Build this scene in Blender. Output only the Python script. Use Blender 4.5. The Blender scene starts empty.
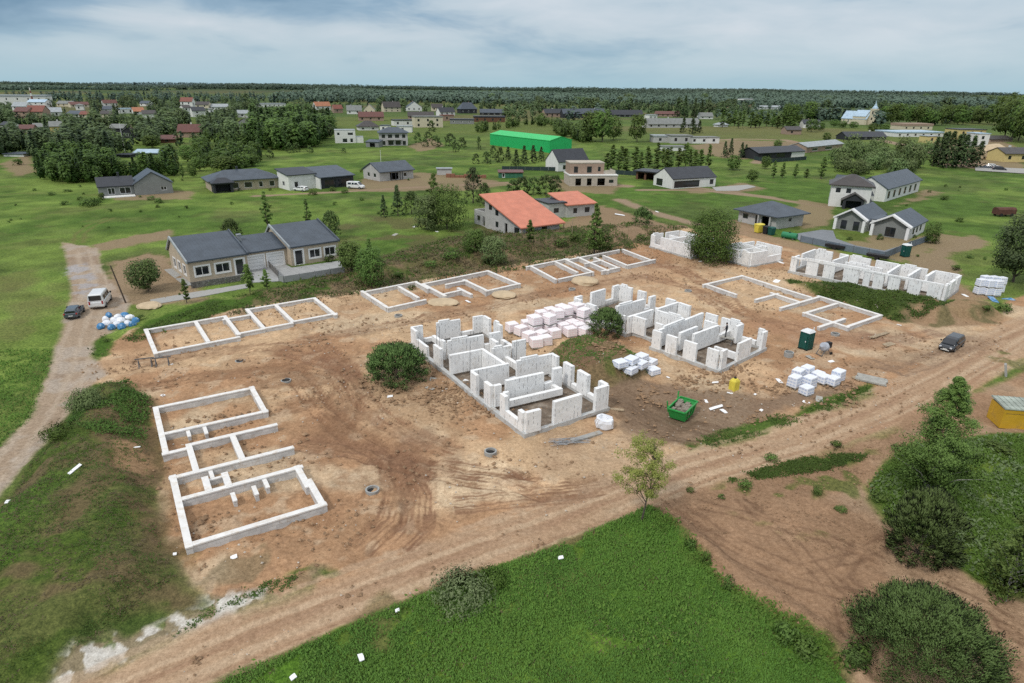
import bpy, bmesh, math, random
import numpy as np
from mathutils import Matrix, Vector
random.seed(7)
C = bpy.context.scene.collection
W_, H_ = 1024, 683
FOC, CAMZ, HZ, ROLL = 640.0, 28.0, 88.0, math.radians(0.7)
PITCH = math.atan((341.5 - HZ) / FOC)

# ------------------------------------------------------------------ survey helpers (photo point -> metres on the ground)
def raydir(x, y):
    u = x - 512.0; v = 341.5 - y
    c, s = math.cos(ROLL), math.sin(ROLL)
    u, v = u * c - v * s, u * s + v * c
    return (u, v * math.sin(PITCH) + FOC * math.cos(PITCH), v * math.cos(PITCH) - FOC * math.sin(PITCH))
def G0(x, y, z=0.0):
    d = raydir(x, y)
    if d[2] > -6.0: d = (d[0], d[1], -6.0)
    t = (z - CAMZ) / d[2]
    return (d[0] * t, d[1] * t)

# ------------------------------------------------------------------ noise
def _hash(ix, iy, seed):
    h = (ix.astype(np.int64) * 374761393 + iy.astype(np.int64) * 668265263 + seed * 974634777) & 0xffffffff
    h = ((h ^ (h >> 13)) * 1274126177) & 0xffffffff
    h = h ^ (h >> 16)
    return (h & 0xffffff) / float(0xffffff)
def vnoise(x, y, seed=0):
    ix = np.floor(x); iy = np.floor(y)
    fx = x - ix; fy = y - iy
    fx = fx * fx * (3 - 2 * fx); fy = fy * fy * (3 - 2 * fy)
    a = _hash(ix, iy, seed); b = _hash(ix + 1, iy, seed); c = _hash(ix, iy + 1, seed); d = _hash(ix + 1, iy + 1, seed)
    return (a + (b - a) * fx) * (1 - fy) + (c + (d - c) * fx) * fy
def fbm(x, y, scale, octv=4, seed=0, gain=0.5):
    s = 0; amp = 1; tot = 0; f = 1.0 / scale
    for k in range(octv):
        s = s + amp * vnoise(x * f + 17.3 * k, y * f - 9.1 * k, seed + k); tot += amp; amp *= gain; f *= 2.03
    return s / tot            # 0..1
def sstep(a, b, x):
    t = np.clip((x - a) / (b - a), 0, 1); return t * t * (3 - 2 * t)
def seg_dist(X, Y, ax, ay, bx, by):
    dx, dy = bx - ax, by - ay; L = dx * dx + dy * dy + 1e-9
    t = np.clip(((X - ax) * dx + (Y - ay) * dy) / L, 0, 1)
    return np.hypot(X - ax - t * dx, Y - ay - t * dy), t
def poly_sd(X, Y, P):
    """signed distance, positive inside"""
    d = np.full(X.shape, 1e9); ins = np.zeros(X.shape, bool); n = len(P)
    for i in range(n):
        ax, ay = P[i]; bx, by = P[(i + 1) % n]
        dd, _ = seg_dist(X, Y, ax, ay, bx, by); d = np.minimum(d, dd)
        c = (ay > Y) != (by > Y)
        if by != ay: ins ^= c & (X < (bx - ax) * (Y - ay) / (by - ay) + ax)
    return np.where(ins, d, -d)
def pts(L, z=0.0): return [G0(a, b, z) for a, b in L]

# ------------------------------------------------------------------ terrain height
BANKS = [  # outline in photo points, height, edge width
    (pts([(62, 425), (95, 392), (128, 386), (148, 402), (150, 470), (163, 545), (176, 585), (120, 625), (60, 665), (-90, 760), (-90, 590), (10, 500)]), 1.5, 3.0),
    (pts([(541, 362), (556, 350), (585, 346), (612, 352), (640, 362), (648, 376), (618, 386), (588, 388), (555, 374)]), 1.9, 2.2),
    (pts([(345, 270), (400, 256), (440, 245), (520, 236), (640, 226), (650, 236), (560, 248), (520, 258), (440, 270), (350, 290)]), 1.3, 3.0),
    (pts([(790, 285), (850, 290), (900, 299), (950, 306), (935, 316), (900, 320), (850, 306)]), 1.2, 2.2),
    (pts([(915, 314), (945, 306), (985, 308), (1003, 316), (985, 322), (925, 322)]), 1.5, 2.2),
    (pts([(598, 246), (640, 236), (700, 236), (690, 228), (620, 230)]), 1.2, 2.0),
    (pts([(655, 520), (690, 552), (730, 590), (790, 628), (830, 660), (860, 700), (900, 700), (830, 628), (770, 585), (700, 535), (672, 512)]), 0.55, 1.2),
]
def terrain(X, Y):
    X = np.asarray(X, float); Y = np.asarray(Y, float)
    h = np.zeros(X.shape)
    R = np.hypot(X, Y)
    near = R < 190
    if near.any():
        x = X[near]; y = Y[near]; hh = np.zeros(x.shape)
        n1 = fbm(x, y, 3.0, 3, 5)
        for P, hm, w in BANKS:
            sd = poly_sd(x, y, P) + (n1 - .5) * 1.6
            hh = np.maximum(hh, hm * sstep(-w * .3, w, sd) * (0.75 + 0.5 * n1))
        h[near] = hh
    # far: gently rising land so that the woods close the skyline
    far = sstep(1200, 3000, Y) * 22
    n = fbm(X, Y, 800.0, 3, 11)
    h = h + far * np.clip(2.6 * n - .85, 0, 1) + sstep(300, 900, R) * (fbm(X, Y, 260.0, 2, 3) - .5) * 3.0
    return h
def hgt(x, y): return float(terrain(np.array([x]), np.array([y]))[0])
def G(x, y, dz=0.0):
    """photo point -> ground point (x, y, z)"""
    z = 0.0
    for k in range(10):
        p = G0(x, y, z); nz = hgt(*p); z = z + (nz - z) * .6
    return Vector((p[0], p[1], hgt(*p) + dz))
def ppm(py, px=512):
    """pixels per metre of a thing standing at that photo row"""
    p = G0(px, py); d = p[1] * math.cos(PITCH) + CAMZ * math.sin(PITCH)
    return FOC / d
def hm(py, dpx, px=512):
    p = G0(px, py); th = math.atan2(CAMZ, math.hypot(*p)); return dpx / (ppm(py, px) * math.cos(th))

# ------------------------------------------------------------------ materials
def srgb(r, g, b):
    f = lambda c: (c / 255 / 12.92) if c / 255 <= .04045 else ((c / 255 + .055) / 1.055) ** 2.4
    return (f(r), f(g), f(b))
MATS = {}
def newmat(name):
    m = bpy.data.materials.new(name); m.use_nodes = True
    nt = m.node_tree; b = nt.nodes['Principled BSDF']
    return m, nt, b
def N(nt, t, **kw):
    n = nt.nodes.new(t)
    for k, v in kw.items(): setattr(n, k, v)
    return n
def mixc(nt, typ, fac, a, b):
    n = nt.nodes.new('ShaderNodeMix'); n.data_type = 'RGBA'; n.blend_type = typ; n.clamp_factor = True
    for sock, v in ((n.inputs[0], fac), (n.inputs[6], a), (n.inputs[7], b)):
        if isinstance(v, bpy.types.NodeSocket): nt.links.new(v, sock)
        elif isinstance(v, (int, float)): sock.default_value = v
        else: sock.default_value = (*v, 1)
    return n.outputs[2]
def math_(nt, op, a, b=0.0, c=None, clamp=False):
    n = nt.nodes.new('ShaderNodeMath'); n.operation = op; n.use_clamp = clamp
    for i, v in enumerate((a, b, c)):
        if v is None: continue
        if isinstance(v, bpy.types.NodeSocket): nt.links.new(v, n.inputs[i])
        else: n.inputs[i].default_value = v
    return n.outputs[0]
def ramp(nt, src, p0, p1, c0=(0, 0, 0), c1=(1, 1, 1)):
    n = nt.nodes.new('ShaderNodeValToRGB'); nt.links.new(src, n.inputs[0])
    n.color_ramp.elements[0].position = p0; n.color_ramp.elements[0].color = (*c0, 1)
    n.color_ramp.elements[1].position = p1; n.color_ramp.elements[1].color = (*c1, 1)
    return n.outputs[0]
def noise(nt, scale, detail=3, coord='Object', rough=.55):
    tc = N(nt, 'ShaderNodeTexCoord'); n = N(nt, 'ShaderNodeTexNoise'); n.inputs['Scale'].default_value = scale
    n.inputs['Detail'].default_value = detail; n.inputs['Roughness'].default_value = rough
    nt.links.new(tc.outputs[coord], n.inputs['Vector']); return n.outputs[0]
def bumpn(nt, b, h, strength=.3, dist=.05):
    n = N(nt, 'ShaderNodeBump'); n.inputs['Strength'].default_value = strength; n.inputs['Distance'].default_value = dist
    nt.links.new(h, n.inputs['Height']); nt.links.new(n.outputs[0], b.inputs['Normal'])
def mat(name, col, rough=.8, var=.25, scale=1.5, dirt=None, bump=0.0, metal=0.0, spec=.3, fine=12.0):
    if name in MATS: return MATS[name]
    m, nt, b = newmat(name)
    n1 = ramp(nt, noise(nt, scale, 4), .3, .7, (1 - var,) * 3, (1 + var * .35,) * 3)
    n2 = ramp(nt, noise(nt, fine, 2), .3, .7, (1 - var * .4,) * 3, (1.0,) * 3)
    c = mixc(nt, 'MULTIPLY', 1.0, mixc(nt, 'MULTIPLY', 1.0, col, n1), n2)
    if dirt: c = mixc(nt, 'MIX', ramp(nt, noise(nt, scale * .8 + .3, 5, rough=.7), .5, .72), c, dirt)
    nt.links.new(c, b.inputs['Base Color'])
    b.inputs['Roughness'].default_value = rough; b.inputs['Metallic'].default_value = metal; b.inputs['Specular IOR Level'].default_value = spec
    if bump: bumpn(nt, b, noise(nt, fine, 3), bump, .03)
    MATS[name] = m; return m
def stripe_mat(name, col, axis=0, period=.5, depth=.35, rough=.45, spec=.4, var=.18, dark=.6):
    """sheet metal or tile with lines across one local axis"""
    if name in MATS: return MATS[name]
    m, nt, b = newmat(name)
    tc = N(nt, 'ShaderNodeTexCoord'); sp = N(nt, 'ShaderNodeSeparateXYZ'); nt.links.new(tc.outputs['Object'], sp.inputs[0])
    f = math_(nt, 'FRACT', math_(nt, 'DIVIDE', sp.outputs[axis], period))
    line = math_(nt, 'LESS_THAN', f, .12)
    n1 = ramp(nt, noise(nt, .6, 4), .3, .7, (1 - var,) * 3, (1 + var,) * 3)
    c = mixc(nt, 'MULTIPLY', 1.0, col, n1)
    c = mixc(nt, 'MULTIPLY', math_(nt, 'MULTIPLY', line, depth), c, (dark,) * 3)
    nt.links.new(c, b.inputs['Base Color']); b.inputs['Roughness'].default_value = rough; b.inputs['Specular IOR Level'].default_value = spec
    bumpn(nt, b, line, .4, .04)
    MATS[name] = m; return m
def block_mat(name, col, mortar, bw=.6, bh=.24, marks=.5, var=.12, dirt=None, size=.012):
    """coursed blocks on upright faces, joints in the local x+y / z directions, with dark vertical joints here and there"""
    if name in MATS: return MATS[name]
    m, nt, b = newmat(name)
    tc = N(nt, 'ShaderNodeTexCoord'); sp = N(nt, 'ShaderNodeSeparateXYZ'); nt.links.new(tc.outputs['Object'], sp.inputs[0])
    u = math_(nt, 'ADD', sp.outputs[0], sp.outputs[1])
    cv = N(nt, 'ShaderNodeCombineXYZ'); nt.links.new(u, cv.inputs[0]); nt.links.new(sp.outputs[2], cv.inputs[1])
    br = N(nt, 'ShaderNodeTexBrick'); nt.links.new(cv.outputs[0], br.inputs['Vector'])
    br.inputs['Scale'].default_value = 1; br.inputs['Brick Width'].default_value = bw; br.inputs['Row Height'].default_value = bh
    br.inputs['Mortar Size'].default_value = size; br.inputs['Mortar Smooth'].default_value = .3
    br.inputs['Color1'].default_value = (*[c * (1 + var) for c in col], 1); br.inputs['Color2'].default_value = (*[c * (1 - var) for c in col], 1)
    br.inputs['Mortar'].default_value = (*mortar, 1)
    c = br.outputs['Color']
    if marks:
        iu = math_(nt, 'FLOOR', math_(nt, 'DIVIDE', u, bw * .75)); iz = math_(nt, 'FLOOR', math_(nt, 'DIVIDE', sp.outputs[2], bh))
        cc = N(nt, 'ShaderNodeCombineXYZ'); nt.links.new(iu, cc.inputs[0]); nt.links.new(iz, cc.inputs[1])
        wn = N(nt, 'ShaderNodeTexWhiteNoise'); wn.noise_dimensions = '2D'; nt.links.new(cc.outputs[0], wn.inputs['Vector'])
        on = math_(nt, 'LESS_THAN', wn.outputs['Value'], marks * .35)
        fu = math_(nt, 'FRACT', math_(nt, 'DIVIDE', u, bw * .75))
        ln = math_(nt, 'LESS_THAN', fu, .11)
        gn = N(nt, 'ShaderNodeNewGeometry'); sn = N(nt, 'ShaderNodeSeparateXYZ'); nt.links.new(gn.outputs['Normal'], sn.inputs[0])
        up = math_(nt, 'LESS_THAN', math_(nt, 'ABSOLUTE', sn.outputs[2]), .5)
        k = math_(nt, 'MULTIPLY', math_(nt, 'MULTIPLY', on, ln), math_(nt, 'MULTIPLY', up, .8))
        c = mixc(nt, 'MIX', k, c, (.12, .12, .13))
    c = mixc(nt, 'MULTIPLY', 1.0, c, ramp(nt, noise(nt, .9, 4), .25, .75, (.84, .84, .84), (1.05, 1.05, 1.04)))
    if dirt: c = mixc(nt, 'MIX', ramp(nt, noise(nt, 1.3, 5, rough=.7), .55, .8), c, dirt)
    nt.links.new(c, b.inputs['Base Color']); b.inputs['Roughness'].default_value = .9; b.inputs['Specular IOR Level'].default_value = .15
    MATS[name] = m; return m
def leaf_mat(name, col, col2, trans=.25):
    if name in MATS: return MATS[name]
    m, nt, b = newmat(name)
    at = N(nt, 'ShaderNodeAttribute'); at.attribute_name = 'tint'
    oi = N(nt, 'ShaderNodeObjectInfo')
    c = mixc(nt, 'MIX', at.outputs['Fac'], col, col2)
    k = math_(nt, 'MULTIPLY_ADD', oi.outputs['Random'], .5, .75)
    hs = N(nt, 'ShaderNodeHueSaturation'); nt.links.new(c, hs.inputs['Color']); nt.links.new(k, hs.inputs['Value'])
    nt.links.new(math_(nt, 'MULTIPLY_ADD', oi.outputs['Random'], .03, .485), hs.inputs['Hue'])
    nt.links.new(hs.outputs[0], b.inputs['Base Color'])
    b.inputs['Roughness'].default_value = .6; b.inputs['Specular IOR Level'].default_value = .2
    na = N(nt, 'ShaderNodeAttribute'); na.attribute_name = 'crown_normal'
    vt = N(nt, 'ShaderNodeVectorTransform'); vt.vector_type = 'NORMAL'; vt.convert_from = 'OBJECT'; vt.convert_to = 'WORLD'; nt.links.new(na.outputs['Vector'], vt.inputs[0])
    ge = N(nt, 'ShaderNodeNewGeometry'); va = N(nt, 'ShaderNodeMix', data_type='VECTOR'); va.inputs[0].default_value = .30
    nt.links.new(vt.outputs[0], va.inputs[4]); nt.links.new(ge.outputs['Normal'], va.inputs[5])
    vn = N(nt, 'ShaderNodeVectorMath', operation='NORMALIZE'); nt.links.new(va.outputs[1], vn.inputs[0]); nt.links.new(vn.outputs[0], b.inputs['Normal'])
    tr = N(nt, 'ShaderNodeBsdfTranslucent'); nt.links.new(hs.outputs[0], tr.inputs['Color'])
    mx = N(nt, 'ShaderNodeMixShader'); mx.inputs[0].default_value = trans
    out = nt.nodes['Material Output']
    nt.links.new(b.outputs[0], mx.inputs[1]); nt.links.new(tr.outputs[0], mx.inputs[2]); nt.links.new(mx.outputs[0], out.inputs['Surface'])
    MATS[name] = m; return m

# ------------------------------------------------------------------ mesh building
class MB:
    def __init__(s): s.v = []; s.f = []
    def add(s, vs, fs):
        k = len(s.v); s.v += [tuple(v) for v in vs]; s.f += [tuple(i + k for i in f) for f in fs]; return s
    def box(s, x0, x1, y0, y1, z0, z1):
        if x0 > x1: x0, x1 = x1, x0
        if y0 > y1: y0, y1 = y1, y0
        return s.add([(x0, y0, z0), (x1, y0, z0), (x1, y1, z0), (x0, y1, z0), (x0, y0, z1), (x1, y0, z1), (x1, y1, z1), (x0, y1, z1)],
                     [(0, 3, 2, 1), (4, 5, 6, 7), (0, 1, 5, 4), (1, 2, 6, 5), (2, 3, 7, 6), (3, 0, 4, 7)])
    def hexa(s, P):   # 8 points like box order
        return s.add(P, [(0, 3, 2, 1), (4, 5, 6, 7), (0, 1, 5, 4), (1, 2, 6, 5), (2, 3, 7, 6), (3, 0, 4, 7)])
    def slab(s, P, t):  # polygon P (list of 3d), thickened downward by t
        n = len(P); top = [tuple(p) for p in P]; bot = [(p[0], p[1], p[2] - t) for p in P]
        return s.add(top + bot, [tuple(range(n)), tuple(range(2 * n - 1, n - 1, -1))] + [(i, i + n, (i + 1) % n + n, (i + 1) % n) for i in range(n)])
    def prism(s, P, axis, a, b):
        """P: 2d outline (h, z); axis 0 -> extruded along x, outline in (y, z); axis 1 -> along y, outline in (x, z)"""
        n = len(P)
        if axis == 0: A = [(a, p[0], p[1]) for p in P]; B = [(b, p[0], p[1]) for p in P]
        else: A = [(p[0], a, p[1]) for p in P]; B = [(p[0], b, p[1]) for p in P]
        return s.add(A + B, [tuple(range(n)), tuple(range(2 * n - 1, n - 1, -1))] + [(i, i + n, (i + 1) % n + n, (i + 1) % n) for i in range(n)])
    def tube(s, a, b, r0, r1=None, n=7, cap=True):
        a = Vector(a); b = Vector(b); r1 = r0 if r1 is None else r1
        d = (b - a); L = d.length
        if L < 1e-6: return s
        d /= L; u = d.orthogonal().normalized(); w = d.cross(u)
        A = [a + (u * math.cos(t) + w * math.sin(t)) * r0 for t in [2 * math.pi * i / n for i in range(n)]]
        B = [b + (u * math.cos(t) + w * math.sin(t)) * r1 for t in [2 * math.pi * i / n for i in range(n)]]
        F = [(i, (i + 1) % n, (i + 1) % n + n, i + n) for i in range(n)]
        if cap: F += [tuple(range(n - 1, -1, -1)), tuple(range(n, 2 * n))]
        return s.add(A + B, F)
    def beam(s, a, b, w, h):   # square bar between two points
        a = Vector(a); b = Vector(b); d = (b - a).normalized()
        up = Vector((0, 0, 1)) if abs(d.z) < .95 else Vector((1, 0, 0))
        r = d.cross(up).normalized() * w / 2; q = r.cross(d).normalized() * h / 2
        return s.hexa([a - r - q, b - r - q, b + r - q, a + r - q, a - r + q, b - r + q, b + r + q, a + r + q])
    def lathe(s, prof, n=16, c=(0, 0, 0), closed=False):
        k = len(s.v); m = len(prof)
        for r, z in prof:
            for i in range(n):
                t = 2 * math.pi * i / n; s.v.append((c[0] + r * math.cos(t), c[1] + r * math.sin(t), c[2] + z))
        for j in range(m - 1):
            for i in range(n): s.f.append((k + j * n + i, k + j * n + (i + 1) % n, k + (j + 1) * n + (i + 1) % n, k + (j + 1) * n + i))
        if not closed:
            s.f.append(tuple(k + i for i in range(n - 1, -1, -1))); s.f.append(tuple(k + (m - 1) * n + i for i in range(n)))
        return s
    def build(s, name, m, parent=None, smooth=False, bevel=0):
        me = bpy.data.meshes.new(name); me.from_pydata(s.v, [], s.f); me.update()
        bm = bmesh.new(); bm.from_mesh(me); bmesh.ops.recalc_face_normals(bm, faces=bm.faces)
        if bevel: bmesh.ops.bevel(bm, geom=list(bm.edges), offset=bevel, segments=1, affect='EDGES', clamp_overlap=True)
        bm.to_mesh(me); bm.free()
        me.materials.append(m)
        if smooth: me.polygons.foreach_set('use_smooth', [True] * len(me.polygons))
        o = bpy.data.objects.new(name, me); C.objects.link(o)
        if parent: o.parent = parent
        return o
def tag(o, label=None, cat=None, group=None, kind=None):
    if label: o['label'] = label
    if cat: o['category'] = cat
    if group: o['group'] = group
    if kind: o['kind'] = kind
    return o
def thing(name, loc, rz, label, cat, group=None):
    o = bpy.data.objects.new(name, None); C.objects.link(o)
    o.location = loc; o.rotation_euler = (0, 0, rz); o.empty_display_size = .3
    return tag(o, label, cat, group)
def copy_tree(o, parent=None):
    c = o.copy(); C.objects.link(c)
    if parent: c.parent = parent
    for ch in o.children: copy_tree(ch, c)
    return c
def place(o, px, py, rz=0.0, s=1.0, dz=0.0):
    o.location = G(px, py, dz); o.rotation_euler = (0, 0, rz); o.scale = (s, s, s); return o
# ------------------------------------------------------------------ camera, sky, sun
cd = bpy.data.cameras.new('camera'); cam = bpy.data.objects.new('camera', cd); C.objects.link(cam)
cd.sensor_width = 36; cd.lens = 36 * FOC / W_; cd.clip_start = .5; cd.clip_end = 20000
cam.matrix_world = Matrix.Translation((0, 0, CAMZ)) @ Matrix.Rotation(math.pi / 2 - PITCH, 4, 'X') @ Matrix.Rotation(ROLL, 4, 'Z')
bpy.context.scene.camera = cam
SUN_EL, SUN_AZ = math.radians(48), math.radians(-130)      # sun stands behind the left shoulder, behind cloud
w = bpy.data.worlds.new('World'); bpy.context.scene.world = w; w.use_nodes = True
nt = w.node_tree; nt.nodes.clear()
out = N(nt, 'ShaderNodeOutputWorld'); bg1 = N(nt, 'ShaderNodeBackground'); bg2 = N(nt, 'ShaderNodeBackground'); mx = N(nt, 'ShaderNodeMixShader')
sky = N(nt, 'ShaderNodeTexSky'); sky.sky_type = 'NISHITA'; sky.sun_disc = False; sky.sun_elevation = SUN_EL; sky.sun_rotation = math.radians(-130 + 180 + 180)
nt.links.new(sky.outputs[0], bg1.inputs[0]); bg1.inputs[1].default_value = .09
tc = N(nt, 'ShaderNodeTexCoord'); sp = N(nt, 'ShaderNodeSeparateXYZ'); nt.links.new(tc.outputs['Generated'], sp.inputs[0])
z = math_(nt, 'MAXIMUM', sp.outputs[2], 0.0)
zz = math_(nt, 'ADD', z, .13)
cx = math_(nt, 'DIVIDE', sp.outputs[0], zz); cy = math_(nt, 'DIVIDE', sp.outputs[1], zz)
cv = N(nt, 'ShaderNodeCombineXYZ'); nt.links.new(sp.outputs[0], cv.inputs[0]); nt.links.new(sp.outputs[1], cv.inputs[1]); nt.links.new(math_(nt, 'MULTIPLY', sp.outputs[2], 4.2), cv.inputs[2])
def cn(scale, det, off, rough=.55, dist=0.0):
    mp = N(nt, 'ShaderNodeMapping'); mp.inputs['Location'].default_value = off; nt.links.new(cv.outputs[0], mp.inputs[0])
    n = N(nt, 'ShaderNodeTexNoise'); n.inputs['Scale'].default_value = scale; n.inputs['Detail'].default_value = det; n.inputs['Roughness'].default_value = rough
    n.inputs['Distortion'].default_value = dist
    nt.links.new(mp.outputs[0], n.inputs['Vector']); return n.outputs[0]
big = cn(2.6, 4, (3.1, 1.7, 0), .5); mid = cn(6.0, 5, (8.0, 2.0, 1.0), .55, .35)
# broad dark bank to the left, paler veil in the middle, both at their own bearing and height
az = math_(nt, 'DIVIDE', sp.outputs[0], math_(nt, 'MAXIMUM', sp.outputs[1], .05))
left = ramp(nt, math_(nt, 'MULTIPLY_ADD', az, -1.0, 0.0), .05, .85)
high = ramp(nt, z, .03, .105)
bank = math_(nt, 'MULTIPLY', N(nt, 'ShaderNodeRGBToBW').outputs[0], 1.0)
n_l = [n for n in nt.nodes if n.bl_idname == 'ShaderNodeRGBToBW'][0]; nt.links.new(left, n_l.inputs[0])
hb = N(nt, 'ShaderNodeRGBToBW'); nt.links.new(high, hb.inputs[0])
veil = math_(nt, 'MULTIPLY', bank, hb.outputs[0])
dens = math_(nt, 'ADD', math_(nt, 'MULTIPLY_ADD', big, .9, math_(nt, 'MULTIPLY', mid, .75)), math_(nt, 'MULTIPLY', veil, -.60))
cl = N(nt, 'ShaderNodeValToRGB'); nt.links.new(dens, cl.inputs[0]); e = cl.color_ramp.elements
e[0].position = .46; e[0].color = (*srgb(116, 150, 178), 1); e[1].position = 1.0; e[1].color = (*srgb(212, 221, 230), 1)
k = e.new(.62); k.color = (*srgb(150, 178, 201), 1); k = e.new(.78); k.color = (*srgb(192, 208, 220), 1)
# pale cyan band over the horizon
hz = N(nt, 'ShaderNodeValToRGB'); nt.links.new(z, hz.inputs[0]); hz.color_ramp.elements[0].position = 0.0; hz.color_ramp.elements[0].color = (1, 1, 1, 1)
hz.color_ramp.elements[1].position = .075; hz.color_ramp.elements[1].color = (0, 0, 0, 1); k = hz.color_ramp.elements.new(.03); k.color = (.5, .5, .5, 1)
col = mixc(nt, 'MIX', hz.outputs[0], cl.outputs[0], srgb(168, 202, 217))
# overcast sky brightens towards the zenith
up = ramp(nt, z, .12, .8)
col2 = mixc(nt, 'MIX', up, col, (1.12, 1.14, 1.18))
nt.links.new(col2, bg2.inputs[0]); bg2.inputs[1].default_value = 1.0
mx.inputs[0].default_value = .88
nt.links.new(bg1.outputs[0], mx.inputs[1]); nt.links.new(bg2.outputs[0], mx.inputs[2]); nt.links.new(mx.outputs[0], out.inputs[0])
ld = bpy.data.lights.new('sun', 'SUN'); ld.energy = 1.8; ld.angle = math.radians(9); ld.color = (1, .955, .9)
lo = bpy.data.objects.new('sun', ld); C.objects.link(lo)
sd_ = Vector((math.cos(SUN_EL) * math.cos(SUN_AZ), math.cos(SUN_EL) * math.sin(SUN_AZ), math.sin(SUN_EL)))
lo.rotation_euler = sd_.to_track_quat('Z', 'Y').to_euler(); lo.location = (0, 0, 200)
sc = bpy.context.scene
sc.view_settings.view_transform = 'Standard'; sc.view_settings.look = 'None'; sc.view_settings.exposure = 0; sc.view_settings.gamma = 1
sc.cycles.max_bounces = 5; sc.cycles.diffuse_bounces = 3; sc.cycles.glossy_bounces = 2; sc.cycles.transmission_bounces = 2; sc.cycles.transparent_max_bounces = 4
sc.cycles.use_denoising = False
try: sc.cycles.use_adaptive_sampling = True; sc.cycles.adaptive_threshold = .015
except Exception: pass

# ------------------------------------------------------------------ the ground: one sheet, fan-shaped rings that widen with distance
def build_ground():
    rs = [6.0]
    while rs[-1] < 9000: rs.append(rs[-1] * (1.0031 if 24 < rs[-1] < 230 else (1.008 if rs[-1] < 1500 else 1.02)) )
    rs = np.array(rs)
    th = list(np.arange(-45, 45.01, .165)) + list(np.arange(47, 313, 3.5)); th = np.radians(np.array(th)); nth = len(th); nr = len(rs)
    T, R = np.meshgrid(th, rs); X = (R * np.sin(T)).ravel(); Y = (R * np.cos(T)).ravel()
    X = np.append(X, 0.0); Y = np.append(Y, 0.0)
    Z = terrain(X, Y)
    Rr = np.hypot(X, Y)
    f = lambda s, o, sd: fbm(X, Y, s, o, sd)
    nA = f(38, 4, 1); nB = f(9, 4, 2); nC = f(2.6, 3, 3); nD = f(.9, 2, 4)
    wob = (nB - .5) * 3.2 + (nC - .5) * 2.0 + (nD - .5) * .9
    wobs = (nC - .5) * 1.2 + (nD - .5) * .7
    def lerp(a, b, t): return a + (np.asarray(b) - a) * t[:, None]
    # meadow
    mott = (1 + (nC - .5) * .75 + (nB - .5) * .55)[:, None]
    g1 = np.array([.074, .132, .028]); g2 = np.array([.128, .186, .046]); g3 = np.array([.078, .098, .038])
    col = lerp(np.tile(g1, (len(X), 1)), g2, sstep(.42, .62, nA * .6 + nB * .4))
    col = lerp(col, g3, sstep(.55, .72, f(16, 4, 21)) * .5)
    col = lerp(col, [.13, .14, .055], sstep(.60, .74, f(7, 3, 22)) * .40)
    farf = sstep(180, 700, Rr)
    col = lerp(col, [.080, .118, .040], farf * .5); col = lerp(col, [.050, .078, .036], sstep(520, 900, Rr) * .6)
    fieldn = f(240, 2, 31)
    col = lerp(col, [.13, .145, .050], farf * sstep(.52, .60, fieldn) * .6)
    col = lerp(col, [.150, .115, .072], farf * sstep(.66, .70, f(170, 2, 33)) * .5)
    far2 = sstep(1500, 2600, Y)
    col = lerp(col, [.035, .062, .045], far2 * sstep(.36, .44, f(500, 3, 37)) * .92)
    col = col * np.where((Rr < 420)[:, None], mott, 1.0)
    grass = np.ones(len(X))
    BB = Rr < 330
    def region(L, soft=.5, wobble=1.0, world=False):
        P = L if world else pts(L)
        px = [p[0] for p in P]; py = [p[1] for p in P]
        m = np.zeros(len(X)); i = np.where((X > min(px) - 8) & (X < max(px) + 8) & (Y > min(py) - 8) & (Y < max(py) + 8))[0]
        if len(i): m[i] = sstep(-soft, soft, poly_sd(X[i], Y[i], P) + wob[i] * wobble)
        return m
    def line(L, wd, soft=.3, wobble=.3, taper=False):
        P = pts(L); m = np.zeros(len(X)); px = [p[0] for p in P]; py = [p[1] for p in P]; q = wd + 4
        i = np.where((X > min(px) - q) & (X < max(px) + q) & (Y > min(py) - q) & (Y < max(py) + q))[0]
        if not len(i): return m
        d = np.full(len(i), 1e9)
        for a, b in zip(P[:-1], P[1:]): d = np.minimum(d, seg_dist(X[i], Y[i], *a, *b)[0])
        m[i] = 1 - sstep(wd - soft, wd + soft, d + wobs[i] * wobble); return m
    def offline(L, off):   # photo polyline shifted sideways in metres -> world points
        P = pts(L); o = []
        for k, p in enumerate(P):
            a = P[max(0, k - 1)]; b = P[min(len(P) - 1, k + 1)]; dx, dy = b[0] - a[0], b[1] - a[1]; l = math.hypot(dx, dy)
            o.append((p[0] - dy / l * off, p[1] + dx / l * off))
        return o
    def wline(P, wd, soft=.15, wobble=.25):
        m = np.zeros(len(X)); px = [p[0] for p in P]; py = [p[1] for p in P]; q = wd + 3
        i = np.where((X > min(px) - q) & (X < max(px) + q) & (Y > min(py) - q) & (Y < max(py) + q))[0]
        if not len(i): return m
        d = np.full(len(i), 1e9)
        for a, b in zip(P[:-1], P[1:]): d = np.minimum(d, seg_dist(X[i], Y[i], *a, *b)[0])
        m[i] = 1 - sstep(wd - soft, wd + soft, d + wobs[i] * wobble); return m
    def paint(m, c, g=None, k=1.0):
        nonlocal col, grass
        m = m * k; col = lerp(col, c, m)
        if g is not None: grass = grass + (g - grass) * m
    def sub(m, lo, hi, n): return m * sstep(lo, hi, n)
    # far tracks, bare soil and plots between the far houses
    for L, wd in [([(700, 141), (740, 139), (785, 140), (812, 146)], 3.5), ([(812, 146), (770, 155), (756, 163)], 2.5), ([(640, 190), (700, 190), (770, 198), (824, 207)], 1.6),
                  ([(770, 197), (700, 188), (672, 186)], 1.4), ([(256, 196), (340, 192), (440, 186), (520, 182)], 1.4), ([(880, 140), (925, 150), (990, 168), (1024, 172)], 4.0),
                  ([(620, 200), (650, 212), (700, 225), (740, 232)], 1.8), ([(955, 165), (1000, 170), (1060, 176)], 6), ([(600, 184), (625, 186)], 3)]:
        paint(line(L, wd, .8, 1.0), [.30, .225, .155], 0)
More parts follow.
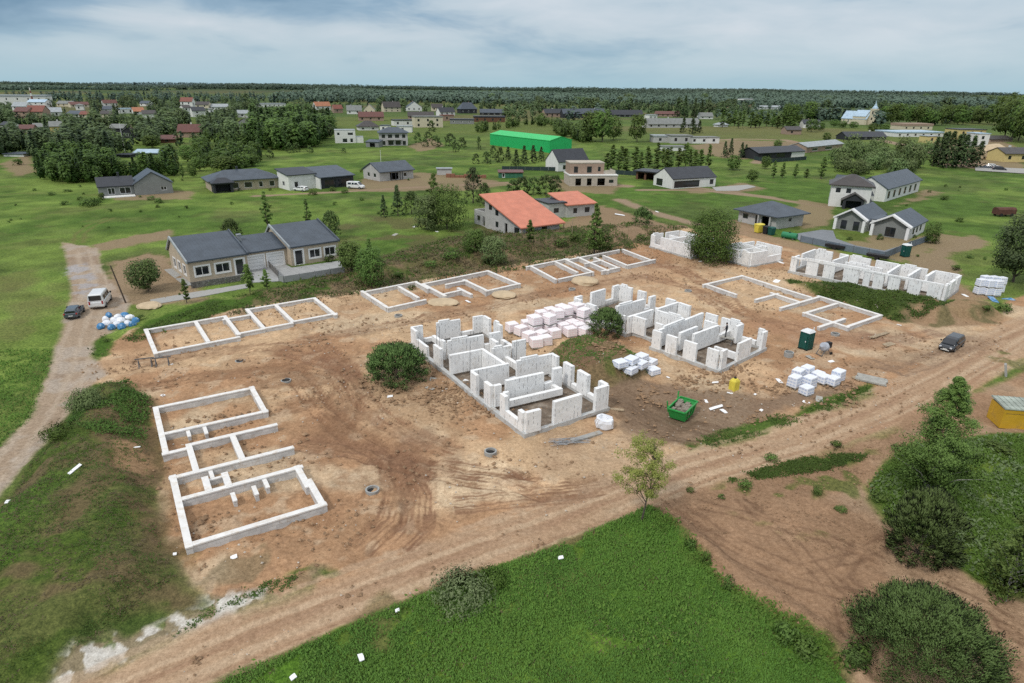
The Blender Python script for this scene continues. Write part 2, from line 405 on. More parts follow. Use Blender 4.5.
    for L in [[(690, 146), (730, 140), (800, 142), (790, 150), (740, 160), (700, 154)], [(665, 104), (700, 99), (760, 99), (800, 103), (790, 108), (700, 108)],
              [(100, 190), (145, 188), (190, 192), (190, 199), (120, 200)], [(0, 165), (28, 155), (36, 172), (20, 176)], [(362, 178), (420, 172), (470, 176), (520, 185), (470, 190), (380, 192), (350, 190)],
              [(408, 146), (430, 138), (445, 146), (420, 152)], [(548, 176), (575, 182), (622, 186), (610, 194), (560, 190)], [(712, 187), (745, 183), (768, 189), (735, 194)],
              [(680, 188), (700, 187), (712, 192), (690, 193)], [(905, 200), (928, 190), (940, 192), (920, 202), (890, 208)], [(930, 142), (1000, 140), (1024, 150), (1024, 172), (960, 160)]]:
        paint(region(L, 1.0, 1.5), [.27, .195, .13], 0, .8)
    # disturbed slope behind the site
    m = region([(215, 318), (250, 296), (345, 268), (440, 240), (520, 226), (600, 228), (650, 222), (700, 232), (700, 250), (600, 262), (440, 288), (330, 300), (240, 318), (150, 338)], 1.5, 1.6)
    paint(m, [.125, .105, .055], .55, .85); paint(sub(m, .45, .6, nC * .5 + nB * .5), [.19, .14, .085], .2); paint(sub(m, .52, .62, f(5, 3, 41)), [.055, .095, .022], 1)
    m = region([(345, 268), (300, 232), (250, 236), (350, 215), (480, 222), (520, 230), (440, 245)], 2.5, 2.0)
    paint(sub(m, .45, .65, f(6, 4, 43)), [.11, .095, .05], .7, .7)
    # meadow left of the lane has worn spots
    for L in [[(0, 278), (30, 268), (36, 280), (10, 290)], [(12, 305), (50, 296), (60, 304), (30, 314)], [(0, 330), (20, 320), (40, 330), (10, 345)]]:
        paint(region(L, 1.0, 1.2), [.13, .11, .055], .6, .4)
    # yard of the twin house, plot east of the hip-roofed house, ground behind the right-hand shell
    for L, c in [([(104, 262), (150, 252), (172, 256), (196, 285), (200, 300), (140, 305), (112, 300)], [.30, .215, .14]),
                 ([(168, 230), (176, 238), (100, 250), (96, 244)], [.27, .20, .13]),
                 ([(735, 220), (775, 236), (830, 250), (900, 270), (955, 284), (985, 296), (975, 303), (940, 300), (800, 262), (740, 250), (700, 240), (715, 222)], [.33, .225, .145]),
                 ([(800, 200), (832, 205), (834, 226), (800, 230), (790, 212)], [.26, .20, .12]),
                 ([(905, 262), (940, 240), (975, 235), (985, 245), (950, 258), (960, 275), (925, 272)], [.27, .20, .13]),
                 ([(560, 228), (600, 205), (655, 220), (700, 232), (640, 240), (600, 248)], [.28, .195, .125]),
                 ([(835, 246), (878, 233), (915, 241), (930, 232), (960, 236), (930, 256), (900, 262)], [.26, .2, .12])]:
        paint(region(L, .8, 1.2), c, 0, .92)
    paint(region([(838, 232), (862, 234), (870, 243), (850, 240)], .8, .6), [.09, .12, .03], 1)
    # the building site
    site = region([(60, 392), (75, 374), (100, 360), (113, 343), (135, 330), (150, 325), (240, 309), (335, 294), (362, 289), (440, 277), (520, 263), (560, 257), (655, 240), (690, 232), (745, 236), (800, 250), (835, 300), (880, 310), (925, 320), (1000, 320), (1010, 300), (1060, 285), (1100, 330),
                   (1024, 366), (960, 398), (880, 432), (800, 458), (720, 482), (660, 500), (610, 523), (560, 545), (480, 572), (400, 604), (300, 648), (218, 683), (150, 720), (20, 720), (95, 683), (170, 640), (225, 606), (190, 588), (163, 540), (152, 470), (150, 405), (128, 390), (100, 385)], .35, .40)
    s1 = np.array([.535, .378, .232]); s2 = np.array([.400, .245, .140]); s3 = np.array([.545, .425, .285])
    sc_ = lerp(np.tile(s1, (len(X), 1)), s2, sstep(.44, .60, f(11, 4, 51))); sc_ = lerp(sc_, s3, sstep(.54, .68, f(7, 4, 52)) * .8)
    sc_ = lerp(sc_, [.33, .19, .108], sstep(.57, .70, f(4.2, 4, 53)) * .45); sc_ = sc_ * (1 + (nC - .5)[:, None] * .40) * (1 + (nD - .5)[:, None] * .30)
    rid = 1 - np.abs(f(1.7, 3, 57) - .5) * 2; churn = sstep(.40, .62, f(8, 3, 58)); sc_ = lerp(sc_, [.235, .140, .082], sstep(.90, .98, rid) * churn * .40); sc_ = lerp(sc_, [.54, .43, .30], sstep(.60, .72, f(1.5, 3, 59)) * .45)
    col = lerp(col, sc_, site); grass = grass * (1 - site)
    # dark churned earth right of the middle building and in the pit
    for L, c, k in [([(560, 352), (650, 380), (720, 392), (760, 395), (850, 385), (830, 400), (740, 430), (690, 448), (650, 440), (625, 425), (610, 400), (560, 372)], [.205, .145, .10], .85),
                    ([(620, 240), (700, 262), (690, 276), (600, 292), (520, 300), (600, 262)], [.36, .20, .11], .45),
                    ([(740, 318), (790, 320), (860, 332), (900, 345), (860, 352), (790, 345)], [.35, .20, .12], .6),
                    ([(520, 405), (600, 440), (660, 450), (700, 470), (620, 490), (540, 470)], [.37, .27, .18], .5),
                    ([(840, 360), (900, 352), (960, 350), (900, 372), (850, 378)], [.27, .19, .125], .55),
                    ([(365, 385), (430, 372), (470, 400), (440, 425), (390, 420)], [.30, .20, .12], .5)]:
        paint(region(L, 1.0, 1.4) * site, c, None, k)
    # low green strip and tufts inside the site
    for L in [[(684, 446), (720, 432), (800, 408), (870, 385), (868, 396), (800, 422), (730, 444), (690, 452)], [(88, 345), (100, 335), (112, 345), (106, 356), (90, 356)],
              [(150, 322), (210, 300), (240, 300), (260, 292), (250, 305), (160, 330), (140, 334)]]:
        m = region(L, .4, .7); paint(m, [.052, .105, .018], 1, .95)
    m = region([(200, 645), (300, 596), (330, 575), (300, 570), (230, 590), (180, 625)], .5, 1.0); paint(sub(m, .50, .60, f(1.8, 3, 61)), [.06, .105, .025], 1, .9)
    paint(sub(region([(150, 560), (260, 520), (330, 560), (250, 610), (180, 600)], .8, 1.2), .52, .64, f(2.4, 3, 62)), [.21, .165, .10], .2, .7)
    # chalky spoil in the corner
    m = region([(40, 694), (55, 665), (75, 645), (100, 624), (130, 628), (165, 614), (200, 600), (240, 592), (268, 588), (258, 604), (205, 630), (155, 650), (112, 668), (78, 696)], .4, .5)
    paint(m, [.26, .21, .14], .1, .9); paint(sub(m, .44, .52, f(.9, 4, 63)), [.60, .58, .53], 0, .92)
    paint(sub(m, .58, .66, f(1.3, 4, 64)), [.07, .11, .03], 1, .8)
    # dirt road along the lower edge with ruts
    RD = [(-40, 764), (60, 725), (150, 685), (260, 637), (360, 598), (480, 552), (600, 509), (700, 471), (800, 442), (880, 410), (950, 376), (1010, 340), (1080, 305)]
    rd = line(RD, 2.3, .7, .6); paint(rd, [.41, .285, .185], 0, .85)
    for o, c, wd, k in [(-1.9, [.36, .225, .14], .28, .8), (-.6, [.50, .375, .255], .24, .7), (.35, [.34, .215, .135], .30, .8), (1.1, [.50, .375, .255], .20, .65), (1.9, [.36, .24, .155], .22, .7), (-1.2, [.35, .225, .14], .18, .7), (-1.55, [.48, .36, .24], .14, .6), (.75, [.33, .21, .13], .12, .7), (1.5, [.37, .24, .15], .12, .6), (2.25, [.50, .38, .26], .14, .5), (-.15, [.36, .235, .145], .12, .6), (2.7, [.47, .35, .24], .3, .5), (-2.6, [.40, .27, .175], .35, .5)]:
        paint(wline(offline(RD, o), wd, .10, .30) * sstep(.25, .5, f(6, 2, int(70 + o * 3))), c, 0, k)
    # wheel tracks across the site
    TR = [([(150, 388), (190, 378), (250, 372), (300, 366), (335, 372), (352, 392), (348, 420), (330, 436)], [.27, .155, .09]),
          ([(262, 384), (300, 378), (325, 388), (320, 402), (290, 408)], [.30, .18, .105]), ([(130, 366), (200, 352), (280, 346), (360, 330), (460, 312), (560, 290), (640, 276)], [.30, .18, .11]),
          ([(320, 345), (350, 372), (362, 398), (385, 420), (420, 440), (455, 452)], [.28, .155, .09]), ([(295, 372), (322, 410), (352, 436), (395, 462), (460, 476), (540, 486)], [.25, .14, .08]),
          ([(280, 350), (330, 362), (352, 380)], [.27, .15, .09]), ([(392, 462), (400, 490), (392, 520), (360, 548)], [.26, .145, .085]), ([(404, 470), (418, 495), (416, 525), (396, 545)], [.27, .15, .09]),
          ([(420, 440), (405, 452), (404, 470)], [.28, .16, .095]), ([(300, 444), (350, 450), (420, 466), (500, 474), (540, 492), (600, 486)], [.25, .14, .085]),
          ([(455, 505), (520, 498), (580, 492)], [.30, .175, .105]), ([(660, 262), (720, 290), (740, 312), (800, 330), (860, 342)], [.30, .17, .10]), ([(640, 275), (690, 288), (740, 318)], [.31, .175, .105]),
          ([(860, 335), (900, 340), (940, 332)], [.29, .18, .12]), ([(600, 400), (660, 432), (700, 440)], [.17, .115, .075]), ([(620, 392), (680, 425), (720, 432)], [.17, .115, .075]),
          ([(870, 362), (900, 372), (930, 362), (980, 340)], [.27, .18, .12]), ([(560, 275), (620, 262), (680, 268), (705, 285)], [.31, .17, .10])]
    for L, c in TR:
        c = [v * .86 for v in c]
        for o, w_ in ((-1.05, .15), (-.72, .10), (-.3, .14), (.15, .07), (.6, .12), (.95, .17), (1.3, .07)):
            paint(wline(offline(L, o), w_, .07, .26) * site * (.45 + .55 * sstep(.38, .55, nC)), c, None, .88)
        paint(line(L, 1.5, .8, .8) * site * sstep(.40, .6, nB), c, None, .30)
    # gravelly lane on the left
    lane = region([(62, 242), (95, 248), (104, 272), (118, 292), (130, 305), (112, 330), (92, 342), (90, 356), (110, 374), (86, 392), (60, 425), (30, 462), (0, 492), (-70, 560), (-90, 520), (-40, 470), (0, 447), (30, 420), (46, 380), (56, 345), (72, 300), (70, 272)], .4, .35)
    paint(lane, [.36, .275, .20], 0, .97); paint(sub(lane, .48, .62, f(3, 4, 81)), [.40, .345, .285], 0, .8); paint(sub(lane, .56, .66, f(5, 4, 82)), [.27, .195, .135], 0, .7)
    LN = [(88, 250), (96, 290), (82, 330), (70, 370), (45, 420), (10, 468), (-50, 530)]
    for o in (-1.5, .2, 1.5): paint(wline(offline(LN, o), .28, .2, .5) * lane, [.44, .36, .275], 0, .6)
    paint(sub(region([(66, 268), (86, 262), (98, 285), (84, 298), (72, 292)], .6, .6), .45, .55, f(1.5, 3, 83)), [.36, .36, .38], 0, .7)
    for o in (-.8, .8): paint(wline(offline([(78, 243), (80, 234), (92, 225), (110, 218)], o), .35, .25, .5), [.15, .15, .055], .4, .7)
    # left hill: worn olive slope, fresh grass towards the lane
    hill = region([(62, 425), (95, 392), (128, 386), (148, 402), (152, 470), (165, 545), (190, 588), (200, 606), (150, 622), (95, 640), (60, 668), (30, 720), (-90, 760), (-90, 590), (10, 500)], .8, .8)
    paint(hill, [.094, .110, .038], .8); paint(sub(hill, .46, .60, f(6, 4, 91)), [.130, .100, .055], .45, .9); paint(sub(hill, .52, .62, f(3.2, 4, 92)), [.055, .098, .018], 1, .8)
    paint(sub(region([(95, 392), (128, 386), (150, 402), (156, 480), (170, 550), (150, 560), (110, 470), (80, 430)], 1, 1), .35, .52, nB * .5 + nC * .5), [.165, .112, .066], .2, .9)
    paint(region([(118, 455), (140, 450), (150, 470), (138, 480), (118, 476)], .5, .6), [.34, .215, .12], 0, .8)
    paint(region([(-20, 530), (40, 490), (85, 485), (40, 560), (-20, 620)], 1, 1), [.066, .135, .022], 1, .8)
    paint(line([(-10, 515), (30, 492), (60, 472), (85, 462)], .5, .3, .6), [.13, .10, .06], .3, .7)
    # mounds
    m = region([(541, 362), (556, 350), (585, 346), (612, 352), (640, 362), (648, 376), (618, 386), (588, 388), (555, 374)], .5, .4); paint(m, [.105, .110, .042], .8); paint(sub(m, .36, .50, nC), [.19, .135, .08], .4, .9)
    paint(region([(572, 366), (590, 360), (602, 370), (598, 380), (578, 382)], .4, .4), [.18, .115, .07], 0, .9)
    m = region([(786, 280), (850, 285), (900, 292), (955, 305), (935, 318), (900, 322), (850, 308), (800, 290)], .6, .7); paint(m, [.062, .088, .026], 1); paint(sub(m, .5, .62, nC * .5 + nB * .5), [.12, .10, .055], .5, .8)
    m = region([(905, 318), (925, 303), (985, 306), (1005, 318), (985, 326), (925, 326)], .6, .7); paint(m, [.30, .20, .12], 0, .9); paint(sub(m, .5, .6, nC), [.13, .12, .06], .4, .8)
    # brown field to the right of the road
    f2 = region([(652, 506), (690, 548), (720, 583), (770, 612), (820, 642), (850, 690), (870, 740), (1080, 740), (1060, 600), (1000, 590), (960, 568), (925, 545), (888, 520), (872, 500), (868, 488), (884, 470), (905, 452), (950, 440), (1024, 436), (1080, 420), (1080, 345), (1024, 367), (960, 399), (880, 433), (800, 459), (720, 483), (660, 501)], .5, .55)
    b_ = lerp(np.tile(np.array([.400, .272, .172]), (len(X), 1)), [.300, .190, .115], sstep(.42, .6, f(8, 4, 101))); b_ = lerp(b_, [.33, .235, .155], sstep(.56, .7, f(5, 4, 102)) * .7)
    b_ = b_ * (1 + (nC - .5)[:, None] * .3) * (1 + (nD - .5)[:, None] * .2)
    col = lerp(col, b_, f2); grass = grass * (1 - f2)
    for L in [[(725, 482), (760, 470), (820, 455), (850, 450), (868, 455), (850, 466), (800, 474), (750, 480)], [(735, 490), (744, 484), (752, 488), (746, 494)], [(808, 490), (822, 486), (826, 494), (814, 498)]]:
        paint(region(L, .4, .6), [.05, .105, .018], 1, .95)
    paint(sub(f2, .62, .70, f(2.2, 3, 103)) * region([(700, 490), (880, 440), (880, 500), (820, 530), (740, 510)], 1.5, 1.5), [.08, .115, .03], .9, .8)
    for L in [[(660, 505), (700, 540), (760, 570), (820, 590), (880, 600)], [(680, 508), (740, 545), (800, 570), (850, 560), (900, 535)], [(820, 660), (840, 690)], [(860, 545), (840, 575), (870, 600)], [(700, 505), (760, 520), (830, 540), (880, 560)], [(740, 500), (790, 540), (840, 600), (850, 640)], [(980, 610), (1000, 650), (1030, 690)], [(990, 640), (1020, 640)], [(940, 585), (990, 610), (1040, 640)]]:
        for o in (-.4, .5): paint(wline(offline(L, o), .14, .12, .4), [.19, .115, .07], 0, .75)
    m = line([(655, 512), (690, 552), (720, 588), (770, 618), (825, 650), (845, 690)], .5, .4, 1.0); paint(m * sstep(.42, .56, nC), [.075, .08, .03], .7, .8)
    m = region([(985, 345), (1024, 335), (1060, 330), (1060, 372), (1000, 378)], .8, .8); paint(sub(m, .42, .58, nC), [.10, .11, .04], .8, .8)
    # green waste ground at the right edge and the lawn at the bottom
    for L in [[(868, 490), (884, 470), (905, 452), (950, 440), (1024, 436), (1080, 425), (1080, 610), (1000, 590), (960, 568), (925, 545), (888, 520)]]:
        m = region(L, .4, .6); paint(m, [.070, .125, .026], 1); paint(sub(m, .46, .58, f(3, 3, 111)), [.14, .20, .04], 1, .8); paint(sub(m, .56, .68, f(4, 3, 112)), [.06, .075, .03], 1, .6)
    lawn = region([(190, 700), (218, 684), (300, 649), (400, 605), (480, 573), (560, 546), (610, 524), (650, 506), (690, 550), (720, 585), (770, 614), (820, 644), (848, 690), (870, 760), (100, 760)], .25, .35)
    paint(lawn, [.072, .152, .022], 1, 1); paint(sub(lawn, .46, .6, f(9, 4, 121)), [.094, .186, .030], 1, .9); paint(sub(lawn, .56, .66, f(2.4, 3, 122)), [.064, .120, .020], 1, .6); paint(sub(lawn, .56, .70, f(4.5, 4, 123)), [.085, .105, .040], 1, .6); paint(sub(lawn, .52, .62, f(14, 3, 124)), [.11, .17, .035], 1, .5)
    edge = line([(190, 700), (218, 684), (300, 649), (400, 605), (480, 573), (560, 546), (610, 524), (650, 508)], .35, .2, .6); paint(edge, [.04, .075, .015], 1, .6)
    for L in [[(360, 618), (382, 600), (396, 606), (380, 640), (365, 645)], [(530, 575), (570, 572), (600, 580), (560, 592)], [(420, 588), (440, 600), (452, 612), (430, 608)]]:
        paint(region(L, .5, .8), [.13, .115, .055], .6, .6)
    # relief: rough earth, tyre ruts, clumpy grass
    rough = (fbm(X, Y, 1.3, 3, 201) - .5) * .26 + (fbm(X, Y, .5, 2, 202) - .5) * .10
    fade = 1 - sstep(120, 240, Rr)
    Z = Z + rough * fade * (1 - .35 * np.clip(rd, 0, 1)) * (1 + .7 * site * churn) + (rid - .8) * .10 * site * churn * fade
    for L, c in TR[:10] + TR[18:24]: Z = Z - wline(offline(L, .85), .25, .2, .2) * .10 * fade - wline(offline(L, -.95), .25, .2, .2) * .10 * fade
    for o in (-.9, .9): Z = Z - wline(offline(RD, o), .35, .25, .2) * .08
    n = len(X)
    i = np.arange(nr - 1)[:, None] * nth + np.arange(nth)[None, :]; j = np.arange(nr - 1)[:, None] * nth + (np.arange(nth)[None, :] + 1) % nth
    quads = np.stack([i, i + nth, j + nth, j], -1).reshape(-1, 4)
    tri = np.stack([np.full(nth, n - 1), np.arange(nth), (np.arange(nth) + 1) % nth], -1)
    me = bpy.data.meshes.new('ground')
    me.vertices.add(n); co = np.stack([X, Y, Z], -1).astype(np.float32); me.vertices.foreach_set('co', co.ravel())
    loops = np.concatenate([quads.ravel(), tri.ravel()]).astype(np.int32); tot = np.concatenate([np.full(len(quads), 4), np.full(len(tri), 3)])
    me.loops.add(len(loops)); me.loops.foreach_set('vertex_index', loops)
    me.polygons.add(len(tot)); st = np.concatenate([[0], np.cumsum(tot)[:-1]]).astype(np.int32)
    me.polygons.foreach_set('loop_start', st); me.update(calc_edges=True); me.validate()
    me.polygons.foreach_set('use_smooth', np.ones(len(tot), bool))
    ca = me.color_attributes.new('ground_colour', 'FLOAT_COLOR', 'POINT')
    ca.data.foreach_set('color', np.concatenate([np.clip(col, .005, .9), grass[:, None]], 1).astype(np.float32).ravel())
    m, nt, b = newmat('ground')
    at = N(nt, 'ShaderNodeAttribute'); at.attribute_name = 'ground_colour'
    g = at.outputs['Alpha']
    n1 = noise(nt, 3.2, 4, rough=.65); n2 = noise(nt, 11, 3, rough=.6); n3 = noise(nt, .12, 4)
    # blades and weeds: strong light/dark mottling; bare soil: faint grain and small stones
    gm = mixc(nt, 'MIX', ramp(nt, n1, .32, .68), (.58, .64, .56), (1.50, 1.42, 1.28)); gm2 = mixc(nt, 'MIX', ramp(nt, n2, .35, .65), (.66, .68, .7), (1.3, 1.28, 1.15))
    dm = mixc(nt, 'MIX', ramp(nt, n1, .3, .7), (.74, .71, .68), (1.16, 1.17, 1.18)); dm2 = mixc(nt, 'MIX', ramp(nt, n2, .3, .7), (.78, .77, .76), (1.14, 1.14, 1.14))
    a1 = mixc(nt, 'MIX', g, dm, gm); a2 = mixc(nt, 'MIX', g, dm2, gm2)
    c = mixc(nt, 'MULTIPLY', 1.0, mixc(nt, 'MULTIPLY', 1.0, at.outputs['Color'], a1), a2)
    for nn in nt.nodes:
        if nn.bl_idname == 'ShaderNodeMix': nn.clamp_result = False
    nt.links.new(c, b.inputs['Base Color']); b.inputs['Roughness'].default_value = .95; b.inputs['Specular IOR Level'].default_value = .1
    bumpn(nt, b, math_(nt, 'ADD', n1, math_(nt, 'MULTIPLY', n2, .5)), .5, .12)
    me.materials.append(m)
    o = bpy.data.objects.new('ground', me); C.objects.link(o); o['kind'] = 'structure'
    return o
build_ground()
# ------------------------------------------------------------------ materials of built things
WHITE = block_mat('aerated_block', (.86, .865, .86), (.80, .80, .795), .6, .24, marks=.75, var=.03, dirt=(.62, .58, .52))
PLINTH = mat('plinth_concrete', (.54, .55, .54), .9, .2, 1.2, dirt=(.30, .24, .18), bump=.2)
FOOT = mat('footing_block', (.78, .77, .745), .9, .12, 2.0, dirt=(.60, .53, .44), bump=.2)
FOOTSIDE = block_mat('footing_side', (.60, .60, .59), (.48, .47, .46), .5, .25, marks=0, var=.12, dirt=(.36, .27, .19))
TIMBER = mat('raw_timber', (.42, .33, .22), .8, .3, 3, bump=.2)
OLDWOOD = mat('weathered_board', (.40, .39, .35), .85, .25, 2.5)
STEEL = mat('grey_steel', (.16, .17, .18), .5, .2, 4, metal=.4)
CONC = mat('cast_concrete', (.38, .38, .36), .9, .2, 1.5, dirt=(.28, .24, .19), bump=.2)
WRAP = mat('white_film', (.80, .82, .86), .35, .12, 2.0, spec=.5)
GLASS = mat('dark_glazing', (.018, .022, .028), .12, .3, .8, spec=.8)
PVC = mat('white_frame', (.78, .78, .77), .5, .06, 2)
DARKFR = mat('anthracite_frame', (.045, .048, .055), .5, .15, 2)

def fit_axes(segs, guess):
    """the two wall directions of a building, from its own wall lines"""
    acc = [0j, 0j]
    for (a, b) in segs:
        d = Vector(b) - Vector(a); t = math.atan2(d.y, d.x) - guess; q = round(t / (math.pi / 2)); k = q % 2
        acc[k] += d.length ** 1.5 * complex(math.cos(2 * (t - q * math.pi / 2)), math.sin(2 * (t - q * math.pi / 2)))
    return [guess + math.atan2(acc[0].imag, acc[0].real) / 2, guess + math.pi / 2 + math.atan2(acc[1].imag, acc[1].real) / 2]

def wallbar(mb, a, b, th, z0, z1, ext=True):
    a = Vector(a); b = Vector(b); d = (b - a)
    if d.length < .05: return
    d.normalize(); n = Vector((-d.y, d.x)) * th / 2
    if ext: a = a - d * th / 2; b = b + d * th / 2
    P = [a - n, b - n, b + n, a + n]
    mb.hexa([(p.x, p.y, z0) for p in P] + [(p.x, p.y, z1) for p in P])

def strip_foundation(label, o, sc_, z, segs, guess, low=-.25, th=.42, extra=()):
    S = []
    for s in segs:
        S.append((G0(o[0] + s[0] / sc_, o[1] + s[1] / sc_, z), G0(o[0] + s[2] / sc_, o[1] + s[3] / sc_, z)))
    ax = fit_axes(S, math.radians(guess))
    c = Vector((sum(a[0] + b[0] for a, b in S) / 2 / len(S), sum(a[1] + b[1] for a, b in S) / 2 / len(S)))
    root = thing('strip_foundation', (c.x, c.y, 0), ax[0], label, 'foundation')
    R = Matrix.Rotation(-ax[0], 2)
    for k, (a, b) in enumerate(S):
        a = Vector(a); b = Vector(b); m = (a + b) / 2; d = b - a
        t = math.atan2(d.y, d.x); best = min(ax, key=lambda q: abs(math.sin(t - q))); e = Vector((math.cos(best), math.sin(best)))
        L = abs(d.dot(e)) / 2; jit = .003 * k
        tk = .18 if L < .75 else th - .06; zt = z - .16 if L < .75 else z
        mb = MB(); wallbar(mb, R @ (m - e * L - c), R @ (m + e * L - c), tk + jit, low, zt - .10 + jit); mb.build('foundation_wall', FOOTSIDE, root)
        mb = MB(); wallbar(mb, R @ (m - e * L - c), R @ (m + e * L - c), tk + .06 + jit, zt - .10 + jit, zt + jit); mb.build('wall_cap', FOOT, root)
    return root

strip_foundation('white strip foundation nearest the camera, three joined outlines beside the grassy bank', (130, 370), 3.595, .65,
    [(95, 135, 440, 62), (120, 225, 490, 150), (125, 300, 210, 280), (210, 270, 520, 195), (150, 385, 580, 280), (190, 465, 610, 345), (215, 630, 695, 480), (270, 390, 340, 375),
     (95, 135, 125, 300), (440, 62, 482, 150), (210, 270, 238, 360), (370, 240, 402, 315), (150, 385, 215, 630), (600, 350, 640, 415), (640, 400, 695, 480), (270, 390, 282, 432), (340, 375, 355, 412), (280, 350, 300, 378), (205, 205, 211, 232), (265, 195, 273, 222), (368, 440, 376, 462), (446, 415, 452, 440), (482, 385, 492, 415)], 33)
strip_foundation('long low strip foundation in front of the twin grey-roofed houses, sand filled', (130, 280), 4.645, .5,
    [(72, 230, 440, 168), (122, 340, 500, 262), (440, 185, 545, 160), (500, 250, 615, 225), (545, 135, 850, 85), (615, 225, 750, 200), (750, 190, 960, 158),
     (72, 230, 122, 340), (310, 195, 358, 285), (440, 168, 505, 252), (545, 135, 618, 222), (680, 115, 750, 190), (850, 85, 960, 160)], 34)
strip_foundation('strip foundation of two offset rectangles in the middle of the three below the weedy slope', (350, 270), 5.12, .65,
    [(60, 108, 345, 62), (190, 188, 390, 155), (375, 75, 450, 50), (450, 55, 700, 5), (695, 105, 870, 70), (490, 130, 560, 95), (500, 75, 590, 50),
     (60, 108, 190, 188), (255, 85, 345, 140), (345, 62, 395, 95), (375, 75, 490, 130), (590, 50, 695, 105), (700, 5, 870, 70), (560, 92, 615, 125)], 36)
strip_foundation('strip foundation below the orange-roofed shell, farthest of the three along the slope', (500, 160), 5.12, .65,
    [(140, 545, 345, 505), (305, 608, 460, 575), (345, 512, 420, 495), (420, 495, 610, 460), (650, 537, 795, 510), (530, 568, 605, 548), (440, 530, 520, 512),
     (140, 545, 305, 608), (300, 520, 380, 575), (345, 505, 460, 575), (420, 495, 530, 568), (480, 500, 605, 548), (530, 490, 650, 537), (610, 460, 795, 510)], 35)
strip_foundation('open strip foundation behind the dark green toilet cabin, beside the grassy bank', (640, 180), 5.12, .55,
    [(330, 535, 515, 490), (600, 612, 700, 580), (730, 655, 912, 595), (840, 680, 1010, 632), (900, 745, 1065, 715), (1065, 750, 1230, 690),
     (515, 490, 665, 530), (330, 535, 500, 582), (665, 530, 865, 602), (690, 575, 795, 625), (840, 680, 1065, 752), (912, 595, 1230, 688)], 40)

def shell(name, label, o_px, ang, panels, outline, plinth_h=.4, th=.30, skew=0.0, cat='unfinished building', extra_low=(), slab=None, ground=0.0):
    """half-built block house: plinth, then each standing panel of blocks as its own part"""
    o = G0(*o_px)
    root = thing(name, (o[0], o[1], ground), math.radians(ang), label, cat)
    K = lambda x, y: (x - skew * y, y)
    mb = MB()
    for i in range(len(outline)):
        a = K(*outline[i]); b = K(*outline[(i + 1) % len(outline)]); wallbar(mb, a, b, .42 + .003 * i, -.3, plinth_h + .002 * i)
    mb.build('plinth', PLINTH, root)
    for k, p in enumerate(panels):
        x0, y0, x1, y1 = p[:4]; h = p[4] if len(p) > 4 else 2.5; z0 = p[5] if len(p) > 5 else plinth_h
        j = .0035 * k
        mb = MB(); a = Vector(K(x0, y0)); b = Vector(K(x1, y1)); L = (b - a).length
        wallbar(mb, a, b, th + j, z0 + .006, h + j, ext=False)
        if L > 1.6 and h > 2 and k % 3 == 0:      # a last, incomplete course
            wallbar(mb, a.lerp(b, .1), a.lerp(b, .55), th - .01, h + j, h + j + .22, ext=False)
        mb.build('wall_panel', WHITE, root)
    if slab:
        mb = MB()
        P = [K(*q) for q in slab]
        for i in range(len(P)): pass
        mb.slab([(p[0], p[1], .12) for p in P], .3); mb.build('floor_fill', FILL, root)
    return root
FILL = mat('packed_fill', (.20, .155, .115), .95, .4, 1.2, dirt=(.33, .29, .24), bump=.3)

A_out = [(0, 0), (9.2, .75), (9.1, 9.6), (9.2, 9.62), (9.2, 24), (0, 24), (0, 14.2), (-.1, 9.5)]
A_pan = [(0, 23.8, 1.4, 23.8), (0, 23.6, 0, 22.2), (0, 22.1, 0, 19.4, 1.6), (3.1, 23.8, 6.1, 23.8), (7.8, 23.8, 9.1, 23.8), (9.2, 23.7, 9.2, 22.2), (9.2, 21.2, 9.2, 19.6), (0, 17.7, 0, 16.0),
         (1.3, 18.6, 1.3, 17.9), (1.6, 17.9, 5.9, 17.9), (0, 14.15, 3.55, 14.15), (3.75, 14.3, 3.75, 9.8), (5.0, 14.4, 7.2, 14.4, 2.2), (7.6, 14.6, 9.2, 14.6), (6.7, 17.9, 8.0, 17.9), (6.7, 17.6, 6.7, 16.2, 2.0),
         (0, 9.6, 4.1, 9.6), (0, 9.4, 0, 8.3), (5.1, 9.75, 9.5, 9.75), (9.3, 9.55, 9.3, 8.7), (1.7, 6.1, 5.8, 6.1), (0, 6.8, 0, 5.6), (.2, 5.6, .9, 5.6), (0, 3.9, 0, 3.05), (.2, 3.9, .7, 3.9),
         (0, 3.0, 0, .95, 1.15), (0, .9, 0, .16, 2.2), (0, 0, 1.45, 0, 2.3), (3.0, .30, 6.05, .52), (7.7, .66, 9.2, .78, 2.6), (9.2, .95, 9.15, 1.9, 2.6), (9.1, 7.3, 9.1, 5.9), (9.1, 5.0, 9.1, 3.4), (7.0, 6.3, 8.0, 6.3),
         (1.2, 5.0, 7.2, 5.0, .95), (6.9, 6.1, 6.9, 5.1, .95), (6.6, 10.0, 6.6, 14.2, 1.0), (2.6, 20.5, 2.6, 23.6, 1.0), (9.12, 1.95, 9.12, 3.35, .72), (9.1, 5.05, 9.1, 5.85, .72), (9.12, 7.35, 9.2, 8.6, .72), (4.2, 9.6, 5.0, 9.7, .7), (3.6, 14.2, 4.9, 14.3, .7), (9.2, 14.8, 9.2, 19.5, .7), (6.2, 23.8, 7.7, 23.8, .7), (1.5, 23.8, 3.0, 23.8, .7), (6.0, 17.9, 6.6, 17.9, 1.2), (5.9, 6.15, 6.9, 6.25, 1.2)]
shell('block_shell', 'roofless white block shell between the round pine bush and the big white bag', (525, 437), 28.4, A_pan, A_out, skew=.07,
      slab=[(.3, .3), (9.1, .3), (9.0, 9.3), (8.9, 23.6), (.3, 23.6), (.2, 9.3)])
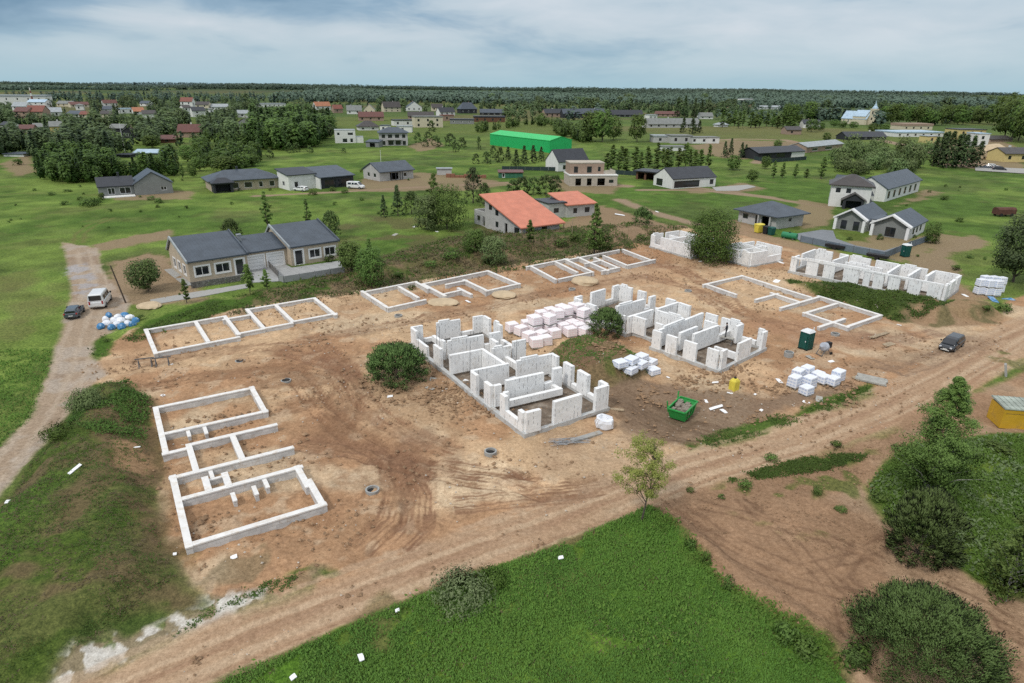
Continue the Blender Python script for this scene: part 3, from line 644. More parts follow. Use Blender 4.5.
B_out = [(-.8, .6), (9.0, .6), (9.0, 9.0), (10.0, 13.4), (10.1, 23.2), (.8, 23.2), (.2, 14), (1.4, 13.9), (1.2, 9.2), (-.9, 9.2)]
B_pan = [(-.8, .8, -.8, 2.1), (-.6, .6, .4, .6), (2.7, .6, 5.4, .6), (7.9, .6, 8.9, .6), (-.85, 3.4, -.85, 5.0), (-.9, 5.9, -.9, 7.3), (-.9, 8.0, -.9, 9.2), (9.0, .9, 9.0, 1.6), (7.5, 3.6, 8.9, 3.6), (9.0, 3.8, 9.0, 6.4),
         (1.4, 5.4, 6.2, 5.2), (.5, 6.6, 3.9, 6.6), (-.6, 8.7, 8.7, 8.9), (6.4, 5.5, 6.5, 7.2), (9.0, 7.0, 9.0, 8.6), (3.2, .9, 3.2, 3.6, 1.1), (1.2, 9.4, 1.2, 10.4), (1.2, 11.8, 1.2, 13.8, 2.5), (5.1, 9.3, 5.1, 13.1),
         (5.3, 13.4, 9.9, 13.3), (.3, 13.8, 4.9, 13.6), (.2, 14.2, .3, 15.3), (.4, 19.0, .5, 20.6), (1.0, 23.2, 2.3, 23.2), (.8, 22.9, .8, 21.8), (4.2, 23.2, 7.0, 23.2), (8.7, 23.2, 10.0, 23.2), (10.1, 23.0, 10.1, 20.9),
         (10.0, 19.8, 10.0, 18.5), (8.6, 16.9, 9.8, 16.9), (2.2, 17.2, 7.4, 16.9), (10.0, 13.8, 10.0, 15.2), (9.5, 11.2, 9.7, 13.0), (9.0, 1.7, 9.0, 3.5, .8), (9.0, 6.5, 9.0, 6.9, 1.2), (.4, 15.4, .4, 18.9, .8), (10.0, 15.3, 10.0, 18.4, .75), (2.4, 23.2, 4.1, 23.2, .7), (7.1, 23.2, 8.6, 23.2, .7), (7.5, 16.9, 8.5, 16.9, 1.0), (6.2, 5.2, 8.8, 5.2, 1.1), (3.9, 6.6, 6.3, 6.6, 1.1)]
shell('block_shell', 'white block shell right of the small pine bush, door gaps along its long side', (727, 373), 42, B_pan, B_out,
      slab=[(-.5, .9), (8.7, .9), (8.7, 9.0), (9.7, 13.4), (9.7, 22.9), (1.1, 22.9), (.5, 14), (1.5, 13.6), (1.4, 9.2), (-.5, 9.0)])
I_out = [(-2.1, 1.3), (19.8, 1.2), (19.9, 10.1), (11.6, 10.3), (3.6, 10.5), (-2.0, 10.9)]
I_pan = [(-2.1, 1.3, -1.1, 1.3), (.5, 1.3, 2.3, 1.3), (3.2, 1.3, 4.9, 1.3), (6.3, 1.3, 8.5, 1.3), (9.2, 1.3, 10.1, 1.3), (10.6, 1.3, 12.0, 1.3), (12.7, 1.3, 14.2, 1.3), (15.4, 1.2, 17.0, 1.2), (17.9, 1.2, 19.7, 1.2), (-2.1, 1.3, 19.7, 1.25, 2.78, 2.55),
         (-2.1, 1.6, -2.1, 4.4), (-2.1, 5.6, -2.0, 10.8), (-1.8, 10.9, 1.0, 10.8), (2.2, 10.7, 3.6, 10.6), (3.6, 10.4, 3.2, 4.8), (3.9, 10.5, 7.2, 10.4), (8.0, 10.4, 11.3, 10.3), (11.6, 10.2, 11.8, 3.2), (11.8, 10.3, 15.5, 10.2), (16.4, 10.2, 19.7, 10.1),
         (14.5, 9.9, 14.5, 3.6), (19.9, 1.5, 19.9, 3.3), (19.9, 4.2, 19.9, 6.6), (19.9, 7.4, 19.9, 9.9), (5.0, 5.2, 10.5, 5.2), (15.0, 5.0, 18.2, 5.0, 1.6), (16.5, 5.3, 16.5, 9.6)]
shell('block_shell', 'long white block shell behind the grassy bank at the right, lintels across its openings', (798.5, 277), -45, I_pan, I_out,
      slab=[(-1.8, 1.6), (19.5, 1.5), (19.6, 9.8), (11.6, 10.0), (-1.7, 10.6)])
def shellH(label, a, b, c, pan):
    A = G0(*a); ang = math.degrees(math.atan2(G0(*b)[1] - A[1], G0(*b)[0] - A[0])); L = (Vector(G0(*b)) - Vector(A)).length
    return shell('block_shell', label, a, ang, [tuple([q[0] * L, q[1] * c, q[2] * L, q[3] * c] + list(q[4:])) for q in pan], [(0, 0), (L, 0), (L, c), (0, c)], plinth_h=.3)
Hp = [(0, 0, .10, 0), (.10, 0, .25, 0, .9), (.25, 0, .98, 0), (0, .02, 0, .4), (0, .5, 0, .98), (.02, 1, .45, 1), (.55, 1, .98, 1), (1, .02, 1, .98), (.35, .05, .35, .95, 2.2), (.7, .05, .7, .95, 2.3), (.1, .5, .34, .5, 2.2), (.75, .4, .96, .4, 2.0)]
shellH('small wrapped white block shell partly behind the round willow, on its left', (650.5, 247.5), (691, 259), 7.5, Hp)
shellH('low white block shell at the right of the round willow, with stacked blocks inside', (722, 260), (749, 267.5), 8.5, [(0, 0, .25, 0), (.38, 0, .6, 0), (.6, 0, .7, 0, 1.2), (.7, 0, .98, 0), (1, .02, 1, .5), (1, .5, 1, .95, 1.4), (0, .05, 0, .95), (.05, 1, .95, 1), (.5, .1, .5, .9, 2.3), (.1, .5, .9, .5, 2.4), (.2, .2, .8, .2, 2.1), (.3, .75, .7, .75, 2.5)])

# ------------------------------------------------------------------ houses
PLA_BEIGE = block_mat('beige_brick', (.47, .395, .30), (.42, .355, .275), .25, .08, marks=0, var=.12, size=.006)
PLA_WHITE = mat('white_render', (.72, .72, .69), .9, .08, .7, dirt=(.60, .60, .56))
PLA_GREY = mat('grey_render', (.23, .24, .23), .9, .12, .8)
PLA_LGREY = block_mat('grey_block', (.46, .455, .44), (.42, .415, .40), .5, .22, marks=0, var=.06)
PLA_DARK = mat('black_cladding', (.035, .037, .042), .7, .15, .8)
PLA_YEL = mat('yellow_render', (.62, .50, .22), .9, .1, .8)
PLA_CREAM = mat('cream_render', (.60, .54, .40), .9, .1, .8)
PLA_BROWN = mat('brown_boarding', (.15, .075, .045), .85, .2, 1.2)
PLA_PINK = mat('raw_brick', (.36, .26, .20), .9, .15, 1.0)
R_SLATE = stripe_mat('blue_grey_sheet', (.062, .078, .098), 0, .5, .3)
R_SLATEY = stripe_mat('blue_grey_sheet_across', (.062, .078, .098), 1, .5, .3)
R_DARK = stripe_mat('black_sheet', (.030, .034, .042), 0, .5, .3)
R_DARKY = stripe_mat('black_sheet_across', (.030, .034, .042), 1, .5, .3)
R_BROWN = stripe_mat('dark_brown_tiles', (.055, .048, .045), 0, .35, .3)
R_ORANGE = stripe_mat('orange_sheet', (.56, .20, .125), 1, .45, .25, rough=.6, var=.12)
R_RED = stripe_mat('red_tiles', (.20, .075, .055), 0, .4, .25, rough=.7)
R_OCHRE = stripe_mat('terracotta_tiles', (.36, .155, .085), 0, .4, .25, rough=.7)
R_GREEN = stripe_mat('bright_green_sheet', (.03, .50, .13), 1, .6, .2, rough=.5, var=.10)
R_LGREY = stripe_mat('light_grey_sheet', (.30, .33, .34), 0, .6, .25)
R_LBLUE = stripe_mat('pale_blue_sheet', (.38, .50, .60), 0, .8, .15, rough=.5)
R_ETERNIT = stripe_mat('weathered_sheet', (.20, .21, .20), 0, .6, .25, rough=.9)
R_MAROON = stripe_mat('maroon_sheet', (.12, .045, .035), 0, .5, .3)
GREENW = stripe_mat('green_wall_sheet', (.02, .42, .12), 0, .8, .15, rough=.5, var=.08)

def wall_open(mb, L, h, ops, th, at):
    """wall from (0..L) with openings [(x0,x1,z0,z1)]; at(x, d, z) -> local point (d = depth inwards)"""
    xs = sorted({0.0, L, *[o[0] for o in ops], *[o[1] for o in ops]})
    for a, b in zip(xs[:-1], xs[1:]):
        if b - a < 1e-4: continue
        cut = sorted((o[2], o[3]) for o in ops if o[0] <= a + 1e-5 and o[1] >= b - 1e-5); z = 0.0
        for c0, c1 in cut + [(h, h)]:
            if c0 - z > 1e-3: mb.hexa([at(a, 0, z), at(b, 0, z), at(b, th, z), at(a, th, z), at(a, 0, c0), at(b, 0, c0), at(b, th, c0), at(a, th, c0)])
            z = max(z, c1)
def box_at(mb, at, x0, x1, d0, d1, z0, z1):
    mb.hexa([at(x0, d0, z0), at(x1, d0, z0), at(x1, d1, z0), at(x0, d1, z0), at(x0, d0, z1), at(x1, d0, z1), at(x1, d1, z1), at(x0, d1, z1)])
def sides(w, d):
    return {'f': (w, lambda x, e, z: (x, e, z)), 'b': (w, lambda x, e, z: (w - x, d - e, z)), 'l': (d, lambda x, e, z: (e, d - x, z)), 'r': (d, lambda x, e, z: (w - e, x, z))}
def volume(root, w, d, h, wall, ops=(), ox=0, oy=0, oz=0, frame=PVC, th=.3, glass=GLASS, far=False, trim=None, bars=True):
    """four walls; ops: (side, x0, x1, z0, z1, kind) in metres; kind window / door / garage / gap"""
    S = sides(w, d); mb = MB()
    for key, (L, at0) in S.items():
        at = (lambda f: (lambda x, e, z: (f(x, e, z)[0] + ox, f(x, e, z)[1] + oy, f(x, e, z)[2] + oz)))(at0)
        mine = [o for o in ops if o[0] == key]
        e0 = 0 if key in 'fb' else th
        wall_open(mb, L - 2 * e0, h, [(o[1] - e0, o[2] - e0, o[3], o[4]) for o in mine], th, (lambda a, e: (lambda x, q, z: a(x + e, q, z)))(at, e0))
        for o in mine:
            x0, x1, z0, z1 = o[1:5]; kind = o[5] if len(o) > 5 else 'window'
            if kind == 'gap': continue
            fr = MB(); t = .09 if not far else .16
            for q in ((x0, x0 + t, z0, z1), (x1 - t, x1, z0, z1), (x0 + t, x1 - t, z0, z0 + t), (x0 + t, x1 - t, z1 - t, z1)): box_at(fr, at, q[0], q[1], .06, .16, q[2], q[3])
            if bars and not far and x1 - x0 > 1.3 and kind == 'window': box_at(fr, at, (x0 + x1) / 2 - .04, (x0 + x1) / 2 + .04, .07, .15, z0 + t, z1 - t)
            if trim:
                for q in ((x0 - .22, x0 - .002, z0 - .2, z1 + .22), (x1 + .002, x1 + .22, z0 - .2, z1 + .22), (x0, x1, z0 - .2, z0 - .002), (x0, x1, z1 + .002, z1 + .22)): box_at(fr, at, q[0], q[1], -.04, .02, max(q[2], 0.0), q[3])
            nm = {'window': 'window', 'door': 'door', 'garage': 'garage_door'}[kind]
            f = fr.build(nm, trim or frame, root)
            pn = MB(); box_at(pn, at, x0 + t, x1 - t, .10, .13, z0 + t, z1 - t)
            pn.build({'window': 'pane', 'door': 'door_leaf', 'garage': 'door_leaf'}[kind], {'window': glass, 'door': glass, 'garage': PVC}[kind], f)
            if kind == 'garage':
                ln = MB()
                for q in (.25, .5, .75): box_at(ln, at, x0 + t, x1 - t, .085, .098, z0 + (z1 - z0) * q - .015, z0 + (z1 - z0) * q + .015)
                ln.build('panel_joint', R_LGREY, f)
    return mb.build('wall', wall, root)
def gable_x(root, w, d, h, rise, wall, roof, ox=0, oy=0, oz=0, over=.4, ridge=.5, t=.22, gables=True, name='roof'):
    """ridge along x, at depth ridge*d"""
    yr = oy + d * ridge; z = oz + h
    if gables:
        for x in (ox, ox + w - .3): MB().prism([(oy, z), (oy + d, z), (yr, z + rise)], 0, x, x + .3).build('gable', wall, root)
    s1 = rise / (yr - oy); s2 = rise / (oy + d - yr); x0, x1 = ox - over * .5, ox + w + over * .5; mb = MB(); k = .26
    mb.slab([(x0, oy - over, z - s1 * over + k), (x1, oy - over, z - s1 * over + k), (x1, yr, z + rise + k), (x0, yr, z + rise + k)], t)
    mb.slab([(x0, yr + .001, z + rise + k), (x1, yr + .001, z + rise + k), (x1, oy + d + over, z - s2 * over + k), (x0, oy + d + over, z - s2 * over + k)], t)
    return mb.build(name, roof, root)
def gable_y(root, w, d, h, rise, wall, roof, ox=0, oy=0, oz=0, over=.4, t=.22, gables=True, name='roof'):
    xr = ox + w / 2; z = oz + h; s = rise / (w / 2); k = .26
    if gables:
        for y in (oy, oy + d - .3): MB().prism([(ox, z), (ox + w, z), (xr, z + rise)], 1, y, y + .3).build('gable', wall, root)
    y0, y1 = oy - over * .5, oy + d + over * .5; mb = MB()
    mb.slab([(ox - over, y0, z - s * over + k), (xr, y0, z + rise + k), (xr, y1, z + rise + k), (ox - over, y1, z - s * over + k)], t)
    mb.slab([(xr + .001, y0, z + rise + k), (ox + w + over, y0, z - s * over + k), (ox + w + over, y1, z - s * over + k), (xr + .001, y1, z + rise + k)], t)
    return mb.build(name, roof, root)
def hip(root, w, d, h, rise, roof, ox=0, oy=0, oz=0, over=.6, t=.2, name='roof'):
    x0, x1, y0, y1 = ox - over, ox + w + over, oy - over, oy + d + over; z = oz + h + .01; r = min(x1 - x0, y1 - y0) / 2
    if x1 - x0 >= y1 - y0: a, b = (x0 + r, (y0 + y1) / 2), (x1 - r + .01, (y0 + y1) / 2)
    else: a, b = ((x0 + x1) / 2, y0 + r), ((x0 + x1) / 2, y1 - r + .01)
    mb = MB(); V = [(x0, y0, z), (x1, y0, z), (x1, y1, z), (x0, y1, z), (x0, y0, z + t), (x1, y0, z + t), (x1, y1, z + t), (x0, y1, z + t), (a[0], a[1], z + t + rise), (b[0], b[1], z + t + rise)]
    F = [(0, 3, 2, 1), (0, 1, 5, 4), (1, 2, 6, 5), (2, 3, 7, 6), (3, 0, 4, 7)]
    if x1 - x0 >= y1 - y0: F += [(4, 5, 9, 8), (5, 6, 9), (6, 7, 8, 9), (7, 4, 8)]
    else: F += [(4, 5, 8), (5, 6, 9, 8), (6, 7, 9), (7, 4, 8, 9)]
    mb.add(V, F); return mb.build(name, roof, root)
def mono(root, w, d, h0, h1, wall, roof, ox=0, oy=0, oz=0, over=.4, axis='y', t=.22, name='roof'):
    """h0 at the front (or left), h1 at the back (or right); walls assumed min(h0,h1) high"""
    k = .24; lo = min(h0, h1); mb = MB()
    if axis == 'y':
        s = (h1 - h0) / d
        for x in (ox, ox + w - .3): mb.prism([(oy, oz + lo), (oy + d, oz + lo), (oy + d, oz + h1 + .001), (oy, oz + h0 + .001)], 0, x, x + .3)
        y = oy + d - .3 if h1 > h0 else oy
        mb.box(ox + .3, ox + w - .3, y, y + .3, oz + lo, oz + max(h0, h1) - .08)
        P = [(ox - over, oy - over, h0 - s * over), (ox + w + over, oy - over, h0 - s * over), (ox + w + over, oy + d + over, h1 + s * over), (ox - over, oy + d + over, h1 + s * over)]
    else:
        s = (h1 - h0) / w
        for y in (oy, oy + d - .3): mb.prism([(ox, oz + lo), (ox + w, oz + lo), (ox + w, oz + h1 + .001), (ox, oz + h0 + .001)], 1, y, y + .3)
        x = ox + w - .3 if h1 > h0 else ox
        mb.box(x, x + .3, oy + .3, oy + d - .3, oz + lo, oz + max(h0, h1) - .08)
        P = [(ox - over, oy - over, h0 - s * over), (ox + w + over, oy - over, h1 + s * over), (ox + w + over, oy + d + over, h1 + s * over), (ox - over, oy + d + over, h0 - s * over)]
    mb.build('gable', wall, root)
    r = MB(); r.slab([(p[0], p[1], oz + p[2] + k) for p in P], t); return r.build(name, roof, root)
def flat(root, w, d, h, m, ox=0, oy=0, oz=0, over=.0, t=.3, name='roof'):
    mb = MB(); mb.box(ox - over, ox + w + over, oy - over, oy + d + over, oz + h + .005, oz + h + t)
    return mb.build(name, m, root)
def chimney(root, x, y, z0, z1, m=None, s=.5):
    mb = MB(); mb.box(x - s / 2, x + s / 2, y - s / 2, y + s / 2, z0, z1); mb.box(x - s * .6, x + s * .6, y - s * .6, y + s * .6, z1 + .002, z1 + .12); return mb.build('chimney', m or PLA_BROWN, root)
def house(name, label, a, b, cat='house', group=None, z=0.0):
    """origin at the photo point of the front left corner, local x towards the front right corner; returns root, width"""
    A = G0(*a, z); B = G0(*b, z); d = (B[0] - A[0], B[1] - A[1])
    zb = min(hgt(*A), hgt(*B)) - .05
    return thing(name, (A[0], A[1], zb), math.atan2(d[1], d[0]), label, cat, group), math.hypot(*d)
def wins(side, L, fr, z0, z1, kind='window'): return [(side, L * a, L * b, z0, z1, kind) for a, b in fr]

# twin houses with the two garages between them
t, L = house('twin_house', 'beige brick twin house with grey gabled roofs and two white garage doors between its halves', (191, 283), (339.5, 258.6))
lw = L * .36; gw = L * .29; D = 10.5; hh = 3.15
def slopes(px0, w):
    gable_x(t, w, D, hh, 2.3, PLA_BEIGE, R_SLATE, ox=px0, over=.25, ridge=.74)
    for x in (px0 - .32, px0 + w - .02):      # raised white verge
        mb = MB(); yr = D * .74; k = .46
        mb.slab([(x, -.35, hh - .1 + k), (x + .24, -.35, hh - .1 + k), (x + .24, yr, hh + 2.3 + k), (x, yr, hh + 2.3 + k)], .4)
        mb.slab([(x, yr + .002, hh + 2.3 + k), (x + .24, yr + .002, hh + 2.3 + k), (x + .24, D + .3, hh - .15 + k), (x, D + .3, hh - .15 + k)], .4); mb.build('verge', R_SLATE if x > px0 else R_LGREY, t)
volume(t, lw, D, hh, PLA_BEIGE, wins('f', lw, [(.10, .33), (.44, .68)], .95, 2.35) + [('f', lw * .78, lw * .93, .1, 2.6, 'door')] + wins('l', D, [(.2, .32), (.45, .57), (.72, .84)], .9, 2.3), trim=PVC)
slopes(0, lw); gx = lw
volume(t, gw - .02, 7.5, 2.85, PLA_BEIGE, [('f', gw * .08, gw * .44, .05, 2.3, 'garage'), ('f', gw * .53, gw * .90, .05, 2.3, 'garage')], ox=gx + .01, oy=1.6, trim=PVC)
gable_x(t, gw - .4, 7.5, 2.85, 1.6, PLA_BEIGE, R_SLATE, ox=gx + .2, oy=1.6, over=.2, ridge=.72, gables=False)
hx = gx + gw
volume(t, L - hx, D, hh, PLA_BEIGE, wins('f', L - hx, [(.38, .60), (.70, .92)], .95, 2.35) + [('f', (L - hx) * .08, (L - hx) * .24, .1, 2.6, 'door')] + wins('r', D, [(.3, .5)], .9, 2.3), ox=hx, trim=PVC)
slopes(hx, L - hx)
mb = MB(); mb.box(-.9, lw + .4, -1.3, -.02, -.2, .12); mb.box(-1.2, -.02, -1.3, D, -.2, .10); mb.build('paved_apron', CONC, t)
chimney(t, gx + .9, 5.6, 3.6, 5.2, R_LGREY, .6)

t, L = house('orange_roof_shell', 'unfinished white block house under one large sloping orange sheet roof', (485, 227.5), (522, 239.5), 'unfinished house')
D = 9.4
volume(t, L, D, 2.6, PLA_LGREY, wins('f', L, [(.30, .38), (.80, .93)], .9, 2.1) + [('f', L * .55, L * .62, .1, 2.3, 'gap')] + wins('r', D, [(.52, .66)], 1.0, 2.1), frame=DARKFR)
mono(t, L, D, 6.6, 2.6, PLA_LGREY, R_ORANGE, over=.9, axis='x')
mb = MB(); mb.box(L * .12, L * .2, -.05, .0, 4.2, 5.2); mb.box(L * .3, L * .38, -.05, .0, 3.4, 4.5); mb.build('upper_opening', GLASS, t)
volume(t, 5.0, 6.0, 3.2, PLA_LGREY, wins('f', 5.0, [(.25, .48)], 1.0, 2.1) + [('f', 3.4, 4.4, .1, 2.2, 'gap')], ox=-5.01, oy=.4, frame=DARKFR)
mb = MB(); mb.beam((L + .7, D + .6, 0), (L + .7, D + .6, 2.5), .14, .14); mb.beam((L + .6, -.5, 0), (L + .6, -.5, 2.3), .14, .14); mb.build('porch_post', TIMBER, t)
t, L = house('orange_roof_shell', 'smaller unfinished grey block house with an orange roof, behind the large orange-roofed one', (567, 217.6), (594, 215.2), 'unfinished house')
volume(t, L, 8, 2.9, PLA_LGREY, wins('f', L, [(.22, .36), (.64, .82)], .9, 2.1), frame=DARKFR)
mono(t, L, 8, 2.9, 4.3, PLA_LGREY, R_ORANGE, over=.5)
volume(t, 4.5, 6.5, 3.4, PLA_LGREY, wins('f', 4.5, [(.3, .6)], 1.2, 2.3), ox=-4.51, oy=.8, frame=DARKFR); flat(t, 4.5, 6.5, 3.4, R_DARK, ox=-4.51, oy=.8, over=.3, t=.2)

t, L = house('family_house', 'dark grey house with a forward gable, beyond the meadow at the far left', (136, 195.5), (173.7, 193))
volume(t, L, 10, 2.9, PLA_GREY, wins('f', L, [(.68, .84)], 1.0, 2.0)); gable_y(t, L, 10, 2.9, 2.9, PLA_GREY, R_SLATEY)
lw = L * .9; volume(t, lw, 7, 2.7, PLA_GREY, wins('f', lw, [(.25, .45), (.58, .9)], .5, 2.2), ox=-lw - .02, oy=1.5); gable_x(t, lw, 7, 2.7, 1.8, PLA_GREY, R_DARK, ox=-lw, oy=1.5, over=.5)
mb = MB(); mb.box(-lw * .95, -.2, -1.8, 1.3, -.1, .25); mb.build('terrace', PLA_WHITE, t); chimney(t, -3, 5.4, 3.6, 5.6, DARKFR)
t, L = house('bungalow', 'wide low bungalow with a dark hipped roof, second from the left in the meadow row', (212, 192), (279, 187.5))
volume(t, L, 9.5, 2.8, PLA_BEIGE, wins('f', L, [(.28, .40), (.48, .6), (.70, .76), (.86, .94)], .6, 2.2) + [('f', L * .05, L * .2, .1, 2.4, 'gap')], bars=False); hip(t, L, 9.5, 2.8, 2.3, R_SLATE, over=.9)
volume(t, L * .28, 3.2, 2.6, PLA_DARK, [('f', .5, L * .24, .2, 2.3, 'gap')], ox=.1, oy=-3.22); hip(t, L * .28, 3.2, 2.6, 1.2, R_DARK, ox=.1, oy=-3.2, over=.5); chimney(t, L * .45, 5, 4, 6, DARKFR)
t, L = house('family_house', 'house with white side walls, black glazed front and dark low-pitched roofs', (321, 189), (354, 185.8))
volume(t, L, 10.5, 3.2, PLA_DARK, wins('f', L, [(.12, .45), (.52, .9)], .2, 2.5), frame=DARKFR)
mb = MB(); mb.box(-.35, -.004, -.4, 10.5, 0, 3.3); mb.build('side_wall', PLA_WHITE, t)
mono(t, L, 10.5, 3.2, 4.9, PLA_WHITE, R_SLATE, over=.5, ox=0)
volume(t, 8, 7.5, 4.2, PLA_WHITE, wins('f', 8, [(.2, .35)], .8, 2.4) + wins('l', 7.5, [(.4, .6)], 1, 2.3), ox=-8.37, oy=2.5); mono(t, 8, 7.5, 4.2, 5.2, PLA_WHITE, R_DARK, ox=-8.37, oy=2.5, over=.5)
t, L = house('bungalow', 'pale block bungalow with a plain grey gabled roof and a sheltered porch', (380, 181.5), (413.5, 178.3))
volume(t, L, 10, 3.0, PLA_LGREY, wins('f', L, [(.30, .55)], .2, 2.4, 'gap') + wins('f', L, [(.70, .80)], .9, 2.2) + wins('l', 10, [(.25, .4), (.62, .78)], 1, 2.3), bars=False); gable_x(t, L, 10, 3.0, 2.2, PLA_LGREY, R_SLATE, over=.7)
mb = MB()
for x in (.3, .42, .55, .62): mb.box(L * x, L * x + .18, -.9, -.72, 0, 2.9)
mb.build('porch_post', DARKFR, t)
t, L = house('cube_house', 'white flat-roofed two-storey cube house in the far meadow', (335.5, 143.2), (356, 143))
volume(t, L, 9, 6.4, PLA_WHITE, wins('f', L, [(.10, .25), (.62, .9)], 3.9, 5.4) + wins('f', L, [(.35, .6), (.72, .88)], .3, 2.4), far=True); flat(t, L, 9, 6.4, R_LGREY, over=.05, t=.25)
volume(t, 4, 6, 3.0, PLA_WHITE, [], ox=L + .02, oy=.5); flat(t, 4, 6, 3.0, R_LGREY, ox=L + .02, oy=.5, t=.2)
t, L = house('block_house', 'two-storey grey block house with a dark hipped roof and balcony openings', (380, 145.8), (408, 145.6))
volume(t, L, 9, 6.2, PLA_LGREY, wins('f', L, [(.08, .2), (.3, .45), (.55, .7), (.8, .92)], 3.8, 5.5) + wins('f', L, [(.08, .2), (.3, .48), (.56, .74), (.82, .93)], .4, 2.4), far=True, frame=DARKFR); hip(t, L, 9, 6.2, 2.4, R_SLATE, over=.8)
mb = MB(); mb.box(L * .25, L * .8, -1.2, -.02, 2.85, 3.1)
for q in (.26, .52, .78): mb.box(L * q, L * q + .3, -1.15, -.85, 0, 2.84)
mb.build('balcony', CONC, t)
t, L = house('garden_shed', 'small dark grey shed with sheet walls beside the block house', (366, 147), (379, 147.4), 'shed')
volume(t, L, 5, 2.4, PLA_GREY, wins('f', L, [(.3, .7)], .1, 2.0, 'gap'), far=True); mono(t, L, 5, 2.4, 3.1, PLA_GREY, R_SLATE, over=.3)

t, L = house('green_hall', 'long bright green sheet-metal hall', (549.5, 153), (569, 151.5), 'hall')
A = Vector(G0(549.5, 153)); Bk = Vector(G0(490, 144.8)); DL = (Bk - A).length
t.rotation_euler = (0, 0, math.atan2((Bk - A).y, (Bk - A).x) - math.pi / 2)
volume(t, L * 1.0, DL, 5.4, GREENW, [], th=.2); gable_y(t, L, DL, 5.4, 1.6, GREENW, R_GREEN, over=.2)
mb = MB(); mb.box(L * .3, L * .7, -.06, -.01, .1, 4.2); mb.build('sliding_door', GREENW, t)
t, L = house('family_house', 'white gabled house with a steep black roof right of the green hall', (558, 171.5), (588, 169.5))
volume(t, L, 8, 3.4, PLA_WHITE, wins('f', L, [(.15, .3), (.4, .6)], .4, 2.3), far=True); gable_x(t, L, 8, 3.4, 3.8, PLA_WHITE, R_DARK, over=.3)
mb = MB(); mb.box(L - .01, L + .3, -.2, 8.2, 0, 3.4); mb.build('end_wall', PLA_WHITE, t)
t, L = house('block_house', 'unfinished flat-topped two-storey house of sand-coloured blocks with dark garage openings', (569.5, 186.3), (617, 186))
PALE = block_mat('sand_block', (.48, .43, .36), (.38, .35, .3), .5, .22, marks=.2, var=.12)
volume(t, L, 9, 3.1, PALE, wins('f', L, [(.12, .24), (.36, .46), (.58, .74)], .2, 2.4, 'gap') + wins('f', L, [(.82, .92)], 1, 2), far=True, frame=DARKFR); flat(t, L, 9, 3.1, PLA_WHITE, over=.15, t=.35)
volume(t, L * .72, 6.5, 3.2, PLA_PINK, wins('f', L * .72, [(.12, .24), (.5, .64)], .4, 2.3) + wins('f', L * .72, [(.82, .9)], .8, 2.2), oy=2.0, ox=.3, oz=3.46, far=True, frame=DARKFR); flat(t, L * .72, 6.5, 3.2, PALE, ox=.3, oy=2, oz=3.46, over=.1, t=.3)
mb = MB(); mb.box(L * .75, L * .98, 2, 2.2, 3.47, 4.6); mb.box(L * .97, L * .99, 2.2, 8, 3.47, 4.4); mb.build('parapet', PALE, t)
t, L = house('long_house', 'long white gabled house with a black standing-seam roof and a dark window band', (672, 189), (715, 186.3))
D = 9.5
volume(t, L, D, 2.9, PLA_WHITE, wins('f', L, [(.04, .62)], .25, 2.3) + wins('f', L, [(.86, .95)], .8, 2.3) + [('l', 1.5, 4.6, .3, 2.4, 'window')], frame=DARKFR); gable_x(t, L, D, 2.9, 2.7, PLA_WHITE, R_DARK, over=.25)
t, L = house('car_port', 'flat-roofed dark car port with timber cladding, left of the long white house', (635.7, 179), (656, 181), 'car port')
volume(t, L, 6.5, 2.6, PLA_BROWN, wins('f', L, [(.1, .4), (.5, .9)], .1, 2.3, 'gap'), th=.2); flat(t, L, 6.5, 2.6, R_DARK, over=.8, t=.35)
t, L = house('bungalow', 'square grey block bungalow with a dark pyramid roof next to the yellow container', (737.7, 221.5), (775, 229.5))
D = 9.3
volume(t, L, D, 2.7, PLA_LGREY, wins('f', L, [(.12, .26)], 1.1, 2.2) + wins('f', L, [(.62, .84)], .1, 2.4, 'gap') + [('f', L * .46, L * .55, .1, 2.3, 'door')] + wins('r', D, [(.45, .56)], 1.4, 2.1), frame=DARKFR); hip(t, L, D, 2.7, 2.2, R_SLATE, over=1.0)
mb = MB()
for q in (.58, .88): mb.box(L * q, L * q + .3, -.9, -.6, 0, 2.68)
mb.build('porch_post', PLA_LGREY, t)
t, L = house('villa', 'white two-storey villa with a brown hipped roof and a small gabled porch', (828, 206), (868, 209))
D = 8.5
volume(t, L, D, 5.5, PLA_WHITE, wins('f', L, [(.12, .24), (.38, .5)], 3.7, 4.9) + wins('f', L, [(.30, .42)], .4, 2.2) + wins('r', D, [(.2, .4), (.6, .8)], 3.6, 4.8) + wins('r', D, [(.2, .75)], .3, 2.4), frame=DARKFR); hip(t, L, D, 5.5, 2.4, R_BROWN, over=.7)
volume(t, L * .5, 3, 2.4, PLA_DARK, [('f', .6, L * .44, .1, 2.2, 'gap')], ox=L * .35, oy=-3.02, th=.25); gable_y(t, L * .5, 3.0, 2.4, 1.5, PLA_DARK, R_BROWN, ox=L * .35, oy=-3.0, over=.6)
mb = MB()
for zz_ in (0, 1.9, 3.8):
    mb.beam((L + .7, 0, zz_ + 1.7), (L + .7, D, zz_ + 1.7), .06, .06)
    for y in (0, D * .33, D * .66, D): mb.beam((L + .7, y, zz_), (L + .7, y, zz_ + 1.8), .06, .06)
    mb.box(L + .2, L + .8, 0, D, zz_ + 1.45, zz_ + 1.5)
tag(mb.build('scaffold', STEEL), 'grey scaffold standing along the side wall of the white villa', 'scaffold').parent = None
sc_o = C.objects['scaffold']; sc_o.matrix_world = Matrix.Translation(t.location) @ Matrix.Rotation(t.rotation_euler[2], 4, 'Z')
t, L = house('row_house', 'long white row house with a blue-grey roof and a line of narrow windows', (884, 202), (918, 191.5))
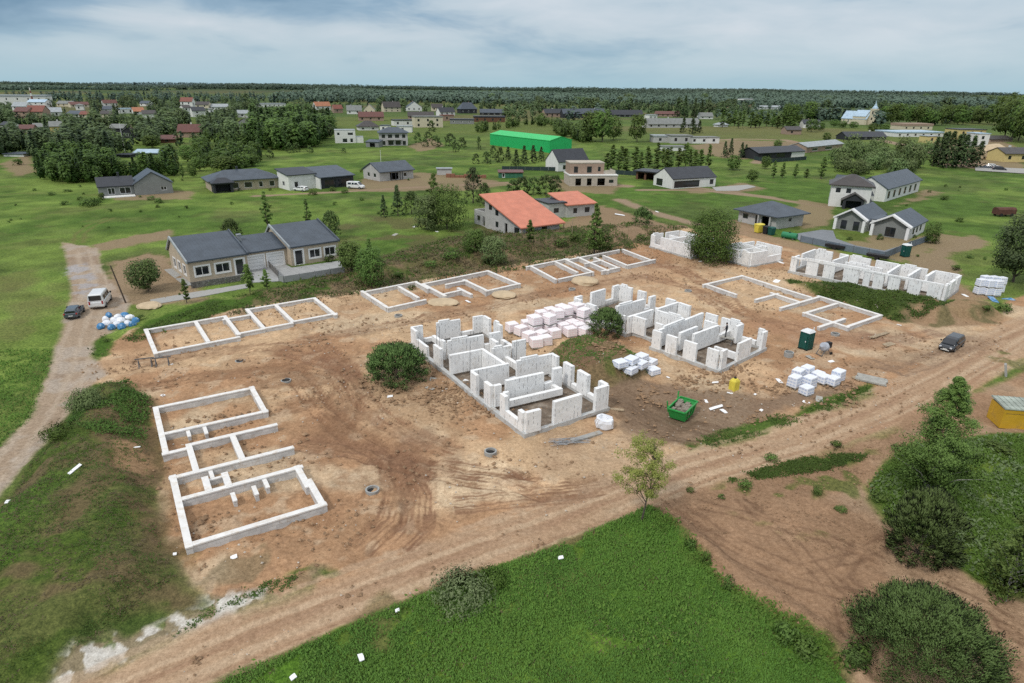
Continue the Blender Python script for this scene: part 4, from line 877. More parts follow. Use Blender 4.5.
volume(t, L, 9, 3.6, PLA_WHITE, wins('f', L, [(.06 + .155 * i, .12 + .155 * i) for i in range(6)], .7, 2.7), frame=DARKFR, bars=False); gable_x(t, L, 9, 3.6, 2.6, PLA_WHITE, R_SLATE, over=.5)
volume(t, 5, 7, 4.2, PLA_WHITE, [], ox=-5.3, oy=5.5); gable_y(t, 5, 7, 4.2, 2.0, PLA_WHITE, R_SLATEY, ox=-5.3, oy=5.5, over=.4)

t, L = house('gabled_pair_house', 'house of two parallel white-framed gables with grey fronts and slate-grey roofs', (833, 228.5), (909, 239.5))
def whitegable(x0, w, D, yo, o):
    volume(t, w, D, 2.5, PLA_WHITE, wins('r', D, [(.15, .27), (.38, .5), (.62, .74)], .8, 2.0), ox=x0, oy=yo + .9, frame=DARKFR, bars=False)
    volume(t, w - 1.2, .3, 2.5, PLA_GREY, wins('f', w - 1.2, o, .15, 2.1), ox=x0 + .6, oy=yo + .55, frame=DARKFR, th=.14)
    mb = MB(); s = 2.0 / (w / 2); mb.prism([(x0 + .6, 2.5), (x0 + w - .6, 2.5), (x0 + w / 2, 4.35)], 1, yo + .6, yo + .86); mb.build('gable_front', PLA_GREY, t)
    mb = MB()
    mb.box(x0 - .02, x0 + .55, yo - .3, yo + .88, 0, 2.5); mb.box(x0 + w - .55, x0 + w + .02, yo - .3, yo + .88, 0, 2.5)
    for sg in (0, 1):
        X0 = x0 - .3 if sg == 0 else x0 + w + .3; xm = x0 + w / 2
        mb.slab([(X0, yo - .35, 2.72), (xm, yo - .35, 4.85), (xm, yo + .9, 4.85), (X0, yo + .9, 2.72)], .35)
    mb.build('portal', PVC, t)
    gable_y(t, w, D, 2.5, 2.05, PLA_WHITE, R_SLATEY, ox=x0, oy=yo + 1.05, over=.35)
whitegable(0, L * .42, 12.5, 0, [(.12, .36), (.62, .86)]); whitegable(L * .52, L * .48, 11.5, -1.2, [(.34, .66)])
volume(t, L * .14, 7.5, 2.6, PLA_WHITE, [('f', .4, L * .14 - .4, .1, 2.2, 'door')], ox=L * .40 + .03, oy=2.6, frame=DARKFR, th=.2); flat(t, L * .11, 7.5, 2.6, R_SLATE, ox=L * .40 + .08, oy=2.6, t=.2)
t, L = house('dark_bungalow', 'low dark bungalow with one white end wall behind a dark fence', (757, 159.5), (803, 157))
volume(t, L, 10, 2.8, PLA_DARK, wins('f', L, [(.1, .3), (.4, .6)], .4, 2.2), far=True, frame=DARKFR); gable_x(t, L, 10, 2.8, 1.8, PLA_DARK, R_DARK, over=.8)
mb = MB(); mb.box(L * .72, L + .3, -.35, -.01, 0, 2.8); mb.box(L + .002, L + .35, -.01, 10, 0, 2.9); mb.build('end_wall', PLA_WHITE, t)
t, L = house('brown_bungalow', 'brown boarded bungalow with a light grey roof beside the dark bungalow', (806, 153), (842, 149))
volume(t, L, 9, 2.8, PLA_PINK, wins('f', L, [(.15, .3), (.5, .7)], .6, 2.1), far=True); gable_x(t, L, 9, 2.8, 1.6, PLA_PINK, R_LGREY, over=.6)
# ------------------------------------------------------------------ the far village: kind, left px, right px, base py, height px, roof px, depth m, wall, roof, label
M_ = {'w': PLA_WHITE, 'g': PLA_LGREY, 'd': PLA_DARK, 'y': PLA_YEL, 'c': PLA_CREAM, 'b': PLA_BROWN, 'p': PLA_PINK, 'G': PLA_GREY}
R_ = {'s': R_SLATE, 'k': R_DARK, 'b': R_BROWN, 'o': R_OCHRE, 'r': R_RED, 'l': R_LGREY, 'e': R_ETERNIT, 'm': R_MAROON, 'u': R_LBLUE}
FAR = [
 ('f', -30, 47, 104.5, 6, 1.5, 60, 'w', 'l', 'very long pale industrial hall at the far left below the woods'),
 ('x', 28, 46, 107, 4, 2.5, 20, 'w', 'u', 'pale blue-grey hall end beside the mast'),
 ('x', 13, 27, 112, 5, 4, 14, 'w', 'l', 'grey-roofed white hall in front of the long industrial hall'),
 ('x', 15, 29, 118, 6, 4, 12, 'p', 'm', 'brick house with a maroon roof under the industrial hall'),
 ('x', 27, 44, 118, 6, 6, 14, 'p', 'r', 'big house with a dark red roof left of the grey-roofed hall'),
 ('x', 43, 63, 116.5, 4, 4.5, 16, 'w', 'l', 'wide hall with a pale grey gabled roof'),
 ('x', 67, 82, 117, 3, 3, 14, 'w', 's', 'white low house with a blue-grey roof'),
 ('x', 80, 90, 117.5, 3, 3, 10, 'c', 'r', 'cream cottage with a red-brown roof next to the white low house'),
 ('x', 57, 72, 106.5, 2.5, 2.5, 14, 'c', 'e', 'weathered flat house before the far woods'),
 ('x', 71, 90, 107.5, 2.5, 2.5, 14, 'c', 'm', 'long reddish roofed building before the far woods'),
 ('h', 76, 84, 110, 4, 1.5, 9, 'w', 'e', 'tiny white house under the long reddish roof'),
 ('x', 104, 118, 106.5, 3, 3, 12, 'w', 'm', 'white house with a maroon roof in the far village'),
 ('x', 103, 112, 113, 3.5, 3, 10, 'w', 's', 'white cottage half hidden by trees'),
 ('x', 101, 112, 118, 4, 3, 10, 'c', 'b', 'small cream house with a brown roof below the white cottage'),
 ('f', 121, 135, 113.5, 4, .8, 12, 'w', 'u', 'flat white building left of the terracotta roof'),
 ('x', 134, 145, 114.5, 3, 4, 12, 'w', 'o', 'house with a bright terracotta roof'),
 ('x', 143, 157, 119, 5, 3.5, 12, 'w', 'b', 'white house with a brown roof next to the terracotta one'),
 ('x', 140, 149, 106, 2.5, 2.2, 10, 'w', 's', 'distant pale house above the terracotta roof'),
 ('x', 181, 193, 108, 6, 4, 11, 'w', 'r', 'tall white house with a red hipped roof'),
 ('x', 184, 192, 114, 6, 2.5, 9, 'w', 'b', 'narrow white house below the tall white one'),
 ('x', 196, 209, 110, 5, 3, 12, 'c', 'b', 'cream house with a broad brown roof'),
 ('x', 193, 206, 117, 6, 4, 12, 'w', 'k', 'white house with black gabled roof and twin dormers'),
 ('x', 211, 228, 110, 3, 3, 14, 'w', 'l', 'low white house with a pale roof among dark trees'),
 ('h', 210, 214, 113.5, 4, 1, 6, 'w', 'e', 'small white hut beside the low white house'),
 ('x', 51, 64, 133.5, 7, 5, 10, 'y', 'e', 'yellow house with a grey roof in the trees'),
 ('x', 33, 46, 131, 4, 3.5, 11, 'w', 'e', 'white house with a patched grey roof'),
 ('x', 19, 34, 133, 4, 4, 11, 'p', 'm', 'brown-roofed cottage left of the patched roof'),
 ('x', 1, 10, 130, 5, 3, 9, 'w', 'k', 'white cottage at the left edge'),
 ('x', 109, 124, 132, 4, 4, 11, 'd', 'e', 'dark cottage with a grey roof'),
 ('y', 122, 136, 138, 6, 5.5, 9, 'd', 'e', 'black gabled cottage with white trim'),
 ('x', 178, 200, 137.5, 6, 8, 11, 'p', 'm', 'large cottage with a steep brown-red roof'),
 ('x', 161, 176, 143, 4, 4, 9, 'b', 'm', 'dark maroon shed below the brown-red cottage'),
 ('x', 134, 160, 154.5, 2, 3, 10, 'G', 'u', 'low shed with a long pale blue roof behind the birches'),
 ('f', 116, 130, 157.5, 2.5, .6, 8, 'd', 'k', 'black low shed beside the pale blue roof'),
 ('f', 4, 24, 156.5, 2.4, .8, 10, 'w', 's', 'blue covered stack at the left by the bare soil'),
 ('y', 239, 251, 128, 6, 4.5, 9, 'G', 'b', 'brown cottage with a high gable'),
 ('x', 238, 250, 117.5, 4, 3.5, 9, 'w', 'l', 'cottage with a white roof above the high-gabled one'),
 ('f', 259, 286, 107.5, 3.2, .8, 20, 'w', 'l', 'row of low white buildings far beyond the wood'),
 ('x', 316, 331, 110, 4, 4.5, 11, 'w', 'o', 'far house with a large coral-red roof'),
 ('x', 334, 343, 113, 4, 3, 9, 'p', 'r', 'small brick house beside the coral-red roof'),
 ('x', 347, 362, 114, 3.5, 4, 11, 'w', 'e', 'grey-green roofed house right of the coral-red one'),
 ('y', 364, 375, 114, 4, 4.5, 9, 'c', 'e', 'cream gabled house with a grey-green roof'),
 ('x', 384, 401, 112, 4.5, 4.5, 12, 'c', 'b', 'yellow-cream house with a half-hipped brown roof'),
 ('y', 407, 422, 111, 3.5, 5, 10, 'w', 's', 'white house with a blue-grey cross gable'),
 ('x', 359, 384, 121, 4, 4, 14, 'p', 'm', 'wide brown-roofed building behind the white bungalow'),
 ('h', 359, 379, 130.5, 3.4, 5, 12, 'w', 'b', 'white bungalow with a dark brown hipped roof'),
 ('f', 394, 414, 126, 5, .9, 10, 'w', 'k', 'modern flat-roofed white house with a black upper band'),
 ('f', 397, 412, 132.3, 5.4, .7, 8, 'w', 'l', 'white cube house in front of the modern flat-roofed one'),
 ('f', 380, 388, 131, 5, .5, 8, 'w', 's', 'small white cube beside the white bungalow'),
 ('f', 415, 443, 127.6, 9.6, 1, 12, 'c', 'e', 'long two-storey beige shell with rows of window holes'),
 ('x', 408, 434, 119, 3, 3.5, 12, 'p', 'b', 'long brown roof above the beige two-storey shell'),
 ('x', 432, 443, 111, 3.5, 3, 10, 'c', 'b', 'cream cottage with a dark roof in the far village'),
 ('x', 440, 455, 116, 4, 3.6, 10, 'w', 'k', 'white house with a black roof and a red brick wing'),
 ('f', 443, 454, 121, 5, .6, 9, 'p', 'r', 'red brick block below the black-roofed white house'),
 ('f', 450, 474, 124, 4, .8, 14, 'G', 'k', 'long charcoal flat-roofed house'),
 ('h', 461, 477, 113.5, 4, 6, 12, 'd', 's', 'dark slate hipped roof on a low dark house'),
 ('f', 474, 505, 122, 4.5, 1.2, 16, 'b', 'k', 'long dark wooden building left of the green hall'),
 ('x', 480, 504, 115, 2.5, 3, 12, 'd', 's', 'slate-roofed row behind the long dark wooden building'),
 ('x', 545, 565, 117, 4, 3.6, 12, 'p', 'k', 'black-roofed row house, leftmost of the far dark rows'),
 ('x', 563, 583, 118, 4.5, 4.2, 12, 'd', 's', 'slate-roofed row house in the middle of the far dark rows'),
 ('x', 583, 606, 116, 3.5, 3.6, 12, 'd', 's', 'slate-roofed row house with a pale gable, right of the middle one'),
 ('x', 612, 643, 117, 2.6, 4.2, 14, 'd', 'k', 'low house with a very dark spreading roof'),
 ('f', 649, 657, 120.5, 5.4, .5, 8, 'w', 'l', 'white cube house standing alone'),
 ('x', 656, 680, 116.5, 2.8, 2.4, 12, 'p', 'm', 'long house with a reddish roof beside the lone white cube'),
 ('x', 648, 700, 128, 4.2, 5, 14, 'g', 'e', 'very long grey unroofed row of block houses'),
 ('x', 700, 713, 119, 3, 3.4, 10, 'w', 'e', 'pale cottage behind the conifers'),
 ('h', 718, 728, 127, 2.2, 2.4, 8, 'w', 'l', 'small white pavilion on the lawn'),
 ('f', 653, 672, 142.5, 6, 1.2, 12, 'g', 'l', 'unfinished grey block house with a white sheet over its wall'),
 ('f', 671, 692, 143.5, 7.5, .8, 12, 'g', 'e', 'open grey block shell between the two white-walled ones'),
 ('f', 690, 719, 143.5, 6, .5, 10, 'w', 'e', 'white block shell right of the open grey shells'),
 ('f', 663, 686, 151, 4.2, .4, 8, 'w', 'e', 'low white wall shell in front of the grey shells'),
 ('x', 757, 782, 109.5, 2.6, 1.6, 14, 'w', 'l', 'far white sheds on the pale soil field'),
 ('f', 744, 753, 100, 1.4, .5, 14, 'w', 'l', 'single white dot of a farm building near the woods'),
 ('x', 790, 806, 103, 1.6, 1.2, 14, 'w', 'l', 'farm building right of the pale soil field'),
 ('x', 786, 801, 134.5, 5, 3, 10, 'p', 'b', 'brown gabled barn beside the sandy track'),
 ('x', 803, 820, 128, 5, 3.5, 11, 'w', 'k', 'white and black houses clustered by the track'),
 ('x', 846, 886, 140, 3.5, 4.5, 12, 'd', 'k', 'dark unfinished house with white chimneys and slanting roof beams'),
 ('f', 903, 932, 130, 4.5, 2.5, 18, 'c', 'p_', 'cream hall behind the pale blue roof'),
 ('f', 896, 943, 137, 4.5, 1.2, 26, 'w', 'u', 'large hall with a pale blue flat roof'),
 ('f', 927, 938, 143, 7, .6, 8, 'y', 'l', 'yellow block with one dark window next to the pale blue hall'),
 ('f', 958, 984, 140, 11, .6, 16, 'y', 'k', 'yellow building with dark bands behind the spruces'),
 ('f', 976, 987, 147, 14, .7, 14, 'w', 'u', 'tall pale blue end wall with a yellow top'),
 ('x', 1003, 1030, 162, 9, 5, 12, 'y', 'b', 'yellow house at the right edge beside the heap of sand'),
 ('x', 990, 1012, 142, 3, 3, 12, 'p', 'b', 'brown-roofed sheds behind the heap of sand'),
 ('x', 842, 853, 104.5, 1.6, 1.4, 12, 'w', 'l', 'far white farm building left of the church tower'),
 ('x', 856, 868, 104, 1.8, 1.4, 12, 'y', 'l', 'far yellow farm building behind the church'),
]
HBOX = []
rr = random.Random(5)
for k, (kind, x0, x1, yb, hp, rp, dep, wm, rm, label) in enumerate(FAR):
    HBOX.append((x0, x1, yb, hp + rp))
    A = G0(x0, yb); B = G0(x1, yb + rr.uniform(-.25, .25)); cx_, cy_ = (A[0] + B[0]) / 2, (A[1] + B[1]) / 2
    z0 = min(hgt(*A), hgt(*B)) ; L = math.hypot(B[0] - A[0], B[1] - A[1])
    sc1 = (CAMZ - z0) / CAMZ     # the land lies a little higher or lower than the datum there
    A = (A[0] * sc1, A[1] * sc1); L *= sc1
    if x1 < 340: rp *= .72; hp *= .9
    h = hm(yb, hp) * sc1; r = hm(yb, rp) * sc1; dep *= .8
    t = thing({'f': 'flat_roofed_building', 'x': 'village_house', 'h': 'hipped_house', 'y': 'gabled_house'}[kind], (A[0], A[1], z0 - .1), math.atan2(B[1] - G0(x0, yb)[1], B[0] - G0(x0, yb)[0]), label, 'house' if kind != 'f' else 'building')
    W = M_[wm]; R = R_.get(rm, PLA_PINK)
    nw = max(1, min(7, int(L / 5.5))); ops = []
    dark = wm in 'dG'
    if h > 1.8:
        for i in range(nw):
            a = L * (i + .3) / nw; b = a + min(1.5, L / nw * .45)
            if h > 5.2:
                ops += [('f', a, b, h * .60, h * .84), ('f', a, b, h * .14, h * .38)]
            else: ops.append(('f', a, b, h * .32, h * .76))
        ops += [('r', dep * .3, dep * .5, h * .35, h * .75)]
    volume(t, L, dep, h, W, ops, far=True, frame=PVC if dark else DARKFR, bars=False)
    if kind == 'f': flat(t, L, dep, h, R, over=.3, t=max(.3, r))
    elif kind == 'x': gable_x(t, L, dep, h, r, W, R, over=.6)
    elif kind == 'y': gable_y(t, L, dep, h, r, W, R, over=.5)
    else: hip(t, L, dep, h, r, R, over=.7)
    if kind in 'xyh' and rp > 3.2: chimney(t, L * rr.uniform(.3, .7), dep * .55, h + r * .6, h + r + .9, PLA_PINK if k % 2 else PLA_WHITE, .7)
# church
t, L = house('church', 'pale yellow church with a long light blue roof and a slim spired tower', (840.5, 124), (866, 125.3), 'church')
L *= .98; S_ = 1.0
volume(t, L, 13, 5.2, PLA_CREAM, wins('f', L, [(.08 + .18 * i, .13 + .18 * i) for i in range(5)], 1.4, 4.2), far=True, bars=False); gable_x(t, L, 13, 5.2, 6.2, PLA_CREAM, R_LBLUE, over=.5)
volume(t, L * .5, 13.6, 7.2, PLA_CREAM, [], ox=L * .45, oy=-.3); gable_x(t, L * .5, 13.6, 7.2, 5.2, PLA_CREAM, R_LBLUE, ox=L * .45, oy=-.3, over=.2)
tw = MB(); tw.box(L, L + 5.2, 3.5, 8.7, 0, 14.0); tw.box(L - .2, L + 5.4, 3.3, 8.9, 13.0, 13.4); tw.build('tower', PLA_CREAM, t)
tw = MB(); tw.lathe([(2.6, 14.0), (2.4, 15.2), (1.3, 16.4), (1.0, 17.6), (.5, 18.4), (.05, 21.0)], 8, (L + 2.6, 6.1, 0)); tw.build('spire', R_LBLUE, t)
tw = MB(); tw.box(L + 2.0, L + 3.2, 3.42, 3.49, 9.5, 12.0); tw.box(L + 2.0, L + 3.2, 3.42, 3.49, 4.5, 6.5); tw.build('belfry_window', GLASS, t)
HBOX.append((838, 872, 125, 24))
# red and white mast
p = G0(33.5, 104.5); mb = MB(); mb2 = MB()
for i in range(6):
    (mb if i % 2 == 0 else mb2).lathe([(1.5 - .15 * i, i * 3.6 + .01), (1.35 - .15 * i, i * 3.6 + 3.6)], 8)
t = thing('chimney_mast', (p[0], p[1], hgt(*p)), 0, 'red and white banded mast rising over the industrial hall', 'mast')
mb.build('red_band', R_RED, t); mb2.build('white_band', PLA_WHITE, t); HBOX.append((28, 39, 104.5, 20))
for a, b, c_, d_ in [(560, 610, 187, 30), (488, 572, 153, 22), (333, 366, 144, 14), (378, 410, 147, 18), (100, 176, 197, 26), (206, 284, 193, 26), (295, 356, 190, 32), (364, 416, 183, 24), (555, 590, 172, 20), (632, 718, 190, 24), (754, 806, 161, 14), (804, 844, 154, 10), (826, 920, 210, 40)]: HBOX.append((a, b, c_, d_))
# ------------------------------------------------------------------ vehicles
TYRE = mat('tyre_rubber', (.02, .02, .02), .85, .1, 5); RIM = mat('wheel_rim', (.30, .31, .32), .35, .1, 5, metal=.6)
LAMP = mat('lamp_lens', (.62, .64, .66), .15, .05, 5, spec=.8); TAIL = mat('tail_lamp', (.35, .02, .02), .25, .05, 5, spec=.6); PLATE = mat('number_plate', (.7, .7, .66), .5, .05, 5)
BLACKP = mat('black_trim', (.02, .02, .022), .6, .1, 4)
def paint_mat(name, col):
    m = mat(name, col, .28, .08, 1.2, spec=.6); m.node_tree.nodes['Principled BSDF'].inputs['Coat Weight'].default_value = .4; return m
def loft(mb, st, cab=False):
    """st: stations (x, half width bottom, half width top, z bottom, z top)"""
    k = len(mb.v); 
    for x, wb, wt, z0, z1 in st:
        zm = z0 + (z1 - z0) * .55
        mb.v += [(x, -wb * .93, z0), (x, -wb, z0 + (z1 - z0) * .18), (x, -(wb * .45 + wt * .55) if cab else -wb, zm), (x, -wt, z1 - (z1 - z0) * .10), (x, -wt * .9, z1), (x, wt * .9, z1), (x, wt, z1 - (z1 - z0) * .10), (x, (wb * .45 + wt * .55) if cab else wb, zm), (x, wb, z0 + (z1 - z0) * .18), (x, wb * .93, z0)]
    n = 10
    for j in range(len(st) - 1):
        for i in range(n): mb.f.append((k + j * n + i, k + j * n + (i + 1) % n, k + (j + 1) * n + (i + 1) % n, k + (j + 1) * n + i))
    mb.f.append(tuple(k + i for i in range(n - 1, -1, -1))); mb.f.append(tuple(k + (len(st) - 1) * n + i for i in range(n)))
def vehicle(name, label, cat, px, py, toward, paint, kind):
    """toward: photo point the nose points at"""
    p = G(px, py); q = G(*toward); t = thing(name, p, math.atan2(q.y - p.y, q.x - p.x), label, cat)
    body = MB()
    if kind == 'van':
        L, W, H, wr = 5.1, .97, 2.05, .36
        loft(body, [(-L / 2, .86, .86, .45, .95), (-L / 2 + .08, .95, .95, .32, 1.1), (0, .97, .96, .28, 1.15), (L / 2 - 1.2, .97, .95, .28, 1.15), (L / 2 - .35, .93, .86, .32, 1.02), (L / 2, .80, .70, .42, .80)])
        up = [(-L / 2 + .05, .93, .80, 1.08, 1.98), (-L / 2 + .4, .94, .82, 1.1, H), (L / 2 - 1.9, .94, .82, 1.13, H), (L / 2 - 1.55, .93, .80, 1.13, 1.97), (L / 2 - .75, .90, .80, 1.05, 1.12)]
        axles = (-L / 2 + .95, L / 2 - .95)
        panes = [('side', -L / 2 + .45, -L / 2 + 1.5, 1.25, 1.78), ('side', -L / 2 + 1.7, L / 2 - 2.7, 1.25, 1.78), ('side', L / 2 - 2.55, L / 2 - 1.65, 1.25, 1.78)]
    elif kind == 'mpv':
        L, W, H, wr = 4.75, .93, 1.68, .34
        loft(body, [(-L / 2, .80, .80, .42, .92), (-L / 2 + .12, .91, .90, .28, 1.05), (0, .93, .90, .24, .98), (L / 2 - 1.1, .93, .88, .24, .97), (L / 2 - .3, .88, .78, .28, .84), (L / 2, .70, .62, .38, .66)])
        up = [(-L / 2 + .10, .87, .66, .98, 1.52), (-L / 2 + .5, .89, .70, 1.0, H), (.2, .89, .70, .97, H), (.75, .88, .68, .96, 1.55), (L / 2 - .75, .84, .72, .92, .98)]
        axles = (-L / 2 + .95, L / 2 - .92)
        panes = [('side', -L / 2 + .45, -.75, 1.07, 1.48), ('side', -.62, .35, 1.05, 1.48), ('side', .45, .95, 1.04, 1.36)]
    else:
        L, W, H, wr = 4.4, .88, 1.45, .32
        loft(body, [(-L / 2, .76, .76, .40, .84), (-L / 2 + .12, .86, .84, .28, .95), (0, .88, .84, .24, .92), (L / 2 - 1.2, .88, .82, .24, .90), (L / 2 - .3, .82, .72, .28, .78), (L / 2, .66, .58, .36, .62)])
        up = [(-L / 2 + .12, .80, .60, .90, 1.28), (-L / 2 + .6, .83, .62, .92, H), (.1, .83, .63, .91, H), (.45, .82, .60, .90, 1.36), (L / 2 - 1.15, .78, .66, .86, .91)]
        axles = (-L / 2 + .85, L / 2 - .85)
        panes = [('side', -L / 2 + .5, -.7, .98, 1.30), ('side', -.6, .25, .98, 1.30), ('side', .32, .72, .97, 1.2)]
    loft(body, up, True)
    body.build('body', paint, t, smooth=False, bevel=.02)
    def hw(z): return up[2][1] + (up[2][2] - up[2][1]) * max(0, min(1, (z - up[2][3]) / (up[2][4] - up[2][3])))
    for sg in (-1, 1):
        for _, a, b, z0, z1 in panes:
            mb = MB(); y0, y1 = sg * (hw(z0) + .03), sg * (hw(z1) + .03)
            mb.add([(a, y0, z0), (b, y0, z0), (b, y1, z1), (a + .05, y1, z1), (a, y0 * .96, z0), (b, y0 * .96, z0), (b, y1 * .96, z1), (a + .05, y1 * .96, z1)], [(0, 1, 2, 3), (4, 7, 6, 5), (0, 4, 5, 1), (1, 5, 6, 2), (2, 6, 7, 3), (3, 7, 4, 0)])
            mb.build('side_window', GLASS, t)
    # windscreen and rear screen lie just above the cab's sloping ends
    a, b = up[-2], up[-1]; mb = MB()
    n = Vector((a[4] - b[4], 0, b[0] - a[0])).normalized() * .03
    P = [Vector((b[0] - .04, -b[2] * .92, b[4] + .03)), Vector((b[0] - .04, b[2] * .92, b[4] + .03)), Vector((a[0] + .03, a[2] * .92, a[4] - .03)), Vector((a[0] + .03, -a[2] * .92, a[4] - .03))]
    mb.hexa([p_ for p_ in P] + [p_ + n for p_ in P]); mb.build('windscreen', GLASS, t)
    a = up[0]; mb = MB(); zz0, zz1 = a[3] + (a[4] - a[3]) * .2, a[4] - .08
    mb.box(a[0] - .035, a[0] + .02, -a[2] * .88, a[2] * .88, zz0, zz1); mb.build('rear_window', GLASS, t)
    for x in axles:
        for sg in (-1, 1):
            mb = MB(); mb.tube((x, sg * (W - .20), wr), (x, sg * (W + .02), wr), wr, n=18); tr = mb.build('wheel', TYRE, t)
            mb = MB(); mb.tube((x, sg * (W + .0), wr), (x, sg * (W + .035), wr), wr * .62, n=14); mb.build('rim', RIM, tr)
    for sg in (-1, 1):
        mb = MB(); mb.box(L / 2 - .16, L / 2 - .01, sg * .48, sg * .74, .62, .78); mb.build('headlight', LAMP, t)
        mb = MB(); mb.box(-L / 2 - .02, -L / 2 + .12, sg * .66, sg * .84, .75, 1.15 if kind == 'van' else .95); mb.build('tail_light', TAIL, t)
        mb = MB(); mb.box(up[-2][0] + .12, up[-2][0] + .3, sg * (W + .02), sg * (W + .2), 1.02 if kind != 'van' else 1.2, 1.18 if kind != 'van' else 1.42); mb.build('mirror', BLACKP, t)
    mb = MB(); mb.box(L / 2 - .02, L / 2 + .02, -.26, .26, .42, .53); mb.box(L / 2 - .06, L / 2 + .0, -.5, .5, .3, .4); mb.build('number_plate', PLATE, t)
    mb = MB(); mb.box(-L / 2 - .03, -L / 2 + .02, -.26, .26, .52, .63); mb.build('number_plate', PLATE, t)
    return t
vehicle('parked_van', 'white minibus van parked on the lane beside the heap of blue and white bags', 'van', 101.5, 304, (108, 295), paint_mat('white_paint', (.72, .73, .72)), 'van')
vehicle('parked_car', 'dark blue-grey car parked behind the white van on the lane', 'car', 75.5, 315, (82, 307), paint_mat('blue_grey_paint', (.055, .075, .095)), 'car').scale = (.9, .9, .9)
vehicle('parked_minivan', 'black people carrier standing beside the dirt road junction, nose to the camera', 'car', 950.5, 348, (942, 353.5), paint_mat('black_paint', (.014, .018, .024)), 'mpv').scale = (.88, .88, .88)

# ------------------------------------------------------------------ skip, toilets, cans, containers
SKIPG = mat('green_skip_paint', (.03, .34, .07), .5, .25, 2, dirt=(.06, .16, .05)); RUBBLE = mat('rubble', (.30, .26, .21), .95, .5, 6, bump=.5)
p = G(681.5, 416); q = G(694, 410); t = thing('rubbish_skip', p, math.atan2(q.y - p.y, q.x - p.x) + .25, 'bright green open rubbish skip with two lifting arms, full of rubble', 'skip')
mb = MB(); w0, w1, d0, h = 1.05, 1.5, .72, 1.15
B4 = [(-w0, -d0, .08), (w0, -d0, .08), (w0, d0, .08), (-w0, d0, .08)]; T4 = [(-w1, -d0 - .12, h), (w1, -d0 - .12, h), (w1, d0 + .12, h), (-w1, d0 + .12, h)]
mb.add(B4 + T4, [(0, 3, 2, 1), (0, 1, 5, 4), (1, 2, 6, 5), (2, 3, 7, 6), (3, 0, 4, 7)])
for a, b in zip(T4, T4[1:] + T4[:1]): mb.beam(a, b, .12, .12)
for x in (-.6, 0, .6): mb.beam((x, -d0 - .03, .1), (x * 1.3, -d0 - .17, h), .09, .07)
mb.build('body', SKIPG, t)
for sx in (-1, 1): MB().beam((sx * 1.05, d0 + .2, .6), (sx * 1.30, d0 + .3, 1.75), .1, .1).build('lifting_arm', SKIPG, t)
mb = MB(); rr = random.Random(3)
for i in range(26):
    x, y, s = rr.uniform(-1.1, 1.1), rr.uniform(-.6, .6), rr.uniform(.15, .36); mb.box(x - s, x + s, y - s * .7, y + s * .7, .5, .85 + rr.uniform(0, .3))
mb.build('rubble_load', RUBBLE, t)
TGREEN = mat('toilet_green', (.012, .085, .070), .5, .15, 2); TWHITE = mat('toilet_white', (.74, .76, .76), .5, .06, 2)
def toilet(px, py, to, label):
    p = G(px, py); q = G(*to); t = thing('toilet_cabin', p, math.atan2(q.y - p.y, q.x - p.x), label, 'portable toilet')
    mb = MB(); mb.box(-.56, .56, -.56, .56, .10, 2.12)
    for x in (-.5, -.17, .17, .5): mb.box(x - .04, x + .04, -.60, -.562, .2, 2.05); mb.box(-.60, -.562, x - .04, x + .04, .2, 2.05); mb.box(.562, .60, x - .04, x + .04, .2, 2.05)
    mb.build('cabin', TGREEN, t)
    mb = MB(); mb.hexa([(-.62, -.62, 2.13), (.62, -.62, 2.13), (.62, .62, 2.13), (-.62, .62, 2.13), (-.45, -.45, 2.36), (.45, -.45, 2.36), (.45, .45, 2.36), (-.45, .45, 2.36)]); mb.build('roof', TWHITE, t)
    mb = MB(); mb.box(-.40, .40, -.64, -.605, .2, 1.98); dr = mb.build('door', TGREEN, t); mb = MB(); mb.box(.24, .32, -.68, -.642, 1.0, 1.16); mb.build('handle', TWHITE, dr)
    mb = MB(); mb.box(-.6, .6, -.6, .6, 0, .095); mb.build('skid_base', BLACKP, t); mb = MB(); mb.tube((.4, .4, 2.2), (.4, .4, 2.7), .05); mb.build('vent_pipe', TWHITE, t)
toilet(805, 348.5, (812, 351), 'dark green portable toilet with white roof between the long block shell and the wrapped pallets')
toilet(904.5, 256.5, (909, 258), 'dark green portable toilet with white roof near the gabled pair house')
YEL = mat('yellow_plastic', (.72, .60, .08), .5, .15, 2)
p = G(733.5, 390); t = thing('liquid_can', p, .6, 'yellow plastic canister standing on the dark churned earth', 'canister')
mb = MB(); mb.box(-.42, .42, -.35, .35, 0, 1.05); mb.hexa([(-.42, -.35, 1.052), (.42, -.35, 1.052), (.42, .35, 1.052), (-.42, .35, 1.052), (-.2, -.2, 1.3), (.2, -.2, 1.3), (.2, .2, 1.3), (-.2, .2, 1.3)]); mb.build('tank', YEL, t, bevel=.04)
mb = MB(); mb.tube((0, 0, 1.3), (0, 0, 1.42), .13, n=12); mb.build('screw_cap', BLACKP, t)
